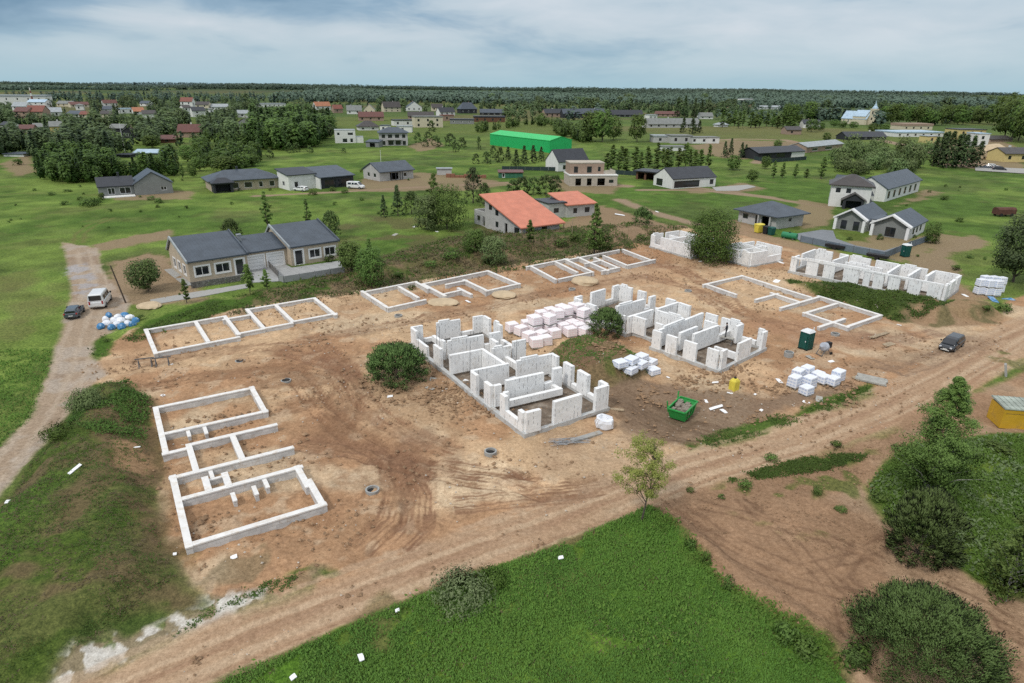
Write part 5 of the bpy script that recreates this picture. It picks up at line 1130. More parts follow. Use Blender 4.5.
# yellow site container at the right edge
YC = mat('yellow_container_paint', (.60, .36, .03), .5, .2, 1.0, dirt=(.42, .26, .05)); ROOFC = stripe_mat('container_roof', (.34, .38, .33), 1, .55, .6, rough=.8, var=.3)
A = G(999, 428); B = G(1036, 431); t = thing('site_container', A, math.atan2(B.y - A.y, B.x - A.x), 'yellow site container with a pale weathered corrugated roof at the right edge', 'container')
volume(t, 5.0, 2.2, 1.85, YC, [('f', 3.1, 3.9, .1, 1.7, 'door')], frame=DARKFR, th=.12)
mb = MB(); mb.slab([(-.05, -.08, 2.0), (5.1, -.08, 2.0), (5.1, 2.35, 2.15), (-.05, 2.35, 2.15)], .1)
for i in range(12): mb.hexa([(-.04 + .45 * i, -.06, 1.99), (.08 + .45 * i, -.06, 1.99), (.08 + .45 * i, 2.3, 2.14), (-.04 + .45 * i, 2.3, 2.14), (-.04 + .45 * i, -.06, 2.05), (.08 + .45 * i, -.06, 2.05), (.08 + .45 * i, 2.3, 2.20), (-.04 + .45 * i, 2.3, 2.20)])
mb.build('roof', ROOFC, t)
mb = MB(); mb.box(.2, 2.6, -.012, -.004, 1.45, 1.52); mb.build('painted_stripe', mat('faded_stripe', (.30, .19, .04), .6), t)
t = thing('concrete_slab', G(1006, 376), .9, 'pale concrete slab standing upright on the waste ground above the yellow container', 'concrete slab')
mb = MB(); mb.hexa([(-.35, -.1, 0), (.35, -.1, 0), (.35, .1, 0), (-.35, .1, 0), (-.35, .25, 1.3), (.35, .25, 1.3), (.35, .45, 1.3), (-.35, .45, 1.3)]); mb.build('slab', CONC, t)
# tanks and bins around the hip-roofed bungalow
def barrel(px, py, label, m, L=1.6, r=.55, rz=0.3):
    t = thing('storage_tank', G(px, py), rz, label, 'tank'); mb = MB(); mb.tube((-L / 2, 0, r + .1), (L / 2, 0, r + .1), r, n=18); mb.build('tank', m, t, bevel=.04)
    mb = MB(); mb.box(-L * .35, -L * .25, -r * .7, r * .7, 0, .25); mb.box(L * .25, L * .35, -r * .7, r * .7, 0, .25); mb.build('cradle', STEEL, t); mb = MB(); mb.tube((0, 0, r * 2 + .1), (0, 0, r * 2 + .22), .22, n=12); mb.build('lid', BLACKP, t)
def bin_(px, py, label, m, w=1.0, d=.9, h=1.2, cat='bin', name='waste_container'):
    t = thing(name, G(px, py), .5, label, cat); mb = MB(); mb.hexa([(-w * .42, -d * .42, .1), (w * .42, -d * .42, .1), (w * .42, d * .42, .1), (-w * .42, d * .42, .1), (-w / 2, -d / 2, h), (w / 2, -d / 2, h), (w / 2, d / 2, h), (-w / 2, d / 2, h)]); mb.build('bin_body', m, t)
    mb = MB(); mb.hexa([(-w * .54, -d * .54, h + .003), (w * .54, -d * .54, h + .003), (w * .54, d * .54, h + .003), (-w * .54, d * .54, h + .003), (-w * .5, -d * .3, h + .18), (w * .5, -d * .3, h + .18), (w * .5, d * .5, h + .18), (-w * .5, d * .5, h + .18)]); mb.build('lid', m, t)
    mb = MB()
    for x in (-.35, .35):
        for y in (-.3, .3): mb.tube((x * w, y * d, .0), (x * w, y * d, .11), .07, n=8)
    mb.build('wheels', BLACKP, t)
bin_(758.5, 232.5, 'yellow rubbish container in front of the pyramid-roofed bungalow', YEL, 1.8, 1.2, 1.7)
bin_(766, 234, 'dark rubbish container right of the yellow one', BLACKP, 1.3, 1.1, 1.5)
bin_(771, 235, 'dark green rubbish container next to a white sack', TGREEN, 1.2, 1.1, 1.5)
barrel(789, 239, 'long green plastic tank lying by the fence', mat('tank_green', (.03, .22, .10), .5, .15, 2), 3.0, .62, -.75)
for px, py, nm in [(835, 249.5, 'black low trailer left by the grey fence'), (877, 259.5, 'smaller black trailer near the corner of the grey fence')]:
    t = thing('site_trailer', G(px, py), -.75, nm, 'trailer'); mb = MB(); mb.hexa([(-1.7, -.6, .45), (1.7, -.6, .45), (1.7, .6, .45), (-1.7, .6, .45), (-1.8, -.65, .95), (1.8, -.65, .95), (1.8, .65, .95), (-1.8, .65, .95)]); mb.build('tub', BLACKP, t)
    for sg in (-1, 1):
        mb = MB(); mb.tube((0, sg * .62, .32), (0, sg * .8, .32), .32, n=14); mb.build('wheel', TYRE, t)
    mb = MB(); mb.beam((1.7, 0, .5), (2.9, 0, .45), .08, .08); mb.build('drawbar', STEEL, t)
# concrete rings of the wells
RING = mat('well_ring_concrete', (.36, .37, .36), .9, .2, 4, dirt=(.25, .21, .17)); HOLE = mat('well_shaft', (.03, .03, .03), 1, .2, 3)
def well(px, py, label, r=.52, h=.28):
    t = thing('well_ring', G(px, py), 0, label, 'well ring'); mb = MB(); mb.lathe([(r, -.3), (r, h), (r - .12, h), (r - .12, -.3), (r, -.3)], 22, closed=True); mb.build('ring', RING, t, smooth=False)
    mb = MB(); mb.tube((0, 0, -.05), (0, 0, .08), r - .13, n=20); mb.build('shaft', HOLE, t)
well(372.5, 492, 'open concrete well ring alone in the sandy ground left of the wheel tracks'); well(490.5, 453.5, 'open concrete well ring in front of the left block shell beside dark soil')
well(286, 380.5, 'half-buried concrete well ring inside the loop of wheel tracks', h=.06); well(398.5, 317, 'concrete well ring above the round pine bush', h=.3); well(240, 361, 'concrete ring behind the foundation nearest the camera', h=.05)
well(586, 259, 'grey concrete ring below the farthest slope foundation', h=.2); well(788.5, 356, 'grey concrete ring left of the green toilet', h=.5); well(835, 335, 'flat concrete ring behind the cement mixer', h=.25)
well(572, 290, 'concrete ring lying at the sand heap behind the pink pallets', h=.25); well(688, 292, 'concrete ring on the churned red earth behind the right block shell', h=.3)

# ------------------------------------------------------------------ pallets of blocks
def film_mat(name, col, prt, dirt=None, k=.75):
    m = mat(name, col, .35, .10, 3, dirt=dirt, spec=.5); nt = m.node_tree; b = nt.nodes['Principled BSDF']; src = b.inputs['Base Color'].links[0].from_socket
    tc = N(nt, 'ShaderNodeTexCoord'); sp = N(nt, 'ShaderNodeSeparateXYZ'); nt.links.new(tc.outputs['Object'], sp.inputs[0]); ge = N(nt, 'ShaderNodeNewGeometry'); sn = N(nt, 'ShaderNodeSeparateXYZ'); nt.links.new(ge.outputs['Normal'], sn.inputs[0])
    side = math_(nt, 'LESS_THAN', math_(nt, 'ABSOLUTE', sn.outputs[2]), .5)
    a = math_(nt, 'LESS_THAN', math_(nt, 'FRACT', math_(nt, 'MULTIPLY', sp.outputs[2], 3.4)), .42); u = math_(nt, 'LESS_THAN', math_(nt, 'FRACT', math_(nt, 'MULTIPLY', math_(nt, 'ADD', sp.outputs[0], sp.outputs[1]), 3.1)), .74)
    f_ = math_(nt, 'MULTIPLY', math_(nt, 'MULTIPLY', side, k), math_(nt, 'MULTIPLY', a, u)); nt.links.new(mixc(nt, 'MIX', f_, src, prt), b.inputs['Base Color']); return m
BLUEP = PINKP = None
FILM_T = film_mat('milky_film', (.80, .83, .88), (.34, .44, .66)); FILM_P = film_mat('pale_pink_film', (.88, .845, .85), (.80, .52, .58), (.88, .76, .79), .5)
def pallet_proto(film, prt, h=1.15):
    t = bpy.data.objects.new('block_pallet', None); C.objects.link(t); mb = MB()
    for y in (-.45, 0, .45): mb.box(-.55, .55, y - .05, y + .05, 0, .1)
    for i in range(6): mb.box(-.55 + .19 * i, -.42 + .19 * i, -.5, .5, .103, .125)
    parts = [mb.build('pallet_base', OLDWOOD, t)]
    mb = MB(); k = rr.uniform(.02, .05); mb.hexa([(-.58, -.53, .13), (.58, -.53, .13), (.58, .53, .13), (-.58, .53, .13), (-.55, -.5, h), (.55 - k, -.5, h + k), (.55, .5, h), (-.55, .5, h - k)]); parts.append(mb.build('film_wrap', film, t, bevel=.05))
    return t, parts
def fcopy(proto, loc, rz, label, cat, group, sc=(1, 1, 1)):
    t, parts = proto; c = t.copy(); C.objects.link(c); c.location = loc; c.rotation_euler = (0, 0, rz); c.scale = sc
    for k in list(c.keys()): del c[k]
    tag(c, label, cat, group)
    for p_ in parts:
        d = p_.copy(); C.objects.link(d); d.parent = c
    return c
def kill(proto):
    for p_ in proto[1]: bpy.data.objects.remove(p_)
    bpy.data.objects.remove(proto[0])
PB = pallet_proto(FILM_T, BLUEP); PW = pallet_proto(FILM_T, BLUEP, .85); PP = pallet_proto(FILM_P, PINKP)
gB = 'wrapped block pallets beside the green verge'
BL = [(793.5, 387, 0, 'B', 'front left white wrapped pallet of the pair nearest the toilet'), (808.5, 387.5, 0, 'B', 'front wrapped pallet with blue print, middle of the three in front'), (822, 383, 0, 'W', 'plain wrapped pallet right of the two front ones'),
      (797, 380, 0, 'B', 'white wrapped pallet standing second row behind the front left one'), (806, 377, .0, 'B', 'hindmost wrapped pallet of the group near the toilet'), (817, 380, 0, 'W', 'low wrapped pallet in the second row, beside the hindmost'),
      (805.5, 394.5, .0, 'W', 'small half-height wrapped pallet set apart in front of its group'), (832, 385, 0, 'W', 'low wrapped pallet before the tall one at the right of the group'), (837, 381, 0, 'B', 'tall wrapped pallet with blue print at the right end of the group')]
for px, py, dz, k, lb in BL: fcopy(PB if k == 'B' else PW, G(px, py), .62 + rr.uniform(-.1, .1), lb, 'pallet', gB, (1, 1, 1.1))
gW = 'wrapped pallets on the churned earth'
for px, py, lb in [(620, 367, 'leftmost wrapped pallet of the cluster on the churned earth'), (630, 372, 'front wrapped pallet of the cluster, second from the left'), (640, 368.5, 'wrapped pallet in the middle of the cluster by the mound'), (652.5, 374, 'wrapped pallet lying apart at the right front of the cluster'),
                   (631, 363.5, 'back left wrapped pallet of the cluster below the bush'), (641, 360.5, 'hindmost wrapped pallet of the cluster below the bush'), (650, 365.5, 'right back wrapped pallet of the cluster below the bush')]:
    fcopy(PW, G(px, py), .75 + rr.uniform(-.25, .25), lb, 'pallet', gW, (1.15, 1.15, .85))
gP = 'pink and white block pallets between the two shells'; k = 0
PK = [(512, 331.5, 0), (521, 335, 0), (529, 341, 0), (536, 347, 0), (527, 329, 0), (535, 334, 0), (541, 340, 0), (545, 345, 0), (533, 324, 0), (541, 328, 0), (549, 333, 0), (554, 338, 0), (541, 319, 0), (549, 322, 0), (557, 327, 0), (563, 332, 0), (550, 316, 0), (559, 319, 0), (566, 324, 0), (572, 329, 0), (561, 313, 0), (570, 316, 0), (577, 321, 0), (583, 326, 0), (579, 332, 0), (592, 330, 0), (574, 311, 0), (583, 313, 0), (588, 319, 0), (570, 336, 0), (592, 316, 0), (585, 336, 0),
      (535, 334, 1), (549, 333, 1), (557, 327, 1), (566, 324, 1), (577, 321, 1), (583, 326, 1)]
SIDE = ['at the left end of the row near the left shell', 'in the left half of the row', 'in the middle of the row behind the mound', 'in the right half of the row', 'at the right end beside the small pine bush']
for px, py, up_ in PK:
    g = G(px, py); g.z += up_ * 1.19
    fcopy(PP, g, .55 + rr.uniform(-.3, .3), ('upper pink and white pallet, ' if up_ else 'pink and white pallet, ') + SIDE[min(4, max(0, int((px - 508) / 17)))], 'pallet', gP + (', upper layer' if up_ else ''), (1.22, 1.22, 1.02))
gR = 'white pallets by the dirt heap at the right'; k = 0
for i, (px, py) in enumerate([(978, 294), (986.5, 295), (994.5, 295.5), (982, 290.5), (990, 291), (998, 292)]):
    for lv in (0, 1):
        g = G(px, py); g.z += lv * 1.2
        fcopy(PB, g, .1, ['lower', 'upper'][lv] + ' white pallet, ' + ['front left', 'front middle', 'front right', 'back left', 'back middle', 'back right'][i] + ' stack right of the long shell', 'pallet', gR)
for q in (PB, PW, PP): kill(q)
# stacked timbers, formwork panels and other loose things
def stack(px, py, rz, L, W, n, m, label, name='plank_stack', cat='planks', hh=.08, h0=0.0, jit=.08):
    t = thing(name, G(px, py), rz, label, cat); r2 = random.Random(int(px * 7 + py)); mb = MB()
    for i in range(n):
        for j in range(2 if n > 3 else 1):
            y = -W / 2 + W * i / n; a = r2.uniform(-jit, jit) * 1.5; mb.box(-L / 2 + a, L / 2 + a, y + .01, y + W / n - .02, h0 + j * (hh + .006), h0 + j * (hh + .006) + hh)
    mb.build('boards', m, t)
    mb = MB()
    for x in (-L * .3, L * .3): mb.box(x - .06, x + .06, -W / 2, W / 2, -.12, h0 - .004 if h0 > 0 else -.003)
    mb.build('bearer', TIMBER, t); return t
stack(871, 381, -.6, 2.8, 1.8, 6, OLDWOOD, 'stack of grey weathered boards beside the dirt road, right of the pallets', h0=.1)
stack(859, 379, .5, 1.4, 1.0, 3, TIMBER, 'small pile of pale timber between the pallets and the grey boards', 'timber_pile', h0=.1)
stack(879, 336, .55, 3.6, .5, 3, TIMBER, 'pale long timbers lying on the red earth behind the road junction', 'timber_pile', h0=.1)
stack(586, 437.5, .52, 3.1, .55, 1, CONC, 'flat pale concrete lintel lying in front of the left block shell', 'concrete_lintel', 'lintel', .16)
stack(610, 410, -.2, 2.4, .35, 2, TIMBER, 'short timbers sticking out behind the big white bag', 'timber_pile', h0=.1)
stack(889, 415 - 70, .5, 1.6, .8, 3, TIMBER, 'boards lying on the churned earth in front of the black car', h0=.08)
t = thing('steel_mesh_bundle', G(563, 443.5), .1, 'bundle of bent grey reinforcement mesh on the sand beside the concrete lintel', 'steel mesh'); mb = MB(); r2 = random.Random(8)
for i in range(34):
    a = Vector((r2.uniform(-1.4, 1.2), r2.uniform(-.45, .45), r2.uniform(.02, .3))); mb.beam(a, a + Vector((r2.uniform(.6, 1.4), r2.uniform(-.3, .3), r2.uniform(-.12, .2))), .03, .03)
mb.build('bars', mat('mesh_steel', (.34, .36, .38), .5, .2, 4), t)
# the crumpled white bag at the corner of the left shell
def blob(name, px, py, r, h, m, label, cat, seed, sq=1.0, parts=None, rz=0):
    rs_ = np.random.RandomState(seed); bm = bmesh.new(); bmesh.ops.create_icosphere(bm, subdivisions=3, radius=1)
    for v in bm.verts:
        n = .82 + .36 * float(fbm(np.array([v.co.x * 2 + seed * 3.3 + v.co.z]), np.array([v.co.y * 2 - v.co.z * 2.1]), 1.0, 3, seed)[0]); v.co = Vector((v.co.x * r * n, v.co.y * r * sq * n, max(v.co.z, -.35) * h * .5 * n + h * .17))
    me = bpy.data.meshes.new(name); bm.to_mesh(me); bm.free(); me.materials.append(m); o = bpy.data.objects.new(name, me); C.objects.link(o)
    o.location = G(px, py); o.rotation_euler = (0, 0, rz); return tag(o, label, cat)
t = thing('bulk_bag', G(604, 428), .4, 'big open white bulk bag at the corner of the left block shell', 'bulk bag')
mb = MB(); r2 = random.Random(4); n = 14; P = []
for rad, z in [(.5, 0), (.78, .25), (.82, .75), (.72, 1.05), (.52, 1.08), (.45, .7), (.25, .6)]: P.append([( (rad * (1 + r2.uniform(-.12, .12))) * math.cos(6.283 * i / n), (rad * (1 + r2.uniform(-.12, .12))) * math.sin(6.283 * i / n), z + r2.uniform(-.06, .06)) for i in range(n)])
for ring in P: mb.v += ring
for j in range(len(P) - 1):
    for i in range(n): mb.f.append((j * n + i, j * n + (i + 1) % n, (j + 1) * n + (i + 1) % n, (j + 1) * n + i))
mb.f.append(tuple(range((len(P) - 1) * n, len(P) * n))); mb.f.append(tuple(range(n - 1, -1, -1))); mb.build('bag_cloth', WRAP, t)
mb = MB()
for a in (0, 1.57, 3.14, 4.7): mb.beam((.7 * math.cos(a), .7 * math.sin(a), 1.0), (.95 * math.cos(a + .2), .95 * math.sin(a + .2), .75), .06, .02)
mb.build('lifting_loop', WRAP, t)
# blue and white bags
BLUEB = mat('blue_tarpaulin', (.06, .24, .48), .5, .3, 3, dirt=(.5, .55, .6)); gS = 'blue and white bags heaped by the lane'; r2 = random.Random(12)
for i, (px, py, c) in enumerate([(101, 328, 0), (107, 325, 1), (112, 329, 0), (117, 326, 1), (122, 328, 0), (128, 325, 1), (133, 325.5, 0), (136, 322, 0), (106, 321, 1), (109, 317, 0), (118, 319, 1), (125, 317, 0), (114, 322, 1), (130, 319, 1), (121, 322, 1)]):
    o = blob('rubbish_bag', px, py, .55 + r2.uniform(-.08, .1), .95, BLUEB if c == 0 else WRAP, ('blue' if c == 0 else 'white') + ' plastic bag in the heap in front of the white van', 'bag', 20 + i, .8, rz=r2.uniform(0, 3)); o['group'] = gS + (' (blue)' if c == 0 else ' (white)')
# scraps, foam boards, film
def scrap(px, py, L, W, rz, m, label, name='foam_board', cat='board', z=.06, tilt=.1):
    L *= .72; W *= .72; mb = MB(); r2 = random.Random(int(px * 3 + py)); P = [(-L / 2, -W / 2), (L / 2 * r2.uniform(.8, 1), -W / 2), (L / 2, W / 2 * r2.uniform(.7, 1)), (0, W / 2), (-L / 2 * r2.uniform(.75, 1), W / 2 * r2.uniform(.8, 1))]
    mb.slab([(a, b, z + a * tilt + b * tilt * .5 + .05) for a, b in P], .05); o = mb.build(name, m, None); o.location = G(px, py); o.rotation_euler = (0, 0, rz); return tag(o, label, cat)
FOAM = mat('white_foam', (.86, .87, .87), .7, .05, 3)
scrap(361.5, 661, .75, .38, -1.1, FOAM, 'rectangular white foam board lying in the lawn, nearest the camera but one', z=.25); scrap(397.5, 613.5, .36, .3, .4, FOAM, 'small square white foam scrap in the lawn by the reddish patch', 'foam_scrap', 'scrap', z=.22)
scrap(560.5, 560.5, .5, .36, .2, FOAM, 'white foam scrap in the lawn below the left block shell', 'foam_scrap', 'scrap', z=.22); scrap(293.5, 681, .45, .4, .8, FOAM, 'white foam scrap at the bottom edge of the photo, beside the road', 'foam_scrap', 'scrap', z=.25)
for i, (px, py, L, W, lb) in enumerate([(715, 383, 1.0, .35, 'bent white sheet scrap right of the yellow canister'), (779, 381.5, 1.3, .6, 'white foam plate left of the wrapped pallets'), (716, 408, 2.2, .5, 'long white film scrap on the churned earth'), (724, 412, 1.1, .6, 'crumpled white film in front of the long scrap'),
     (761, 411, .6, .4, 'small white scrap on the earth near the green strip'), (806, 403, .9, .7, 'white torn packaging in front of the half-height pallet'), (819, 400, 1.7, .9, 'pale carton heap by the green strip'), (731, 394, 1.2, .35, 'thin white board beside the yellow canister'),
     (706, 402, .8, .4, 'white scrap right of the skip'), (831, 362, .9, .6, 'white paper sack beside the cement mixer'), (810, 358, 1.3, .8, 'pale planks and sacks at the foot of the toilet'), (755, 395, .4, .3, 'tiny white flake on the earth'), (668, 378, .5, .3, 'small white scrap below the wrapped cluster'),
     (465, 382, 1.0, .7, 'white foam piece right of the round pine bush'), (430, 389, 1.3, .6, 'pale film on the sand at the right of the pine bush'), (433, 380, 1.0, .9, 'yellowish board leaning by the left shell'), (390, 397, .8, .5, 'white stone-like sack in front of the round pine bush'),
     (175, 555, .3, .3, 'white crumb of foam left below the near foundation'), (234, 558, .6, .5, 'crumpled white and pink film below the near foundation'), (468, 302, 1.4, .5, 'white board in front of the second slope foundation'), (172, 365, .4, .2, 'white scrap behind the near foundation'), (163, 396, .5, .5, 'white scrap at the edge of the bank'),
     (75, 470, 1.7, .4, 'crumpled white film on the grassy bank'), (137, 448, .8, .18, 'white stick on the brown scar of the bank'), (8, 503, .5, .4, 'small white rag at the left edge'), (700, 262, .8, .5, 'white sack below the round willow'), (781, 263, 2.2, 1.0, 'heap of white film beside the low shell'), (776, 282, 2.4, 1.2, 'scattered white blocks and film in front of the long shell'),
     (899, 325.5, .8, .3, 'white rag on the red earth by the near bank'), (993, 300, 3.2, 1.2, 'pile of blue-grey sheets by the dirt heap'), (1008, 300, 2.2, 1.4, 'pale blue tarpaulin on the dirt heap'), (965, 296, 1.5, .8, 'white sheets left of the pallets at the right'), (600, 425, 1.2, .4, 'pale offcuts beside the big white bag'), (657, 212, 1.6, .8, 'white pile beside the dark round bush'),
     (415, 227, 1.6, .9, 'white sack in the meadow below the willows'), (437, 232, 1.0, .7, 'small white litter below the willows'), (395, 235, 2.0, 1.1, 'pale heap in the meadow'), (620, 215, 3.5, 2.0, 'white sheets stacked behind the large orange-roofed house')]):
    scrap(px, py, L, W, (i * 1.7) % 3, FOAM if 'pale' not in lb and 'yellowish' not in lb and 'blue' not in lb else (BLUEB if 'blue' in lb else OLDWOOD), lb, 'loose_sheet', 'scrap')
# grey trestles on the sand
for i, (px, py) in enumerate([(146, 367), (163, 366)]):
    t = thing('steel_trestle', G(px, py), .35, ['left', 'right'][i] + ' one of two dark steel trestles on the sand by the lane', 'trestle'); mb = MB()
    for sx in (-1, 1): mb.beam((sx * .6, -.35, 0), (sx * .6, 0, .95), .07, .07); mb.beam((sx * .6, .35, 0), (sx * .6, 0, .95), .07, .07); mb.beam((sx * .6, -.3, .1), (sx * .6, .3, .1), .05, .05)
    mb.build('leg', STEEL, t); mb = MB(); mb.beam((-.9, 0, .98), (.9, 0, .98), .08, .1); mb.build('top_bar', STEEL, t)
# cement mixer
t = thing('cement_mixer', G(823, 354.5), .4, 'grey cement mixer with a black motor cover, right of the green toilet', 'cement mixer')
mb = MB(); mb.lathe([(.18, -.5), (.5, -.25), (.55, .1), (.32, .5), (.3, .52)], 16); o = mb.build('drum', mat('mixer_grey', (.42, .45, .50), .5, .2, 2), t); o.location = (0, 0, .95); o.rotation_euler = (0, -.9, 0)
mb = MB()
for sy in (-1, 1): mb.beam((-.7, sy * .4, 0), (0, sy * .42, 1.0), .06, .06); mb.beam((.7, sy * .4, 0), (0, sy * .42, 1.0), .06, .06)
mb.beam((-.7, -.4, .1), (-.7, .4, .1), .06, .06); mb.build('frame', STEEL, t); mb = MB(); mb.box(.35, .85, -.25, .25, .8, 1.45); mb.build('motor_cover', BLACKP, t)
for sy in (-1, 1): mb = MB(); mb.tube((.7, sy * .42, .2), (.7, sy * .5, .2), .2, n=12); mb.build('wheel', TYRE, t)

# ------------------------------------------------------------------ fences, posts, paved yards
def fence(label, name, line, h, m, step=2.5, panel=True, zoff=.08, post=STEEL, gap=.12):
    P = [G(*q) for q in line]; t = thing(name, P[0], 0, label, 'fence'); o = P[0]
    for a, b in zip(P[:-1], P[1:]):
        n = max(1, round((b - a).length / step))
        for i in range(n):
            p = a.lerp(b, i / n) - o; q = a.lerp(b, (i + 1) / n) - o
            mb = MB(); mb.tube((p.x, p.y, p.z), (p.x, p.y, p.z + h + .08), .05, n=6); mb.build('post', post, t)
            if panel:
                mb = MB(); d = (q - p).normalized() * .07; wallbar(mb, (p + d).xy, (q - d).xy, .04, min(p.z, q.z) + zoff, min(p.z, q.z) + h, ext=False)
                mb.build('panel', m, t)
            else:
                mb = MB()
                for z in (.25, h * .55, h): mb.beam(p + Vector((0, 0, z)), q + Vector((0, 0, z)), .04, .05)
                mb.build('rail', m, t)
    p = P[-1] - o; mb = MB(); mb.tube(p, p + Vector((0, 0, h + .08)), .05, n=6); mb.build('post', post, t)
GABION = mat('stone_panel', (.15, .14, .13), .9, .5, 6, dirt=(.36, .35, .33), bump=.5); GFENCE = mat('grey_fence_sheet', (.30, .31, .31), .7, .15, 1.5); BFENCE = mat('blue_grey_fence', (.16, .20, .24), .6, .2, 1.0)
DFENCE = mat('dark_fence', (.03, .05, .05), .7, .2, 1)
fence('low dark stone-filled fence before the left half of the twin house', 'garden_fence', [(192, 289), (243, 281)], 1.0, GABION, 2.2)
fence('pale grey panel fence before the right half of the twin house', 'garden_fence', [(279, 281), (284, 283), (345, 273)], 1.05, GFENCE, 2.4)
fence('dark short fence beside the garage drive', 'garden_fence', [(268, 266.5), (279, 278)], 1.1, GABION, 2.2)
fence('blue-grey sheet fence round the yard of the gabled pair house', 'yard_fence', [(800, 242), (838, 250), (884, 259), (909, 248), (930, 241)], 1.3, BFENCE, 2.6)
fence('dark fence behind the black bungalow at the right', 'yard_fence', [(754, 160), (770, 163), (806, 160)], 1.6, DFENCE, 4)
fence('dark green mesh fence between the two-storey block house and the long white house', 'yard_fence', [(608, 174), (640, 176)], 1.5, DFENCE, 3)
fence('dark hedge-like fence left of the white gabled house', 'yard_fence', [(502, 170), (556, 171)], 1.4, DFENCE, 3)
def sheet(name, L, m, dz=.07):
    P = [G(*q) for q in L]; mb = MB(); mb.slab([(p.x, p.y, p.z + dz) for p in P], .12); o = mb.build(name, m); o['kind'] = 'structure'; return o
PAVE = block_mat('grey_paving', (.34, .345, .34), (.22, .22, .22), .4, .4, marks=0, var=.08); ASPH = mat('asphalt', (.21, .225, .24), .9, .15, .6)
sheet('paved_driveway', [(250, 283), (245, 271), (284, 264), (292, 268), (340, 261), (344, 272), (285, 281)], PAVE); sheet('paved_path', [(150, 300), (196, 292), (247, 284), (248, 288), (200, 297), (152, 305)], CONC, .06)
sheet('asphalt_yard', [(790, 235), (822, 230), (833, 231), (836, 239), (856, 246), (884, 251), (905, 245), (921, 238), (931, 240), (908, 248), (884, 257), (838, 249), (800, 241)], ASPH, .09)
sheet('concrete_pad', [(712, 187.5), (748, 185), (756, 187), (738, 191), (716, 191)], CONC, .10); sheet('asphalt_lot', [(975, 167), (1040, 170), (1040, 175), (975, 171)], CONC, .3)
def pole(px, py, h, label, m=None, r=.11, cross=False, name='utility_pole', lean=0):
    t = thing(name, G(px, py), 0, label, 'pole'); mb = MB(); mb.tube((0, 0, -.3), (lean, 0, h), r, r * .7, n=8); mb.build('shaft', m or mat('pole_wood', (.085, .065, .05), .9, .2, 3), t)
    if cross:
        mb = MB(); mb.beam((-.6, 0, h - .3), (.6, 0, h - .3), .08, .08); mb.build('cross_arm', STEEL, t)
pole(126, 302.5, 5.2, 'dark leaning wooden pole beside the single pine near the twin house', lean=-1.0)
pole(381, 163, 5, 'thin white pole behind the pale bungalow', PVC, .08); pole(125, 152, 12, 'tall thin pale pole in the thicket on the left', PVC, .1)
pole(572, 233.5, 3.0, 'thin timber prop beside the large orange-roofed house', TIMBER, .07)
pole(818, 262, 2.6, 'thin grey fence pole behind the long shell', STEEL, .05)
# old boat-like brown shelter in the right meadow
t = thing('rusty_trailer', G(1003, 216), .1, 'rust-brown tarped trailer alone in the right-hand meadow', 'trailer'); mb = MB(); mb.box(-2.4, 2.4, -1, 1, .5, 1.7); mb.prism([(-1, 1.7), (1, 1.7), (.5, 2.1), (-.5, 2.1)], 0, -2.4, 2.4); mb.build('box', mat('rust', (.12, .055, .04), .9, .3, 1), t)
for x in (-1.4, 1.4):
    for s in (-1, 1): mb = MB(); mb.tube((x, s * .85, .42), (x, s * 1.05, .42), .42, n=12); mb.build('wheel', TYRE, t)
# smaller white vehicles and boxes by the far houses
for px, py, to, lb, kd in [(356, 188.5, (366, 189), 'white van parked right of the black-fronted house', 'van'), (301, 191, (290, 190), 'white car in front of the black-fronted house', 'car'), (993, 167.5, (1002, 168), 'white car on the paved lot by the sand heap', 'car'), (985.5, 168.5, (978, 168), 'dark car next to the white car by the sand heap', 'car'), (999, 170.5, (1008, 171), 'black car farthest right on the paved lot', 'mpv')]:
    vehicle('parked_car', lb, 'car', px, py, to, {'white': MATS['white_paint'], 'dark ': MATS['blue_grey_paint'], 'black': MATS['black_paint']}[lb[:5]], kd)
t = thing('wood_shelter', G(437, 175), .1, 'low pale shed roof beside a row of brown sheds in the meadow', 'shed'); volume(t, 5, 3, 2.0, PLA_LGREY, [], th=.2); flat(t, 5, 3, 2.0, R_LGREY, over=.3, t=.2)
t = thing('garden_shed', G(499, 178), .1, 'small green shed with a rusty roof left of the large orange-roofed house', 'shed'); volume(t, 8, 3, 1.7, mat('shed_green', (.05, .17, .10), .8), [('f', 1, 2, .1, 1.6, 'door')], th=.2, far=True); mono(t, 8, 3, 1.7, 2.1, PLA_BROWN, R_MAROON, over=.3)
t = thing('brick_stack', G(446, 177.5), -.05, 'long low stack of red-brown bricks beside the pale shed roof', 'brick stack'); mb = MB(); r2 = random.Random(2)
for i in range(9): mb.box(i * 1.5, i * 1.5 + 1.4, 0, 1.1, 0, 1.0 + r2.uniform(-.3, .2))
mb.build('bricks', mat('red_bricks', (.28, .13, .08), .9, .3, 3), t)
# sand heap at far right
def heap(name, px, py, r, h, m, label, seed, sq=.8): return blob(name, px, py, r, h * 1.4, m, label, 'heap', seed, sq)
SAND = mat('sand_heap', (.56, .44, .29), .95, .2, 1.0, bump=.3)
heap('sand_heap', 991, 159, 6.5, 7.0, SAND, 'big sand heap beside the yellow house at the right edge', 41); heap('sand_heap', 503, 296, 1.9, .7, SAND, 'flat sand heap in front of the second slope foundation', 42); heap('sand_heap', 585, 283, 2.1, 1.0, SAND, 'sand heap below the farthest slope foundation', 43)
heap('sand_heap', 443, 303, 2.2, .5, SAND, 'low spread of sand between two outlines of the slope foundation', 44); heap('sand_heap', 150, 307, 1.6, .7, SAND, 'small sand heap beside the path of the twin house', 45)

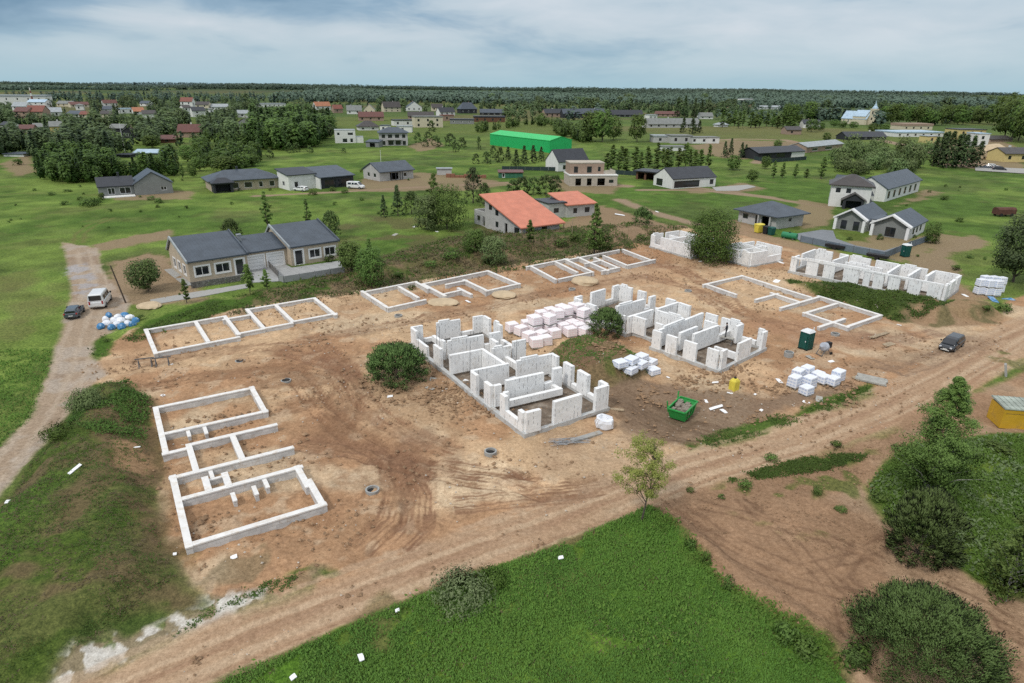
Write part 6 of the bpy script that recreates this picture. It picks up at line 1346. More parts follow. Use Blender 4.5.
# ------------------------------------------------------------------ a worker on the right-hand shell
def person(px, py, z, rz, label, top, low):
    t = thing('person', (*G0(px, py, 0), z), rz, label, 'person')
    J = {'pelvis': (0, 0, .95), 'chest': (0.02, 0, 1.25), 'neck': (.03, 0, 1.50), 'head': (.06, 0, 1.62), 'headt': (.06, 0, 1.74), 'kl': (.03, .10, .50), 'fl': (-.02, .11, .07), 'tl': (.12, .12, .04), 'kr': (.05, -.12, .50), 'fr': (.03, -.14, .07), 'tr': (.17, -.15, .04),
         'hl': (0, .09, .90), 'hr': (0, -.09, .90), 'sl': (.02, .19, 1.42), 'sr': (.02, -.19, 1.42), 'el': (.05, .26, 1.16), 'er': (.10, -.25, 1.17), 'wl': (.22, .24, .96), 'wr': (.32, -.20, 1.10), 'pl': (.28, .23, .90), 'pr': (.40, -.19, 1.10)}
    Rr = {'pelvis': .15, 'chest': .155, 'neck': .06, 'head': .095, 'headt': .085, 'kl': .065, 'fl': .048, 'tl': .04, 'kr': .065, 'fr': .048, 'tr': .04, 'hl': .095, 'hr': .095, 'sl': .07, 'sr': .07, 'el': .05, 'er': .05, 'wl': .034, 'wr': .034, 'pl': .035, 'pr': .035}
    names = list(J); E_ = [('pelvis', 'chest'), ('chest', 'neck'), ('neck', 'head'), ('head', 'headt'), ('pelvis', 'hl'), ('hl', 'kl'), ('kl', 'fl'), ('fl', 'tl'), ('pelvis', 'hr'), ('hr', 'kr'), ('kr', 'fr'), ('fr', 'tr'), ('chest', 'sl'), ('sl', 'el'), ('el', 'wl'), ('wl', 'pl'), ('chest', 'sr'), ('sr', 'er'), ('er', 'wr'), ('wr', 'pr')]
    vs = [J[n] for n in names]; es = [(names.index(a), names.index(b)) for a, b in E_]; rad = [Rr[n] for n in names]
    for sy, wn in ((1, 'pl'), (-1, 'pr')):       # five fingers on each hand
        b = Vector(J[wn]); k0 = names.index(wn)
        for i in range(5):
            a = (i - 2) * .014; q = b + Vector((.05 if i else .02, a + (0 if i else -sy * .03), -.02)); e = q + Vector((.03, a * .4, -.03 if i else -.01))
            vs += [tuple(q), tuple(e)]; es += [(k0, len(vs) - 2), (len(vs) - 2, len(vs) - 1)]; rad += [.010, .008]
    me = bpy.data.meshes.new('body'); me.from_pydata(vs, es, []); o = bpy.data.objects.new('body', me); C.objects.link(o); o.parent = t
    md = o.modifiers.new('skin', 'SKIN'); sk = me.skin_vertices[0].data
    for i, r in enumerate(rad): sk[i].radius = (r, r)
    sk[0].use_root = True
    o.modifiers.new('sub', 'SUBSURF').render_levels = 2
    m, nt, b = newmat('clothed_body'); tc = N(nt, 'ShaderNodeTexCoord'); sp = N(nt, 'ShaderNodeSeparateXYZ'); nt.links.new(tc.outputs['Object'], sp.inputs[0])
    skin = (.42, .24, .17); ay = math_(nt, 'ABSOLUTE', sp.outputs[1])
    hand = math_(nt, 'MULTIPLY', math_(nt, 'GREATER_THAN', sp.outputs[0], .235), math_(nt, 'LESS_THAN', sp.outputs[2], 1.2))
    c = mixc(nt, 'MIX', math_(nt, 'GREATER_THAN', sp.outputs[2], .98), low, top); c = mixc(nt, 'MIX', math_(nt, 'GREATER_THAN', sp.outputs[2], 1.50), c, skin); c = mixc(nt, 'MIX', hand, c, skin); c = mixc(nt, 'MIX', math_(nt, 'LESS_THAN', sp.outputs[2], .10), c, (.03, .025, .02))
    nt.links.new(c, b.inputs['Base Color']); b.inputs['Roughness'].default_value = .85; me.materials.append(m)
    mb = MB(); mb.lathe([(.098, 1.66), (.105, 1.70), (.095, 1.76), (.06, 1.80), (.01, 1.82)], 14, (.05, 0, 0)); mb.build('hair', mat('dark_hair', (.02, .016, .013), .7, .2, 8), t)
    mb = MB(); mb.hexa([(.145, -.015, 1.60), (.175, -.012, 1.60), (.175, .012, 1.60), (.145, .015, 1.60), (.145, -.01, 1.65), (.152, -.008, 1.65), (.152, .008, 1.65), (.145, .01, 1.65)]); mb.build('nose', mat('skin', skin, .6, .1, 5), t)
    for s in (-1, 1): mb = MB(); mb.box(.140, .150, s * .035 - .012, s * .035 + .012, 1.655, 1.668); mb.build('eye', BLACKP, t)
    mb = MB(); mb.box(.138, .149, -.022, .022, 1.572, 1.58); mb.build('mouth', mat('lips', (.3, .11, .09), .6, .1, 5), t)
    return t
px0, py0 = 724.5, 345
p = G0(px0, py0)
person(px0, py0, 1.02, 2.6, 'worker in dark clothes standing on a trestle inside the right block shell', (.030, .032, .04), (.028, .03, .034))
t = thing('work_trestle', (p[0], p[1], .12), 2.6, 'grey work trestle under the worker inside the right block shell', 'trestle'); mb = MB()
for sx in (-1, 1):
    for sy in (-1, 1): mb.beam((sx * .8, sy * .35, 0), (sx * .75, sy * .25, .84), .06, .06)
mb.build('leg', STEEL, t); mb = MB(); mb.box(-.95, .95, -.32, .32, .845, .90); mb.build('deck', OLDWOOD, t)
# reinforcement rods standing in the left shell
t = thing('reinforcement_rods', (*G0(455, 352), 0), 0, 'thin dark reinforcement rods sticking up from the far corner of the left shell', 'steel rods'); mb = MB(); o_ = Vector(G0(455, 352))
for px, py, h in [(413, 372, 3.3), (419, 368, 3.6), (437, 358, 3.8), (440, 355, 3.5), (462, 352, 3.4), (470, 376, 3.5), (516, 371, 3.6)]:
    q = Vector(G0(px, py)) - o_; mb.tube((q.x, q.y, 0), (q.x + .05, q.y, h), .025, n=5)
mb.build('rods', STEEL, t)
# ------------------------------------------------------------------ plants
L_PINE = leaf_mat('pine_needles', (.016, .036, .011), (.112, .176, .048), .12)
L_SPRUCE = leaf_mat('spruce_needles', (.022, .042, .018), (.082, .120, .042), .10)
L_LEAF = leaf_mat('broad_leaves', (.030, .064, .013), (.118, .185, .040), .25)
L_BIRCH = leaf_mat('birch_leaves', (.030, .060, .014), (.150, .225, .055), .28)
L_WILLOW = leaf_mat('willow_leaves', (.060, .100, .032), (.170, .230, .085), .25)
L_YOUNG = leaf_mat('young_leaves', (.15, .19, .04), (.34, .39, .10), .3)
L_WEED = leaf_mat('weed_leaves', (.046, .092, .014), (.085, .150, .024), .15)
L_GRASS = leaf_mat('lawn_blades', (.080, .176, .026), (.150, .280, .044), .22)
L_SAGE = leaf_mat('sage_leaves', (.09, .14, .055), (.22, .29, .13), .2)
L_DRY = leaf_mat('dry_weeds', (.10, .085, .04), (.19, .155, .085), .2)
L_FAR = leaf_mat('distant_leaves', (.032, .060, .026), (.125, .178, .066), .15)  # far foliage, a little distance haze mixed into the colour
BARK = mat('grey_bark', (.12, .10, .08), .95, .4, 4, bump=.4); BIRCHB = mat('birch_bark', (.50, .49, .45), .85, .35, 3, dirt=(.06, .055, .05))
def quads_mesh(name, Cn, U, V, tint, m, nrm=None):
    """leaf-sized quads: centre Cn, half axes U and V (n x 3)"""
    n = len(Cn); co = np.stack([Cn - U - V * .4, Cn + U * .1 - V, Cn + U + V * .2, Cn - U * .1 + V], 1).reshape(-1, 3).astype(np.float32)
    me = bpy.data.meshes.new(name); me.vertices.add(n * 4); me.vertices.foreach_set('co', co.ravel())
    me.loops.add(n * 4); me.loops.foreach_set('vertex_index', np.arange(n * 4, dtype=np.int32)); me.polygons.add(n); me.polygons.foreach_set('loop_start', np.arange(0, n * 4, 4, dtype=np.int32))
    me.update(calc_edges=True); a = me.attributes.new('tint', 'FLOAT', 'POINT'); a.data.foreach_set('value', np.repeat(np.clip(tint, 0, 1), 4).astype(np.float32))
    if nrm is None: nrm = np.tile(np.array([0, -.25, 1.0]), (n, 1))
    nrm = nrm / (np.linalg.norm(nrm, axis=1)[:, None] + 1e-6); a = me.attributes.new('crown_normal', 'FLOAT_VECTOR', 'POINT'); a.data.foreach_set('vector', np.repeat(nrm, 4, axis=0).astype(np.float32).ravel()); me.materials.append(m); return me
def rvec(rs, n):
    v = rs.normal(size=(n, 3)); return v / np.linalg.norm(v, axis=1)[:, None]
def crown(kind, seed, nleaf, ls, h, w, dens=1.0, base=None):
    """leaf clusters on a lumpy volume; h, w in metres; returns centres, cluster directions, tints and cluster list"""
    rs = np.random.RandomState(seed)
    big_ = False
    nc = {'pine': 210, 'birch': 260, 'broad': 120, 'spruce': 200, 'shrub': 70, 'willow': 110, 'sparse': 60, 'column': 90}[kind]
    if nleaf < 900: nc = max(14, int(nc * .35))
    if nleaf > 12000: nc = int(nc * (1.9 if kind == 'pine' else 2.2))
    if kind == 'sparse': nc = 150
    big_ = nleaf > 20000
    t = rs.rand(nc) ** .8; ang = rs.rand(nc) * 6.2832; lob = .5 + .5 * np.sin(ang * 3 + seed) * np.cos(ang * 2 - seed * 1.7)
    cap = rs.rand(nc) < .22
    if kind == 'pine':   zz = np.where(cap, .62 + .34 * rs.rand(nc), .02 + t * .97); rad = np.sqrt(np.clip(1 - ((zz - .36) / .64) ** 2, .01, 1)) * (.66 + .34 * lob + .18 * rs.rand(nc)); sig = .040
    elif kind == 'broad': zz = .16 + t * .80; rad = np.sqrt(np.clip(1 - ((zz - .55) / .46) ** 2, .02, 1)) * (.72 + .4 * lob); sig = .085
    elif kind == 'willow': zz = .05 + t * .90; rad = np.sqrt(np.clip(1 - ((zz - .42) / .60) ** 2, .02, 1)) * (.72 + .4 * lob); sig = .085
    elif kind == 'birch': zz = .14 + t * .84; rad = np.clip(1.12 * (1 - zz) ** .62, .05, 1) * (.45 + .62 * lob + .25 * rs.rand(nc)) * np.clip((zz - .03) / .32, .25, 1); sig = .042
    elif kind == 'column': zz = .08 + t * .88; rad = np.clip(1.1 * (1 - zz) ** .5, .05, 1) * (.7 + .4 * lob); sig = .06
    elif kind == 'sparse': zz = .30 + t * .68; rad = np.sqrt(np.clip(1 - ((zz - .58) / .46) ** 2, .02, 1)) * (.6 + .5 * lob); sig = .055
    elif kind == 'spruce': zz = .03 + t * .95; tier = .82 + .22 * np.sin(zz * 34); rad = (1 - zz) ** .85 * tier * (.86 + .2 * lob); sig = .040
    else: zz = .05 + t * .85; rad = np.sqrt(np.clip(1 - ((zz - .3) / .7) ** 2, .02, 1)) * (.7 + .45 * lob); sig = .12
    inn = rs.rand(nc) ** {'sparse': .5, 'pine': .20, 'birch': .34, 'spruce': .2}.get(kind, .2); inn = np.where(cap | (rs.rand(nc) < .2), rs.rand(nc) ** .5, inn) if kind == 'pine' else inn; rr_ = rad * inn * w / 2
    P = np.stack([rr_ * np.cos(ang), rr_ * np.sin(ang), zz * h], 1)
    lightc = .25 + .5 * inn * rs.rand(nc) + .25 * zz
    if kind in ('birch', 'sparse', 'column'):
        nb = {'birch': 120, 'sparse': 52, 'column': 46}[kind]; nb = nb if nleaf > 2000 else nb // 2
        bz = (.30 if kind == 'sparse' else .12) + (.64 if kind == 'sparse' else .84) * (np.arange(nb) + rs.rand(nb)) / nb; ba = np.arange(nb) * 2.39996 + rs.rand(nb) * .8
        pr_ = np.clip(1.15 * (1 - bz) ** .92, .04, 1) * np.clip((bz - .02) / .26, .25, 1) if kind != 'sparse' else np.sqrt(np.clip(1 - ((bz - .55) / .48) ** 2, .04, 1))
        bl = pr_ * (.50 + .66 * rs.rand(nb)) * w / 2; kb = rs.randint(0, nb, nc); u_ = .22 + .80 * rs.rand(nc) ** .75; rr_ = u_ * bl[kb]
        zb = bz[kb] * h + rr_ * (.30 if kind == 'birch' else .62) - (u_ ** 3) * bl[kb] * .22; a_ = ba[kb] + rs.normal(0, .10, nc); P = np.stack([rr_ * np.cos(a_), rr_ * np.sin(a_), np.minimum(zb, h)], 1); zz = P[:, 2] / h
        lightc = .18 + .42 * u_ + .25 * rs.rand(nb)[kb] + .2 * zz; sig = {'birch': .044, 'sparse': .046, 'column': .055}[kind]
    k = rs.randint(0, nc, nleaf); sg = (.78 if big_ and kind == 'pine' else 1) * np.array([sig * w, sig * w, sig * w * .75]) * (1.25 if kind in ('pine', 'broad', 'willow') else 1.0)
    g = np.clip(rs.normal(size=(nleaf, 3)), -1.35, 1.35); Cn = P[k] + g * sg * (1.25 - .95 * np.clip(P[k][:, 2:3] / h, 0, 1) if kind == 'birch' else 1)
    if kind in ('birch', 'sparse'): Cn[:, 2] -= np.abs(rs.normal(size=nleaf)) * .03 * h * (rr_[k] / (w / 2 + 1e-6))
    Cn[:, 2] = np.maximum(Cn[:, 2], .05 * h if kind in ('broad', 'birch', 'sparse') else .02)
    out = Cn - np.array([0, 0, h * .4]); out /= np.linalg.norm(out, axis=1)[:, None] + 1e-6
    d = rvec(rs, nleaf)
    if kind == 'pine': U = out * .9 + d * .55 + np.array([0, 0, .8]); asp = .26
    elif kind == 'spruce': U = out * np.array([1, 1, .1]) + d * .5 + np.array([0, 0, -.25]); asp = .3
    elif kind in ('willow', 'shrub', 'column'): U = d + np.array([0, 0, .7]); asp = .38
    else: U = d + np.array([0, 0, -.25]); asp = .5
    U /= np.linalg.norm(U, axis=1)[:, None]; nr_ = out * (.45 if kind == 'pine' else .7) + g * (.75 if kind == 'pine' else .4) + rvec(rs, nleaf) * .25 + np.array([0, -.1, .35]); V = np.cross(nr_ + rvec(rs, nleaf) * .45, U); V /= np.linalg.norm(V, axis=1)[:, None] + 1e-6; U = U * (1.0 if kind == 'pine' else .25) + np.cross(V, nr_ / np.linalg.norm(nr_, axis=1)[:, None] + rvec(rs, nleaf) * .3) * (.35 if kind == 'pine' else 1); U /= np.linalg.norm(U, axis=1)[:, None] + 1e-6
    s = ls * (.6 + .8 * rs.rand(nleaf))[:, None]
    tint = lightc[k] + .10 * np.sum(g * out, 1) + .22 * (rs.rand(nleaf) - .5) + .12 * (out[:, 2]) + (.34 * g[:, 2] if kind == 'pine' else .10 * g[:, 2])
    return Cn, U * s, V * s * asp, tint, P, nr_
def limb_mb(kind, seed, h, w, P, r0, nl):
    rs = random.Random(seed); mb = MB(); x = y = 0; pts_ = [(0, 0, -.2)]
    top = .93 if kind in ('spruce', 'birch', 'column', 'sparse') else .62
    for i in range(1, 7):
        x += rs.uniform(-.02, .02) * h; y += rs.uniform(-.02, .02) * h; pts_.append((x, y, h * top * i / 6))
    rad = [r0 * (1.15 if i == 0 else (1 - .85 * i / 6)) for i in range(7)]
    for i in range(6): mb.tube(pts_[i], pts_[i + 1], rad[i], rad[i + 1], 7, cap=i in (0, 5))
    idx = list(range(len(P))); rs.shuffle(idx)
    for j in idx[:nl]:
        e = P[j]; zb = max(.08 * h, e[2] - math.hypot(e[0], e[1]) * (.9 if kind != 'spruce' else .1)); zb = min(zb, h * top * .97); f = zb / (h * top) * 6; i = min(5, int(f)); a = Vector(pts_[i]).lerp(Vector(pts_[i + 1]), f - i)
        r = max(.012, r0 * (1 - .85 * f / 6) * .42); m_ = a.lerp(Vector(e), .55) + Vector((0, 0, .03 * h)); mb.tube(a, m_, r, r * .6, 5, cap=False); mb.tube(m_, e, r * .6, r * .2, 5, cap=False)
    return mb
def make_tree(name, kind, seed, h, w, nleaf, ls, lm, bm_=None, nl=16, r0=None):
    t = bpy.data.objects.new(name, None); C.objects.link(t); Cn, U, V, tint, P, nr_ = crown(kind, seed, nleaf, ls, h, w)
    parts = []
    if bm_: parts.append(limb_mb(kind, seed, h, w, P, r0 or h * .018, nl).build('trunk', bm_, t))
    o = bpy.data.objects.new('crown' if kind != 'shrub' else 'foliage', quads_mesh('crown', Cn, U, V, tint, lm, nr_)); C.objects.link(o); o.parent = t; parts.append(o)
    return t, parts
def single_tree(name, kind, seed, px, py, hpx, wpx, nleaf, ls, lm, bark, label, cat='tree', nl=30, r0=None):
    h = hm(py, hpx, px); w = wpx / ppm(py, px); t, _ = make_tree(name, kind, seed, h, w, nleaf, ls, lm, bark, nl, r0); t.location = G(px, py); tag(t, label, cat); return t
# large ones near the camera, each its own
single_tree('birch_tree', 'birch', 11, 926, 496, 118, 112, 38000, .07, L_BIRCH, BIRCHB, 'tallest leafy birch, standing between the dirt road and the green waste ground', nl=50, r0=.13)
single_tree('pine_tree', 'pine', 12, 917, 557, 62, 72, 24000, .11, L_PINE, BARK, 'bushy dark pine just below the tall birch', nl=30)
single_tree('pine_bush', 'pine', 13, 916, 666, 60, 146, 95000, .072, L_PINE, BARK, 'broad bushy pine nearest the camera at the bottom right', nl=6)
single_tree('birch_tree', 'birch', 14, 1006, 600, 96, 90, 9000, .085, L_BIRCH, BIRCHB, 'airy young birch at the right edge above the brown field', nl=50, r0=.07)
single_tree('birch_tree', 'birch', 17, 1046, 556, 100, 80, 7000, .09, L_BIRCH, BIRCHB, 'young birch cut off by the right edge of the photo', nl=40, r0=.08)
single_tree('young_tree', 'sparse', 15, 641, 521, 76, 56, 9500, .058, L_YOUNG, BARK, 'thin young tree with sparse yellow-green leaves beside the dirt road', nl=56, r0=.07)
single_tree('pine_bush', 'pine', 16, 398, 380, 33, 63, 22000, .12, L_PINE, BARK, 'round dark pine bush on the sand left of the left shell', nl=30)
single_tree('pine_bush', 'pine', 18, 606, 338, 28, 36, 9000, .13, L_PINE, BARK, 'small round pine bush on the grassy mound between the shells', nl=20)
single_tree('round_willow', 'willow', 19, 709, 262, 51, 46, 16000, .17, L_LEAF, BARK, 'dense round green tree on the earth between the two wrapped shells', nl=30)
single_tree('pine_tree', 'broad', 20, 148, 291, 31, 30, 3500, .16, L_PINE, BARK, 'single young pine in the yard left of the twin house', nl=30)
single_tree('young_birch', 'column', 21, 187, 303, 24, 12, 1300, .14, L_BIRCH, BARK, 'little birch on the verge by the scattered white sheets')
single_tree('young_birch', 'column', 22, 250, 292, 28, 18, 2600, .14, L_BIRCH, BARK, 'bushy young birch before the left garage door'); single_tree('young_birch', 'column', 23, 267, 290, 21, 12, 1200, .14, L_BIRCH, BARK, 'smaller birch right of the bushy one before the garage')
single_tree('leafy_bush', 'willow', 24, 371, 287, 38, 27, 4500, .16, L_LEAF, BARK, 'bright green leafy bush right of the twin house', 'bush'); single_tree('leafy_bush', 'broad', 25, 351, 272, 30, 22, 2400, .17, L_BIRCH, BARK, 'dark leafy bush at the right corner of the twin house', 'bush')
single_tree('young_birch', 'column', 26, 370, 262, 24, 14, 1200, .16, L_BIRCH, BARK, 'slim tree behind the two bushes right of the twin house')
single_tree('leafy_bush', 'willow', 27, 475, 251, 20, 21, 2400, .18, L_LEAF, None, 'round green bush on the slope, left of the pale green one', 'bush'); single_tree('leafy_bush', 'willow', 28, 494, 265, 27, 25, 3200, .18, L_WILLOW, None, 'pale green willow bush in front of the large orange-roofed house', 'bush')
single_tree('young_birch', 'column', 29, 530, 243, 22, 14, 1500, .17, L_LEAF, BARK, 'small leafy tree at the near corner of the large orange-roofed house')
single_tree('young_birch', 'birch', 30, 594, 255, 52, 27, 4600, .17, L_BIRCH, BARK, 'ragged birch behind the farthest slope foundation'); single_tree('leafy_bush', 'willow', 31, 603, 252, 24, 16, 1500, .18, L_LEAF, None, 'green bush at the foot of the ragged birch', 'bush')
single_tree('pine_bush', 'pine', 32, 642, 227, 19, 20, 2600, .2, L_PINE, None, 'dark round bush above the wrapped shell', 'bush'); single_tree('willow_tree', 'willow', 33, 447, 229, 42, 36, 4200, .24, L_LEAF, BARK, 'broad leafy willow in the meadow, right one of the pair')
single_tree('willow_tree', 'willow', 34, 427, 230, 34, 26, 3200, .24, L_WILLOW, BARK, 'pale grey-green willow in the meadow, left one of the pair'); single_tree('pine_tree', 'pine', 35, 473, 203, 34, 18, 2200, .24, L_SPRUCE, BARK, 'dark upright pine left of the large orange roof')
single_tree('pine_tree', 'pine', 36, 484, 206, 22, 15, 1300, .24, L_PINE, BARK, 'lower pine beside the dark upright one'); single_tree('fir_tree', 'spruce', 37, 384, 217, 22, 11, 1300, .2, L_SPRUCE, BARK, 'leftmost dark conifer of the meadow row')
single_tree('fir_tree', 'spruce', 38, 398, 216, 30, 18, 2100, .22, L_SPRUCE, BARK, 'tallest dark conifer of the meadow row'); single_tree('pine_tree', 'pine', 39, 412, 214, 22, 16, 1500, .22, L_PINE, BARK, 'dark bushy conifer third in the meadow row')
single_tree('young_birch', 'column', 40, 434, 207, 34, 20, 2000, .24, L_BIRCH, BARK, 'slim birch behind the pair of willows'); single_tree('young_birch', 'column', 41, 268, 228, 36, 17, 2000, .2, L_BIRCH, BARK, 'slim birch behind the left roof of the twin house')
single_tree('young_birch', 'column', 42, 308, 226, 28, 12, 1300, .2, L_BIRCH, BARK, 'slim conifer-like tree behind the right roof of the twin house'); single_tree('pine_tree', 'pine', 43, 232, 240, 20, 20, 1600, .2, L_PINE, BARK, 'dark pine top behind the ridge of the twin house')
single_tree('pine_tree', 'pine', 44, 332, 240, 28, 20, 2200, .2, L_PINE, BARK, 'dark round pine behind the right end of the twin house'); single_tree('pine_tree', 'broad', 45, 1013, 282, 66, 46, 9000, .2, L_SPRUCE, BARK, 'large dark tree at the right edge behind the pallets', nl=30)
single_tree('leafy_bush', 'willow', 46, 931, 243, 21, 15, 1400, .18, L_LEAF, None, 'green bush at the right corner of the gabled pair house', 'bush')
single_tree('willow_shrub', 'shrub', 48, 463, 594, 11, 60, 3800, .085, L_SAGE, None, 'grey-green willow shrub in the lawn edge beside the dirt road', 'bush'); single_tree('willow_shrub', 'shrub', 49, 492, 584, 8, 34, 1500, .075, L_WEED, None, 'small greener shrub touching the grey-green willow shrub', 'bush')
single_tree('willow_shrub', 'shrub', 50, 88, 410, 17, 32, 3000, .10, L_WILLOW, None, 'feathery green shrub on top of the bank by the lane', 'bush'); single_tree('willow_shrub', 'shrub', 51, 62, 436, 10, 32, 1500, .10, L_WEED, None, 'lower green shrub on the lane side of the bank', 'bush')
# weeds on banks, mounds and verges: nobody could count them
def weeds(name, L, n, size, lm, seed, world=False, up=.6, hz_=.35):
    P = L if world else pts(L); rs = np.random.RandomState(seed); px = [p[0] for p in P]; py = [p[1] for p in P]
    th_ = .30 if name == 'grass' else .44; x = rs.uniform(min(px), max(px), n * 3); y = rs.uniform(min(py), max(py), n * 3); k = poly_sd(x, y, P) > 0; nn = fbm(x, y, 2.2, 3, seed); k &= nn > th_; x = x[k][:n]; y = y[k][:n]; m = len(x)
    if m < 3: return None
    q = 5; X = np.repeat(x, q) + rs.normal(0, size * .7, m * q); Y = np.repeat(y, q) + rs.normal(0, size * .7, m * q); Z = terrain(X, Y) + np.abs(rs.normal(0, hz_, m * q)) * size + .04
    Cn = np.stack([X, Y, Z], 1); U = rvec(rs, m * q) + np.array([0, 0, up]); U /= np.linalg.norm(U, axis=1)[:, None]; V = np.cross(np.array([0, -.5, 1.0]) + rvec(rs, m * q) * .7, U); V /= np.linalg.norm(V, axis=1)[:, None] + 1e-6; s = size * (.25 + .35 * rs.rand(m * q))[:, None]
    o = bpy.data.objects.new(name, quads_mesh(name, Cn, U * s, V * s * .45, np.repeat(fbm(x, y, 3.0, 2, seed + 1), q) * .9 + rs.rand(m * q) * .25 - .1, lm)); C.objects.link(o); o['kind'] = 'stuff'; return o
hillP = [(62, 425), (95, 392), (128, 386), (148, 402), (150, 470), (163, 545), (176, 585), (120, 625), (60, 665), (-40, 720), (-60, 590), (10, 500)]
def stuff(o, lb, cat):
    if o: tag(o, lb, cat)
stuff(weeds('weeds', hillP, 4200, .13, L_WEED, 301), 'low green weeds over the grassy bank at the left', 'weeds'); stuff(weeds('dry_weeds', hillP, 2600, .13, L_DRY, 302), 'dry brown weeds over the grassy bank at the left', 'weeds')
stuff(weeds('weeds', [(80, 400), (95, 388), (130, 384), (150, 402), (146, 440), (110, 450), (70, 440)], 1100, .24, L_WEED, 303, hz_=.8), 'taller weeds on the crest of the left bank', 'weeds')
stuff(weeds('weeds', [(215, 318), (250, 296), (345, 268), (440, 240), (520, 226), (600, 230), (650, 226), (690, 234), (600, 258), (440, 282), (330, 298), (240, 314), (150, 336)], 5200, .42, L_WEED, 304, hz_=.5), 'green weeds on the disturbed slope behind the site', 'weeds')
stuff(weeds('dry_weeds', [(215, 318), (345, 268), (440, 240), (520, 226), (600, 230), (690, 234), (600, 258), (440, 282), (330, 298)], 5200, .40, L_DRY, 305, hz_=.4), 'dry weeds on the disturbed slope behind the site', 'weeds')
stuff(weeds('weeds', [(786, 280), (850, 285), (900, 292), (955, 305), (935, 318), (900, 322), (850, 308), (800, 290)], 2600, .34, L_WEED, 306), 'weeds on the bank in front of the long shell', 'weeds')
stuff(weeds('weeds', [(541, 362), (556, 350), (585, 346), (612, 352), (640, 362), (648, 376), (618, 386), (588, 388), (555, 374)], 600, .2, L_WEED, 307), 'weeds on the mound between the shells', 'weeds')
stuff(weeds('weeds', [(684, 446), (720, 432), (800, 408), (870, 385), (868, 396), (800, 422), (730, 444), (690, 452)], 1800, .22, L_WEED, 308), 'weeds on the green strip beside the dirt road', 'weeds')
stuff(weeds('weeds', [(725, 482), (760, 470), (820, 455), (868, 455), (850, 466), (800, 474), (750, 480)], 1500, .22, L_WEED, 309), 'weeds on the far verge of the dirt road', 'weeds')
stuff(weeds('weeds', [(868, 490), (884, 470), (905, 452), (950, 440), (1024, 436), (1060, 430), (1060, 610), (1000, 590), (960, 568), (925, 545), (888, 520)], 9500, .24, L_GRASS, 310, hz_=.6), 'rank green weeds on the waste ground at the right', 'weeds')
stuff(weeds('weeds', [(655, 508), (690, 545), (720, 580), (770, 610), (825, 640), (850, 690), (830, 690), (765, 622), (710, 590), (680, 555), (650, 516)], 1200, .26, L_GRASS, 311, hz_=.6), 'weeds along the torn edge of the lawn', 'weeds')
stuff(weeds('weeds', [(95, 346), (104, 336), (112, 345), (150, 326), (212, 302), (260, 292), (250, 305), (160, 331), (110, 356), (92, 356)], 1300, .30, L_WEED, 312), 'weeds between the path and the first slope foundation', 'weeds')
stuff(weeds('weeds', [(170, 640), (240, 604), (290, 588), (300, 575), (255, 585), (215, 603)], 420, .16, L_WEED, 313), 'scattered weeds on the chalky verge', 'weeds')
LAWN = [(190, 700), (218, 684), (300, 649), (400, 605), (480, 573), (560, 546), (610, 524), (650, 506), (690, 550), (720, 585), (770, 614), (820, 644), (848, 690), (870, 730), (150, 730)]
stuff(weeds('grass', LAWN, 30000, .15, L_GRASS, 320, up=1.6, hz_=.5), 'long green grass of the lawn at the bottom', 'grass')
stuff(weeds('dry_weeds', LAWN, 1500, .13, L_DRY, 322, up=1.2), 'dry stems among the grass of the lawn', 'weeds'); stuff(weeds('weeds', LAWN, 1500, .24, L_GRASS, 323, up=1.0, hz_=.7), 'taller tufts in the lawn at the bottom', 'weeds'); stuff(weeds('weeds', [(868, 490), (905, 452), (1060, 430), (1060, 610), (960, 568), (888, 520)], 900, .34, L_SAGE, 324, hz_=.8), 'pale tall weeds on the waste ground at the right', 'weeds')
MEADOW = [(-60, 560), (0, 498), (38, 455), (58, 405), (66, 340), (72, 300), (64, 240), (-100, 240)]
stuff(weeds('grass', [(-60, 560), (0, 446), (30, 418), (46, 378), (52, 350), (-60, 350), (-200, 400)], 5000, .20, L_GRASS, 321, up=1.4), 'tufted grass in the meadow left of the lane', 'grass')

# ------------------------------------------------------------------ repeated trees: prototypes, then copies
PROTO = {}
def proto(key, name, kind, seeds, h, w, nleaf, ls, lm, bark, nl=10):
    PROTO[key] = [make_tree(name, kind, s, h, w, nleaf, ls, lm, bark, nl) for s in seeds]
proto('spruce', 'spruce_tree', 'spruce', (61, 62, 63), 8, 4.2, 900, .36, L_SPRUCE, BARK, 0)
proto('pine', 'pine_tree', 'pine', (64, 65), 6, 4.6, 800, .36, L_PINE, BARK, 6)
proto('birch', 'birch_tree', 'column', (66, 67, 68), 9, 4.0, 900, .36, L_BIRCH, BARK, 6)
proto('leafy', 'leafy_tree', 'broad', (69, 70, 71), 9, 7.0, 1100, .42, L_LEAF, BARK, 8)
proto('willow', 'willow_tree', 'willow', (72, 73), 6, 6.5, 1000, .38, L_WILLOW, BARK, 6)
proto('bush', 'green_bush', 'shrub', (74, 75, 76), 2.2, 3.0, 420, .22, L_LEAF, None)
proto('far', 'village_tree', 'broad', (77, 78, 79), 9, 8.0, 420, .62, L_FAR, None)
proto('farfir', 'village_fir', 'spruce', (80, 81), 12, 5.0, 420, .60, L_SPRUCE, None)
rt = random.Random(77)
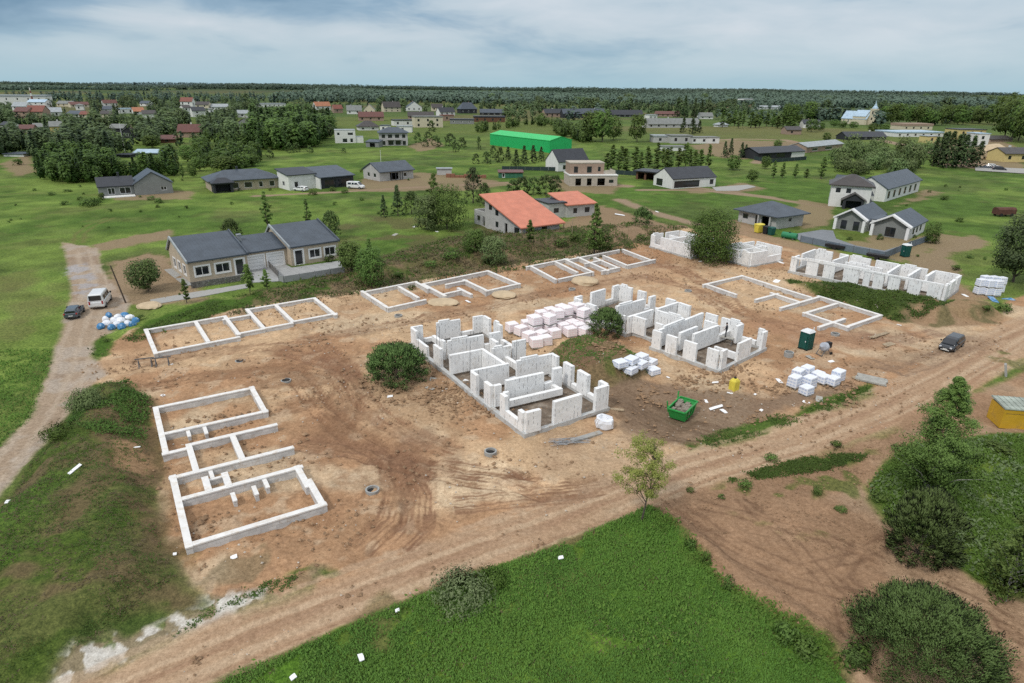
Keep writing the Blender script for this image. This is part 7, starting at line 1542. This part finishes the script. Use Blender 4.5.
def plant(key, px, py, hpx, wpx=None, label=None, cat='tree', group=None):
    pr = rt.choice(PROTO[key]); h0 = {'spruce': 8, 'pine': 6, 'birch': 9, 'leafy': 9, 'willow': 6, 'bush': 2.2, 'far': 9, 'farfir': 12}[key]; w0 = {'spruce': 4.2, 'pine': 4.6, 'birch': 4, 'leafy': 7, 'willow': 6.5, 'bush': 3, 'far': 8, 'farfir': 5}[key]
    g = G(px, py); k = (CAMZ - g.z) / CAMZ; h = hm(py, hpx, px) * k; w = (wpx / ppm(py, px) * k) if wpx else w0 * h / h0
    c = fcopy(pr, g, rt.uniform(0, 6.28), label, cat, group, (w / w0, w / w0, h / h0)); return c
def hidden(px, py, hpx):
    """would a tree standing here cover a building that the photo shows?"""
    for x0, x1, yb, hh in HBOX:
        if x0 - 2 < px < x1 + 2 and py > yb - .5 and py - hpx < yb - (hh * .42 if x1 < 330 else 1.2): return True
        if x0 - 1 < px < x1 + 1 and yb - hh * .7 < py <= yb: return True
    return False
def grp(key, L, label, group, cat='tree', j=1.0):
    for e in L:
        px, py, hp = e[:3]; wp = e[3] if len(e) > 3 else None; plant(key, px, py, hp, wp, label, cat, group)
grp('birch', [(606 + 7.2 * i + rt.uniform(-2, 2), 170 + rt.uniform(-3, 3), 19 + rt.uniform(-6, 6), rt.uniform(11, 16)) for i in range(15)], 'slim green birch in the belt behind the long white house', 'birches behind the long white house')
grp('birch', [(610 + 9 * i + rt.uniform(-3, 3), 163 + rt.uniform(-3, 2), 16 + rt.uniform(-4, 5), rt.uniform(11, 15)) for i in range(10)], 'slim birch at the back of the belt behind the long white house', 'birches at the back of the belt')
grp('spruce', [(516, 166, 16, 12), (524, 164, 18, 12), (533, 163, 17, 12), (541, 161, 14, 11), (508, 160, 13, 10)], 'dark bushy conifer below the green hall', 'conifers below the green hall')
grp('leafy', [(590, 141, 28, 20), (602, 142, 30, 20), (613, 140, 22, 16), (637, 142, 26, 17), (597, 128, 16, 14)], 'tall leafy tree in the open field right of the green hall', 'tall trees right of the green hall')
grp('spruce', [(677, 118, 20, 9), (684, 119, 22, 9), (694, 119, 20, 9), (701, 118, 17, 8), (683, 133, 16, 9), (692, 134, 15, 13), (699, 133, 12, 9)], 'dark conifer around the very long grey row', 'conifers around the long grey row')
grp('birch', [(722 + 5.5 * i + rt.uniform(-1.5, 1.5), 127 + rt.uniform(-1, 1.5), 13 + rt.uniform(-4, 4), rt.uniform(9, 13)) for i in range(15)], 'tree in the dark row across the distant lawn', 'tree row across the distant lawn')
grp('leafy', [(787, 127, 22, 14), (792, 126, 20, 14), (809, 121, 18, 14), (811, 132, 12, 12)], 'broad tree at the right end of the distant row', 'broad trees ending the distant row')
grp('spruce', [(724, 158, 16, 9), (730, 157, 18, 9), (741, 158, 15, 9), (745, 157, 12, 8)], 'small dark conifer in the meadow above the long white house', 'small conifers in the meadow')
grp('leafy', [(733, 170, 14, 14), (752, 182, 12, 11), (765, 169, 12, 10), (777, 150, 10, 8)], 'small round tree in the meadow right of the long white house', 'small round meadow trees')
grp('willow', [(836 + 8 * i + rt.uniform(-3, 3), 163 + 6 * math.sin(i * 2.1), 18 + rt.uniform(-3, 4), 18) for i in range(12)], 'grey-green willow of the dense belt in front of the spruces', 'willow belt at the right')
grp('willow', [(845 + 9 * i + rt.uniform(-3, 3), 172 + 3 * math.sin(i * 1.3), 14 + rt.uniform(-3, 3), 16) for i in range(8)], 'lower willow at the front of the dense belt', 'low willows at the front of the belt')
grp('spruce', [(932, 166, 28, 16), (938, 167, 33, 18), (946, 168, 35, 20), (953, 167, 31, 18), (960, 168, 32, 20), (968, 167, 30, 18), (976, 168, 26, 18), (942, 163, 30, 18), (957, 163, 28, 18)], 'tall dark spruce in the clump before the yellow building', 'dark spruces before the yellow building')
grp('birch', [(773, 178, 17, 9), (782, 178, 15, 9), (795, 178, 14, 9), (821, 179, 22, 13), (806, 178, 9, 10)], 'young tree in the meadow in front of the black bungalow', 'young trees before the black bungalow')
grp('leafy', [(1004 + 7 * i, 137 + 2 * i, 38 + i, 26) for i in range(4)] + [(1000, 120, 22, 16)], 'big dark tree crowding the right edge of the far view', 'big trees at the right edge')
grp('leafy', [(884 + 8 * i + rt.uniform(-2, 2), 124 + rt.uniform(-1, 2), 16 + rt.uniform(-2, 4), 13) for i in range(15)], 'dark leafy tree in the row right of the church', 'tree row right of the church')
grp('leafy', [(776, 127, 10, 9), (820, 131, 8, 9), (834, 127, 7, 8), (842, 128, 7, 9), (853, 128, 6, 9), (872, 132, 8, 10), (883, 134, 9, 10), (826, 141, 8, 8)], 'low round tree near the foot of the church', 'low trees near the church')
grp('leafy', [(225, 172, 15, 22), (200, 171, 14, 14), (213, 165, 10, 12), (245, 167, 12, 15), (193, 178, 15, 9), (188, 162, 16, 14), (152, 148, 12, 16), (254, 166, 12, 12)], 'round leafy tree in the meadow behind the left-hand houses', 'round trees behind the left-hand houses')
grp('birch', [(174, 176, 20, 10), (183, 178, 14, 8), (178, 172, 18, 10), (218, 180, 8, 6)], 'slim tree by the track between the dark grey house and the wide bungalow', 'slim trees by the track')
grp('pine', [(290, 153, 10, 9), (297, 152, 9, 8), (304, 148, 8, 7), (310, 153, 7, 7), (284, 149, 8, 7), (270, 158, 9, 8), (344, 153, 5, 5), (476, 164, 10, 8), (493, 158, 12, 7), (487, 164, 12, 10), (500, 163, 15, 9), (479, 150, 13, 5)], 'small dark bush-like pine in the middle meadow', 'small pines in the middle meadow')
grp('pine', [(418, 143, 10, 8), (428, 141, 9, 9), (436, 147, 11, 11), (450, 146, 12, 12), (462, 148, 10, 10), (432, 132, 11, 8), (425, 147, 8, 8), (456, 152, 9, 8)], 'dark tree in the group left of the green hall', 'trees left of the green hall')
grp('pine', [(520, 196, 18, 22), (533, 194, 16, 16), (546, 196, 20, 20), (555, 192, 16, 16), (513, 192, 12, 14)], 'dark bushy tree behind the large orange roof', 'trees behind the large orange roof')
grp('spruce', [(300, 128, 20, 8), (308, 130, 22, 9), (316, 128, 22, 9), (324, 130, 20, 9), (330, 127, 18, 8), (292, 130, 20, 9), (284, 131, 22, 9)], 'tall tree at the right edge of the wood', 'tall trees at the wood edge')
grp('bush', [(97, 203, 5, 8), (65, 205, 4, 8), (80, 200, 3, 6), (88, 206, 8, 18), (18, 165, 6, 10), (52, 195, 3, 9), (68, 192, 3, 8), (158, 203, 5, 8), (151, 200, 4, 8), (102, 200, 7, 8), (333, 191, 4, 8), (344, 193, 4, 8), (313, 195, 5, 9), (335, 185 + 20, 3, 5), (270, 208, 3, 5), (880, 240, 6, 7), (850, 165 + 75, 3, 6), (745, 250, 5, 14), (690, 236, 4, 10),
             (150, 333, 4, 7), (141, 320, 5, 8), (450, 258, 7, 16), (430, 266, 6, 14), (520, 234, 6, 12), (560, 246, 8, 14), (575, 241, 8, 12), (640, 240, 6, 12), (398, 278, 6, 12), (330, 262, 7, 11), (412, 290, 5, 9), (955, 270, 5, 10), (970, 258, 3, 9), (1002, 311, 8, 16), (985, 312, 6, 10), (905, 218, 6, 8), (945, 200, 5, 8), (960, 222, 4, 8), (1020, 252, 6, 10)], 'low green bush in the rough grass', 'low bushes in the rough grass', 'bush')
grp('bush', [(rt.uniform(0, 470), rt.uniform(170, 235), rt.uniform(1.5, 3.2)) for i in range(42)] + [(rt.uniform(900, 1040), rt.uniform(185, 260), rt.uniform(1.5, 3)) for i in range(16)], 'small dark tussock in the open meadow', 'tussocks in the open meadow', 'tussock')
grp('bush', [(746, 487, 7, 15), (690, 491, 4, 8), (722, 498, 3, 8), (817, 493, 5, 12), (772, 460, 6, 14), (835, 447, 6, 14), (840, 610 - 100, 4, 12), (786, 639, 14, 26), (806, 655, 12, 28), (728, 589, 12, 14), (706, 563, 12, 10), (690, 549, 9, 12), (852, 662, 16, 30), (900, 452, 6, 18), (965, 455, 8, 26), (1000, 452, 8, 30), (940, 640, 8, 16), (1000, 600, 14, 24), (880, 500, 8, 20)], 'green weed clump on the brown field', 'weed clumps on the brown field', 'weed clump')
# trees scattered among the far houses
n_ = 0
for i in range(2600):
    if n_ >= 235: break
    px = rt.choice([rt.uniform(-40, 262), rt.uniform(-40, 262), rt.uniform(255, 520), rt.uniform(520, 1060)]); py = rt.uniform(103, 147) if px < 520 else rt.uniform(101, 116)
    if 455 < px < 580 and py > 125: continue
    if px > 330 and px < 520 and py > 128: continue
    hp = (7.5 + (py - 100) * .22) * rt.uniform(.7, 1.25)
    if hidden(px, py, hp): continue
    plant('farfir' if rt.random() < .22 else 'far', px, py, hp, None, 'dark green tree among the far village houses', 'tree', 'trees among the far village houses'); n_ += 1
for pr in PROTO.values():
    for q in pr: kill(q)
# thickets and woods that read as one mass
def wood(name, label, n, sampler, hlo, hhi, lm, seed, q=26, ls=.13, avoid=True, conif=.3):
    rs = random.Random(seed); pos = []; tries = 0
    while len(pos) < n and tries < n * 12:
        tries += 1; px, py = sampler(rs); hp_m = rs.uniform(hlo, hhi); g0 = G0(px, py)
        if avoid and hidden(px, py, hp_m * ppm(py, px)): continue
        pos.append((g0[0], g0[1], hp_m))
    if not pos: return
    P = np.array(pos); k = CAMZ; z = terrain(P[:, 0], P[:, 1]); sc1 = (CAMZ - z) / CAMZ; P[:, 0] *= sc1; P[:, 1] *= sc1; z = terrain(P[:, 0], P[:, 1])
    R = np.random.RandomState(seed); m = len(P); h = P[:, 2]; con = R.rand(m) < conif; w = h * np.where(con, .38, .58)
    t = R.rand(m, q) ** .8; a = R.rand(m, q) * 6.283; prof = np.where(con[:, None], (1 - t) ** .8, np.sqrt(np.clip(1 - ((t - .5) / .56) ** 2, .05, 1)))
    r = prof * R.rand(m, q) ** .4 * w[:, None] / 2
    Cn = np.stack([P[:, 0:1] + r * np.cos(a), P[:, 1:2] + r * np.sin(a), z[:, None] + h[:, None] * (.06 + .94 * t)], -1).reshape(-1, 3); n2 = m * q
    nr_ = (Cn - np.repeat(np.stack([P[:, 0], P[:, 1], z + h * .4], 1), q, axis=0)); nr_ /= np.linalg.norm(nr_, axis=1)[:, None] + 1e-6; nr_ = nr_ + np.array([0, -.15, .45]) + rvec(R, n2) * .3; U = np.cross(nr_, rvec(R, n2)); U /= np.linalg.norm(U, axis=1)[:, None]; V = np.cross(nr_ / np.linalg.norm(nr_, axis=1)[:, None], U); s = (np.repeat(h, q) * ls * (.6 + .8 * R.rand(n2)))[:, None]
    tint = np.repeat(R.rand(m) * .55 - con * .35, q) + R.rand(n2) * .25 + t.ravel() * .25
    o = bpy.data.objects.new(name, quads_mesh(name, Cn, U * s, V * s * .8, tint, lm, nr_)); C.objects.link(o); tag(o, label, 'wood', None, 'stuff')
def poly_s(L):
    X = [p[0] for p in L]; Y = [p[1] for p in L]
    def f(rs):
        while True:
            x = rs.uniform(min(X), max(X)); y = rs.uniform(min(Y), max(Y))
            ins = False
            for i in range(len(L)):
                a, b = L[i], L[(i + 1) % len(L)]
                if (a[1] > y) != (b[1] > y) and x < (b[0] - a[0]) * (y - a[1]) / (b[1] - a[1]) + a[0]: ins = not ins
            if ins: return x, y
    return f
wood('thicket', 'dense young thicket behind the dark grey house at the left', 230, poly_s([(38, 182), (42, 160), (90, 158), (150, 160), (178, 164), (176, 176), (110, 183), (60, 184)]), 4.5, 8, L_LEAF, 401, 230, .055, conif=.5)
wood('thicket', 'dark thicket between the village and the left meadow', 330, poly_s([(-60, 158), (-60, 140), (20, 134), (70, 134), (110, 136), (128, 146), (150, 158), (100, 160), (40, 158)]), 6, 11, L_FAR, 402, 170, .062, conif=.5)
wood('woodland', 'dark wood left of the white cube house', 420, poly_s([(245, 147), (235, 132), (250, 122), (290, 118), (330, 118), (334, 133), (320, 146), (280, 152), (262, 150)]), 8, 14, L_BIRCH, 403, 190, .058, conif=.6)
wood('thicket', 'loose bushes and trees on the rise left of the wood', 150, poly_s([(196, 168), (190, 146), (240, 136), (262, 148), (262, 164), (240, 172)]), 3, 7, L_LEAF, 404, 150, .07)
wood('treeline', 'green belt along the field behind the green hall', 170, poly_s([(476, 134), (512, 128), (556, 118), (560, 124), (552, 132), (565, 140), (590, 144), (590, 136), (556, 128), (510, 124), (480, 126)]), 5, 9, L_BIRCH, 405, 120, .075)
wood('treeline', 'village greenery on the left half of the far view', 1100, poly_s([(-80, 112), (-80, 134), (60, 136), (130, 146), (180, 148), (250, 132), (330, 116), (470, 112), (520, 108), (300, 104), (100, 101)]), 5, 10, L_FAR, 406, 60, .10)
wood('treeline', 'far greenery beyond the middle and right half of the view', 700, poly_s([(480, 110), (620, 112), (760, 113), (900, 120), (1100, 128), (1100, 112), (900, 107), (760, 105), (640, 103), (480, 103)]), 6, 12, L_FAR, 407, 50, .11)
L_HZ1 = leaf_mat('haze_tinted_leaves', (.044, .076, .058), (.092, .136, .090), .1); L_HZ2 = leaf_mat('strong_haze_tinted_leaves', (.066, .108, .106), (.092, .138, .132), .1)  # aerial haze painted into the leaf colours, bluer for the farthest forest
def band(x0, x1, y0, y1):
    return lambda rs: (rs.uniform(x0, x1), rs.uniform(0, 1))
def wood_world(name, label, n, d0, d1, seed, lm, hlo=12, hhi=16, q=16, ls=.16, lim=.95, patch=(600, .5)):
    R = np.random.RandomState(seed); y = d0 * (d1 / d0) ** R.rand(n * 3); x = y * R.uniform(-lim, lim, n * 3); keep = fbm(x, y, patch[0], 3, seed) > patch[1]; x = x[keep][:n]; y = y[keep][:n]; m = len(x); z = terrain(x, y); h = R.uniform(hlo, hhi, m) * (.85 + .3 * fbm(x, y, 300., 2, seed + 3)); con = R.rand(m) < .2; w = h * np.where(con, .8, 1.3) * 1.25
    t = R.rand(m, q); a = R.rand(m, q) * 6.283; prof = np.where(con[:, None], (1 - t) ** .7, np.sqrt(np.clip(1 - ((t - .5) / .56) ** 2, .05, 1))); r = prof * R.rand(m, q) ** .4 * w[:, None] / 2
    Cn = np.stack([x[:, None] + r * np.cos(a), y[:, None] + r * np.sin(a), z[:, None] + h[:, None] * (.1 + .9 * t)], -1).reshape(-1, 3); n2 = m * q
    nr_ = (Cn - np.repeat(np.stack([x, y, z + h * .4], 1), q, axis=0)); nr_ /= np.linalg.norm(nr_, axis=1)[:, None] + 1e-6; nr_ = nr_ + np.array([0, -.15, .45]) + rvec(R, n2) * .3; U = np.cross(nr_, rvec(R, n2)); U /= np.linalg.norm(U, axis=1)[:, None]; V = np.cross(nr_ / np.linalg.norm(nr_, axis=1)[:, None], U); s = (np.repeat(h, q) * ls * (.6 + .8 * R.rand(n2)))[:, None]
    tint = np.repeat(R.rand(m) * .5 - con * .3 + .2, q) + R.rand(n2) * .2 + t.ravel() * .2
    o = bpy.data.objects.new(name, quads_mesh(name, Cn, U * s, V * s * .9, tint, lm, nr_)); C.objects.link(o); tag(o, label, 'forest', None, 'stuff')
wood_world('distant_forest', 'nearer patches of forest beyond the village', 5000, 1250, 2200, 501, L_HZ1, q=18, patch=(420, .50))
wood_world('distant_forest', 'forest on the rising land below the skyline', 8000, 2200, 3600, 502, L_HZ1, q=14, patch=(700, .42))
wood_world('distant_forest', 'haze-tinted bluish forest closing the skyline', 9000, 3600, 6500, 503, L_HZ2, hlo=14, hhi=17, q=10, ls=.26, patch=(900, .30))

wood('treeline', 'haze-tinted tree belts between the village and the forest', 1500, lambda rs: (rs.uniform(-120, 1140), 94.5 + 9.5 * rs.random() ** .8), 8, 14, L_HZ1, 411, 36, .13)
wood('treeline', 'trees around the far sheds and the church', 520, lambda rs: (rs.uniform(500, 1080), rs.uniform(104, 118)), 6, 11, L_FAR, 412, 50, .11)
# clods and stones of the dug-up ground
def clods(name, label, L, n, seed, s0, s1, m, nz=.45):
    P = pts(L); rs = np.random.RandomState(seed); px = [p[0] for p in P]; py = [p[1] for p in P]; x = rs.uniform(min(px), max(px), n * 3); y = rs.uniform(min(py), max(py), n * 3)
    k = (poly_sd(x, y, P) > 0) & (fbm(x, y, 4.0, 3, seed) > nz); x = x[k][:n]; y = y[k][:n]; m_ = len(x); z = terrain(x, y) + .02; s = s0 + (s1 - s0) * rs.rand(m_) ** 3
    base = np.array([(1, 0, 0), (0, 1, 0), (-1, 0, 0), (0, -1, 0), (0, 0, .8), (0, 0, -.6)], float); co = base[None] * s[:, None, None] * rs.uniform(.6, 1.3, (m_, 6, 1)); a = rs.rand(m_) * 6.28
    co = np.stack([co[..., 0] * np.cos(a)[:, None] - co[..., 1] * np.sin(a)[:, None] + x[:, None], co[..., 0] * np.sin(a)[:, None] + co[..., 1] * np.cos(a)[:, None] + y[:, None], co[..., 2] + z[:, None] + s[:, None] * .3], -1).reshape(-1, 3)
    F = np.array([(0, 1, 4), (1, 2, 4), (2, 3, 4), (3, 0, 4), (1, 0, 5), (2, 1, 5), (3, 2, 5), (0, 3, 5)]); F = (F[None] + np.arange(m_)[:, None, None] * 6).reshape(-1, 3)
    me = bpy.data.meshes.new(name); me.from_pydata(co.tolist(), [], F.tolist()); me.materials.append(m); o = bpy.data.objects.new(name, me); C.objects.link(o); tag(o, label, 'earth', None, 'stuff')
CL1 = mat('earth_clod', (.34, .22, .13), .95, .4, 3); CL2 = mat('pale_stone', (.58, .52, .44), .9, .3, 3)
SITE = [(75, 374), (113, 345), (150, 326), (240, 310), (362, 291), (520, 265), (655, 242), (745, 240), (800, 255), (835, 300), (925, 322), (1000, 322), (1024, 366), (880, 432), (720, 482), (610, 523), (480, 572), (300, 648), (150, 700), (60, 700), (225, 606), (163, 540), (152, 470), (150, 405)]
clods('earth_clods', 'loose brown clods strewn over the building site', SITE, 9000, 601, .05, .20, CL1, .48)
clods('small_stones', 'pale stones and broken block scattered over the building site', SITE, 2600, 602, .04, .12, CL2, .50)
clods('earth_clods', 'loose clods on the brown field right of the road', [(652, 506), (720, 583), (820, 642), (870, 700), (1060, 700), (1000, 590), (925, 545), (872, 500), (905, 452), (880, 435), (720, 483)], 2200, 603, .03, .11, CL1, .48)
for (cx_, cy_, n_c, sd_c) in [(470, 400, 500, 611), (690, 385, 500, 612), (240, 430, 160, 613), (230, 520, 130, 614), (560, 372, 600, 615), (795, 400, 300, 616), (400, 392, 350, 617)]:
    clods('spoil_lumps', 'lumps of dug earth beside the building work', [(cx_ - 60, cy_ - 12), (cx_ + 60, cy_ - 22), (cx_ + 70, cy_ + 14), (cx_ - 50, cy_ + 24)], n_c, sd_c, .08, .30, CL1, .50)
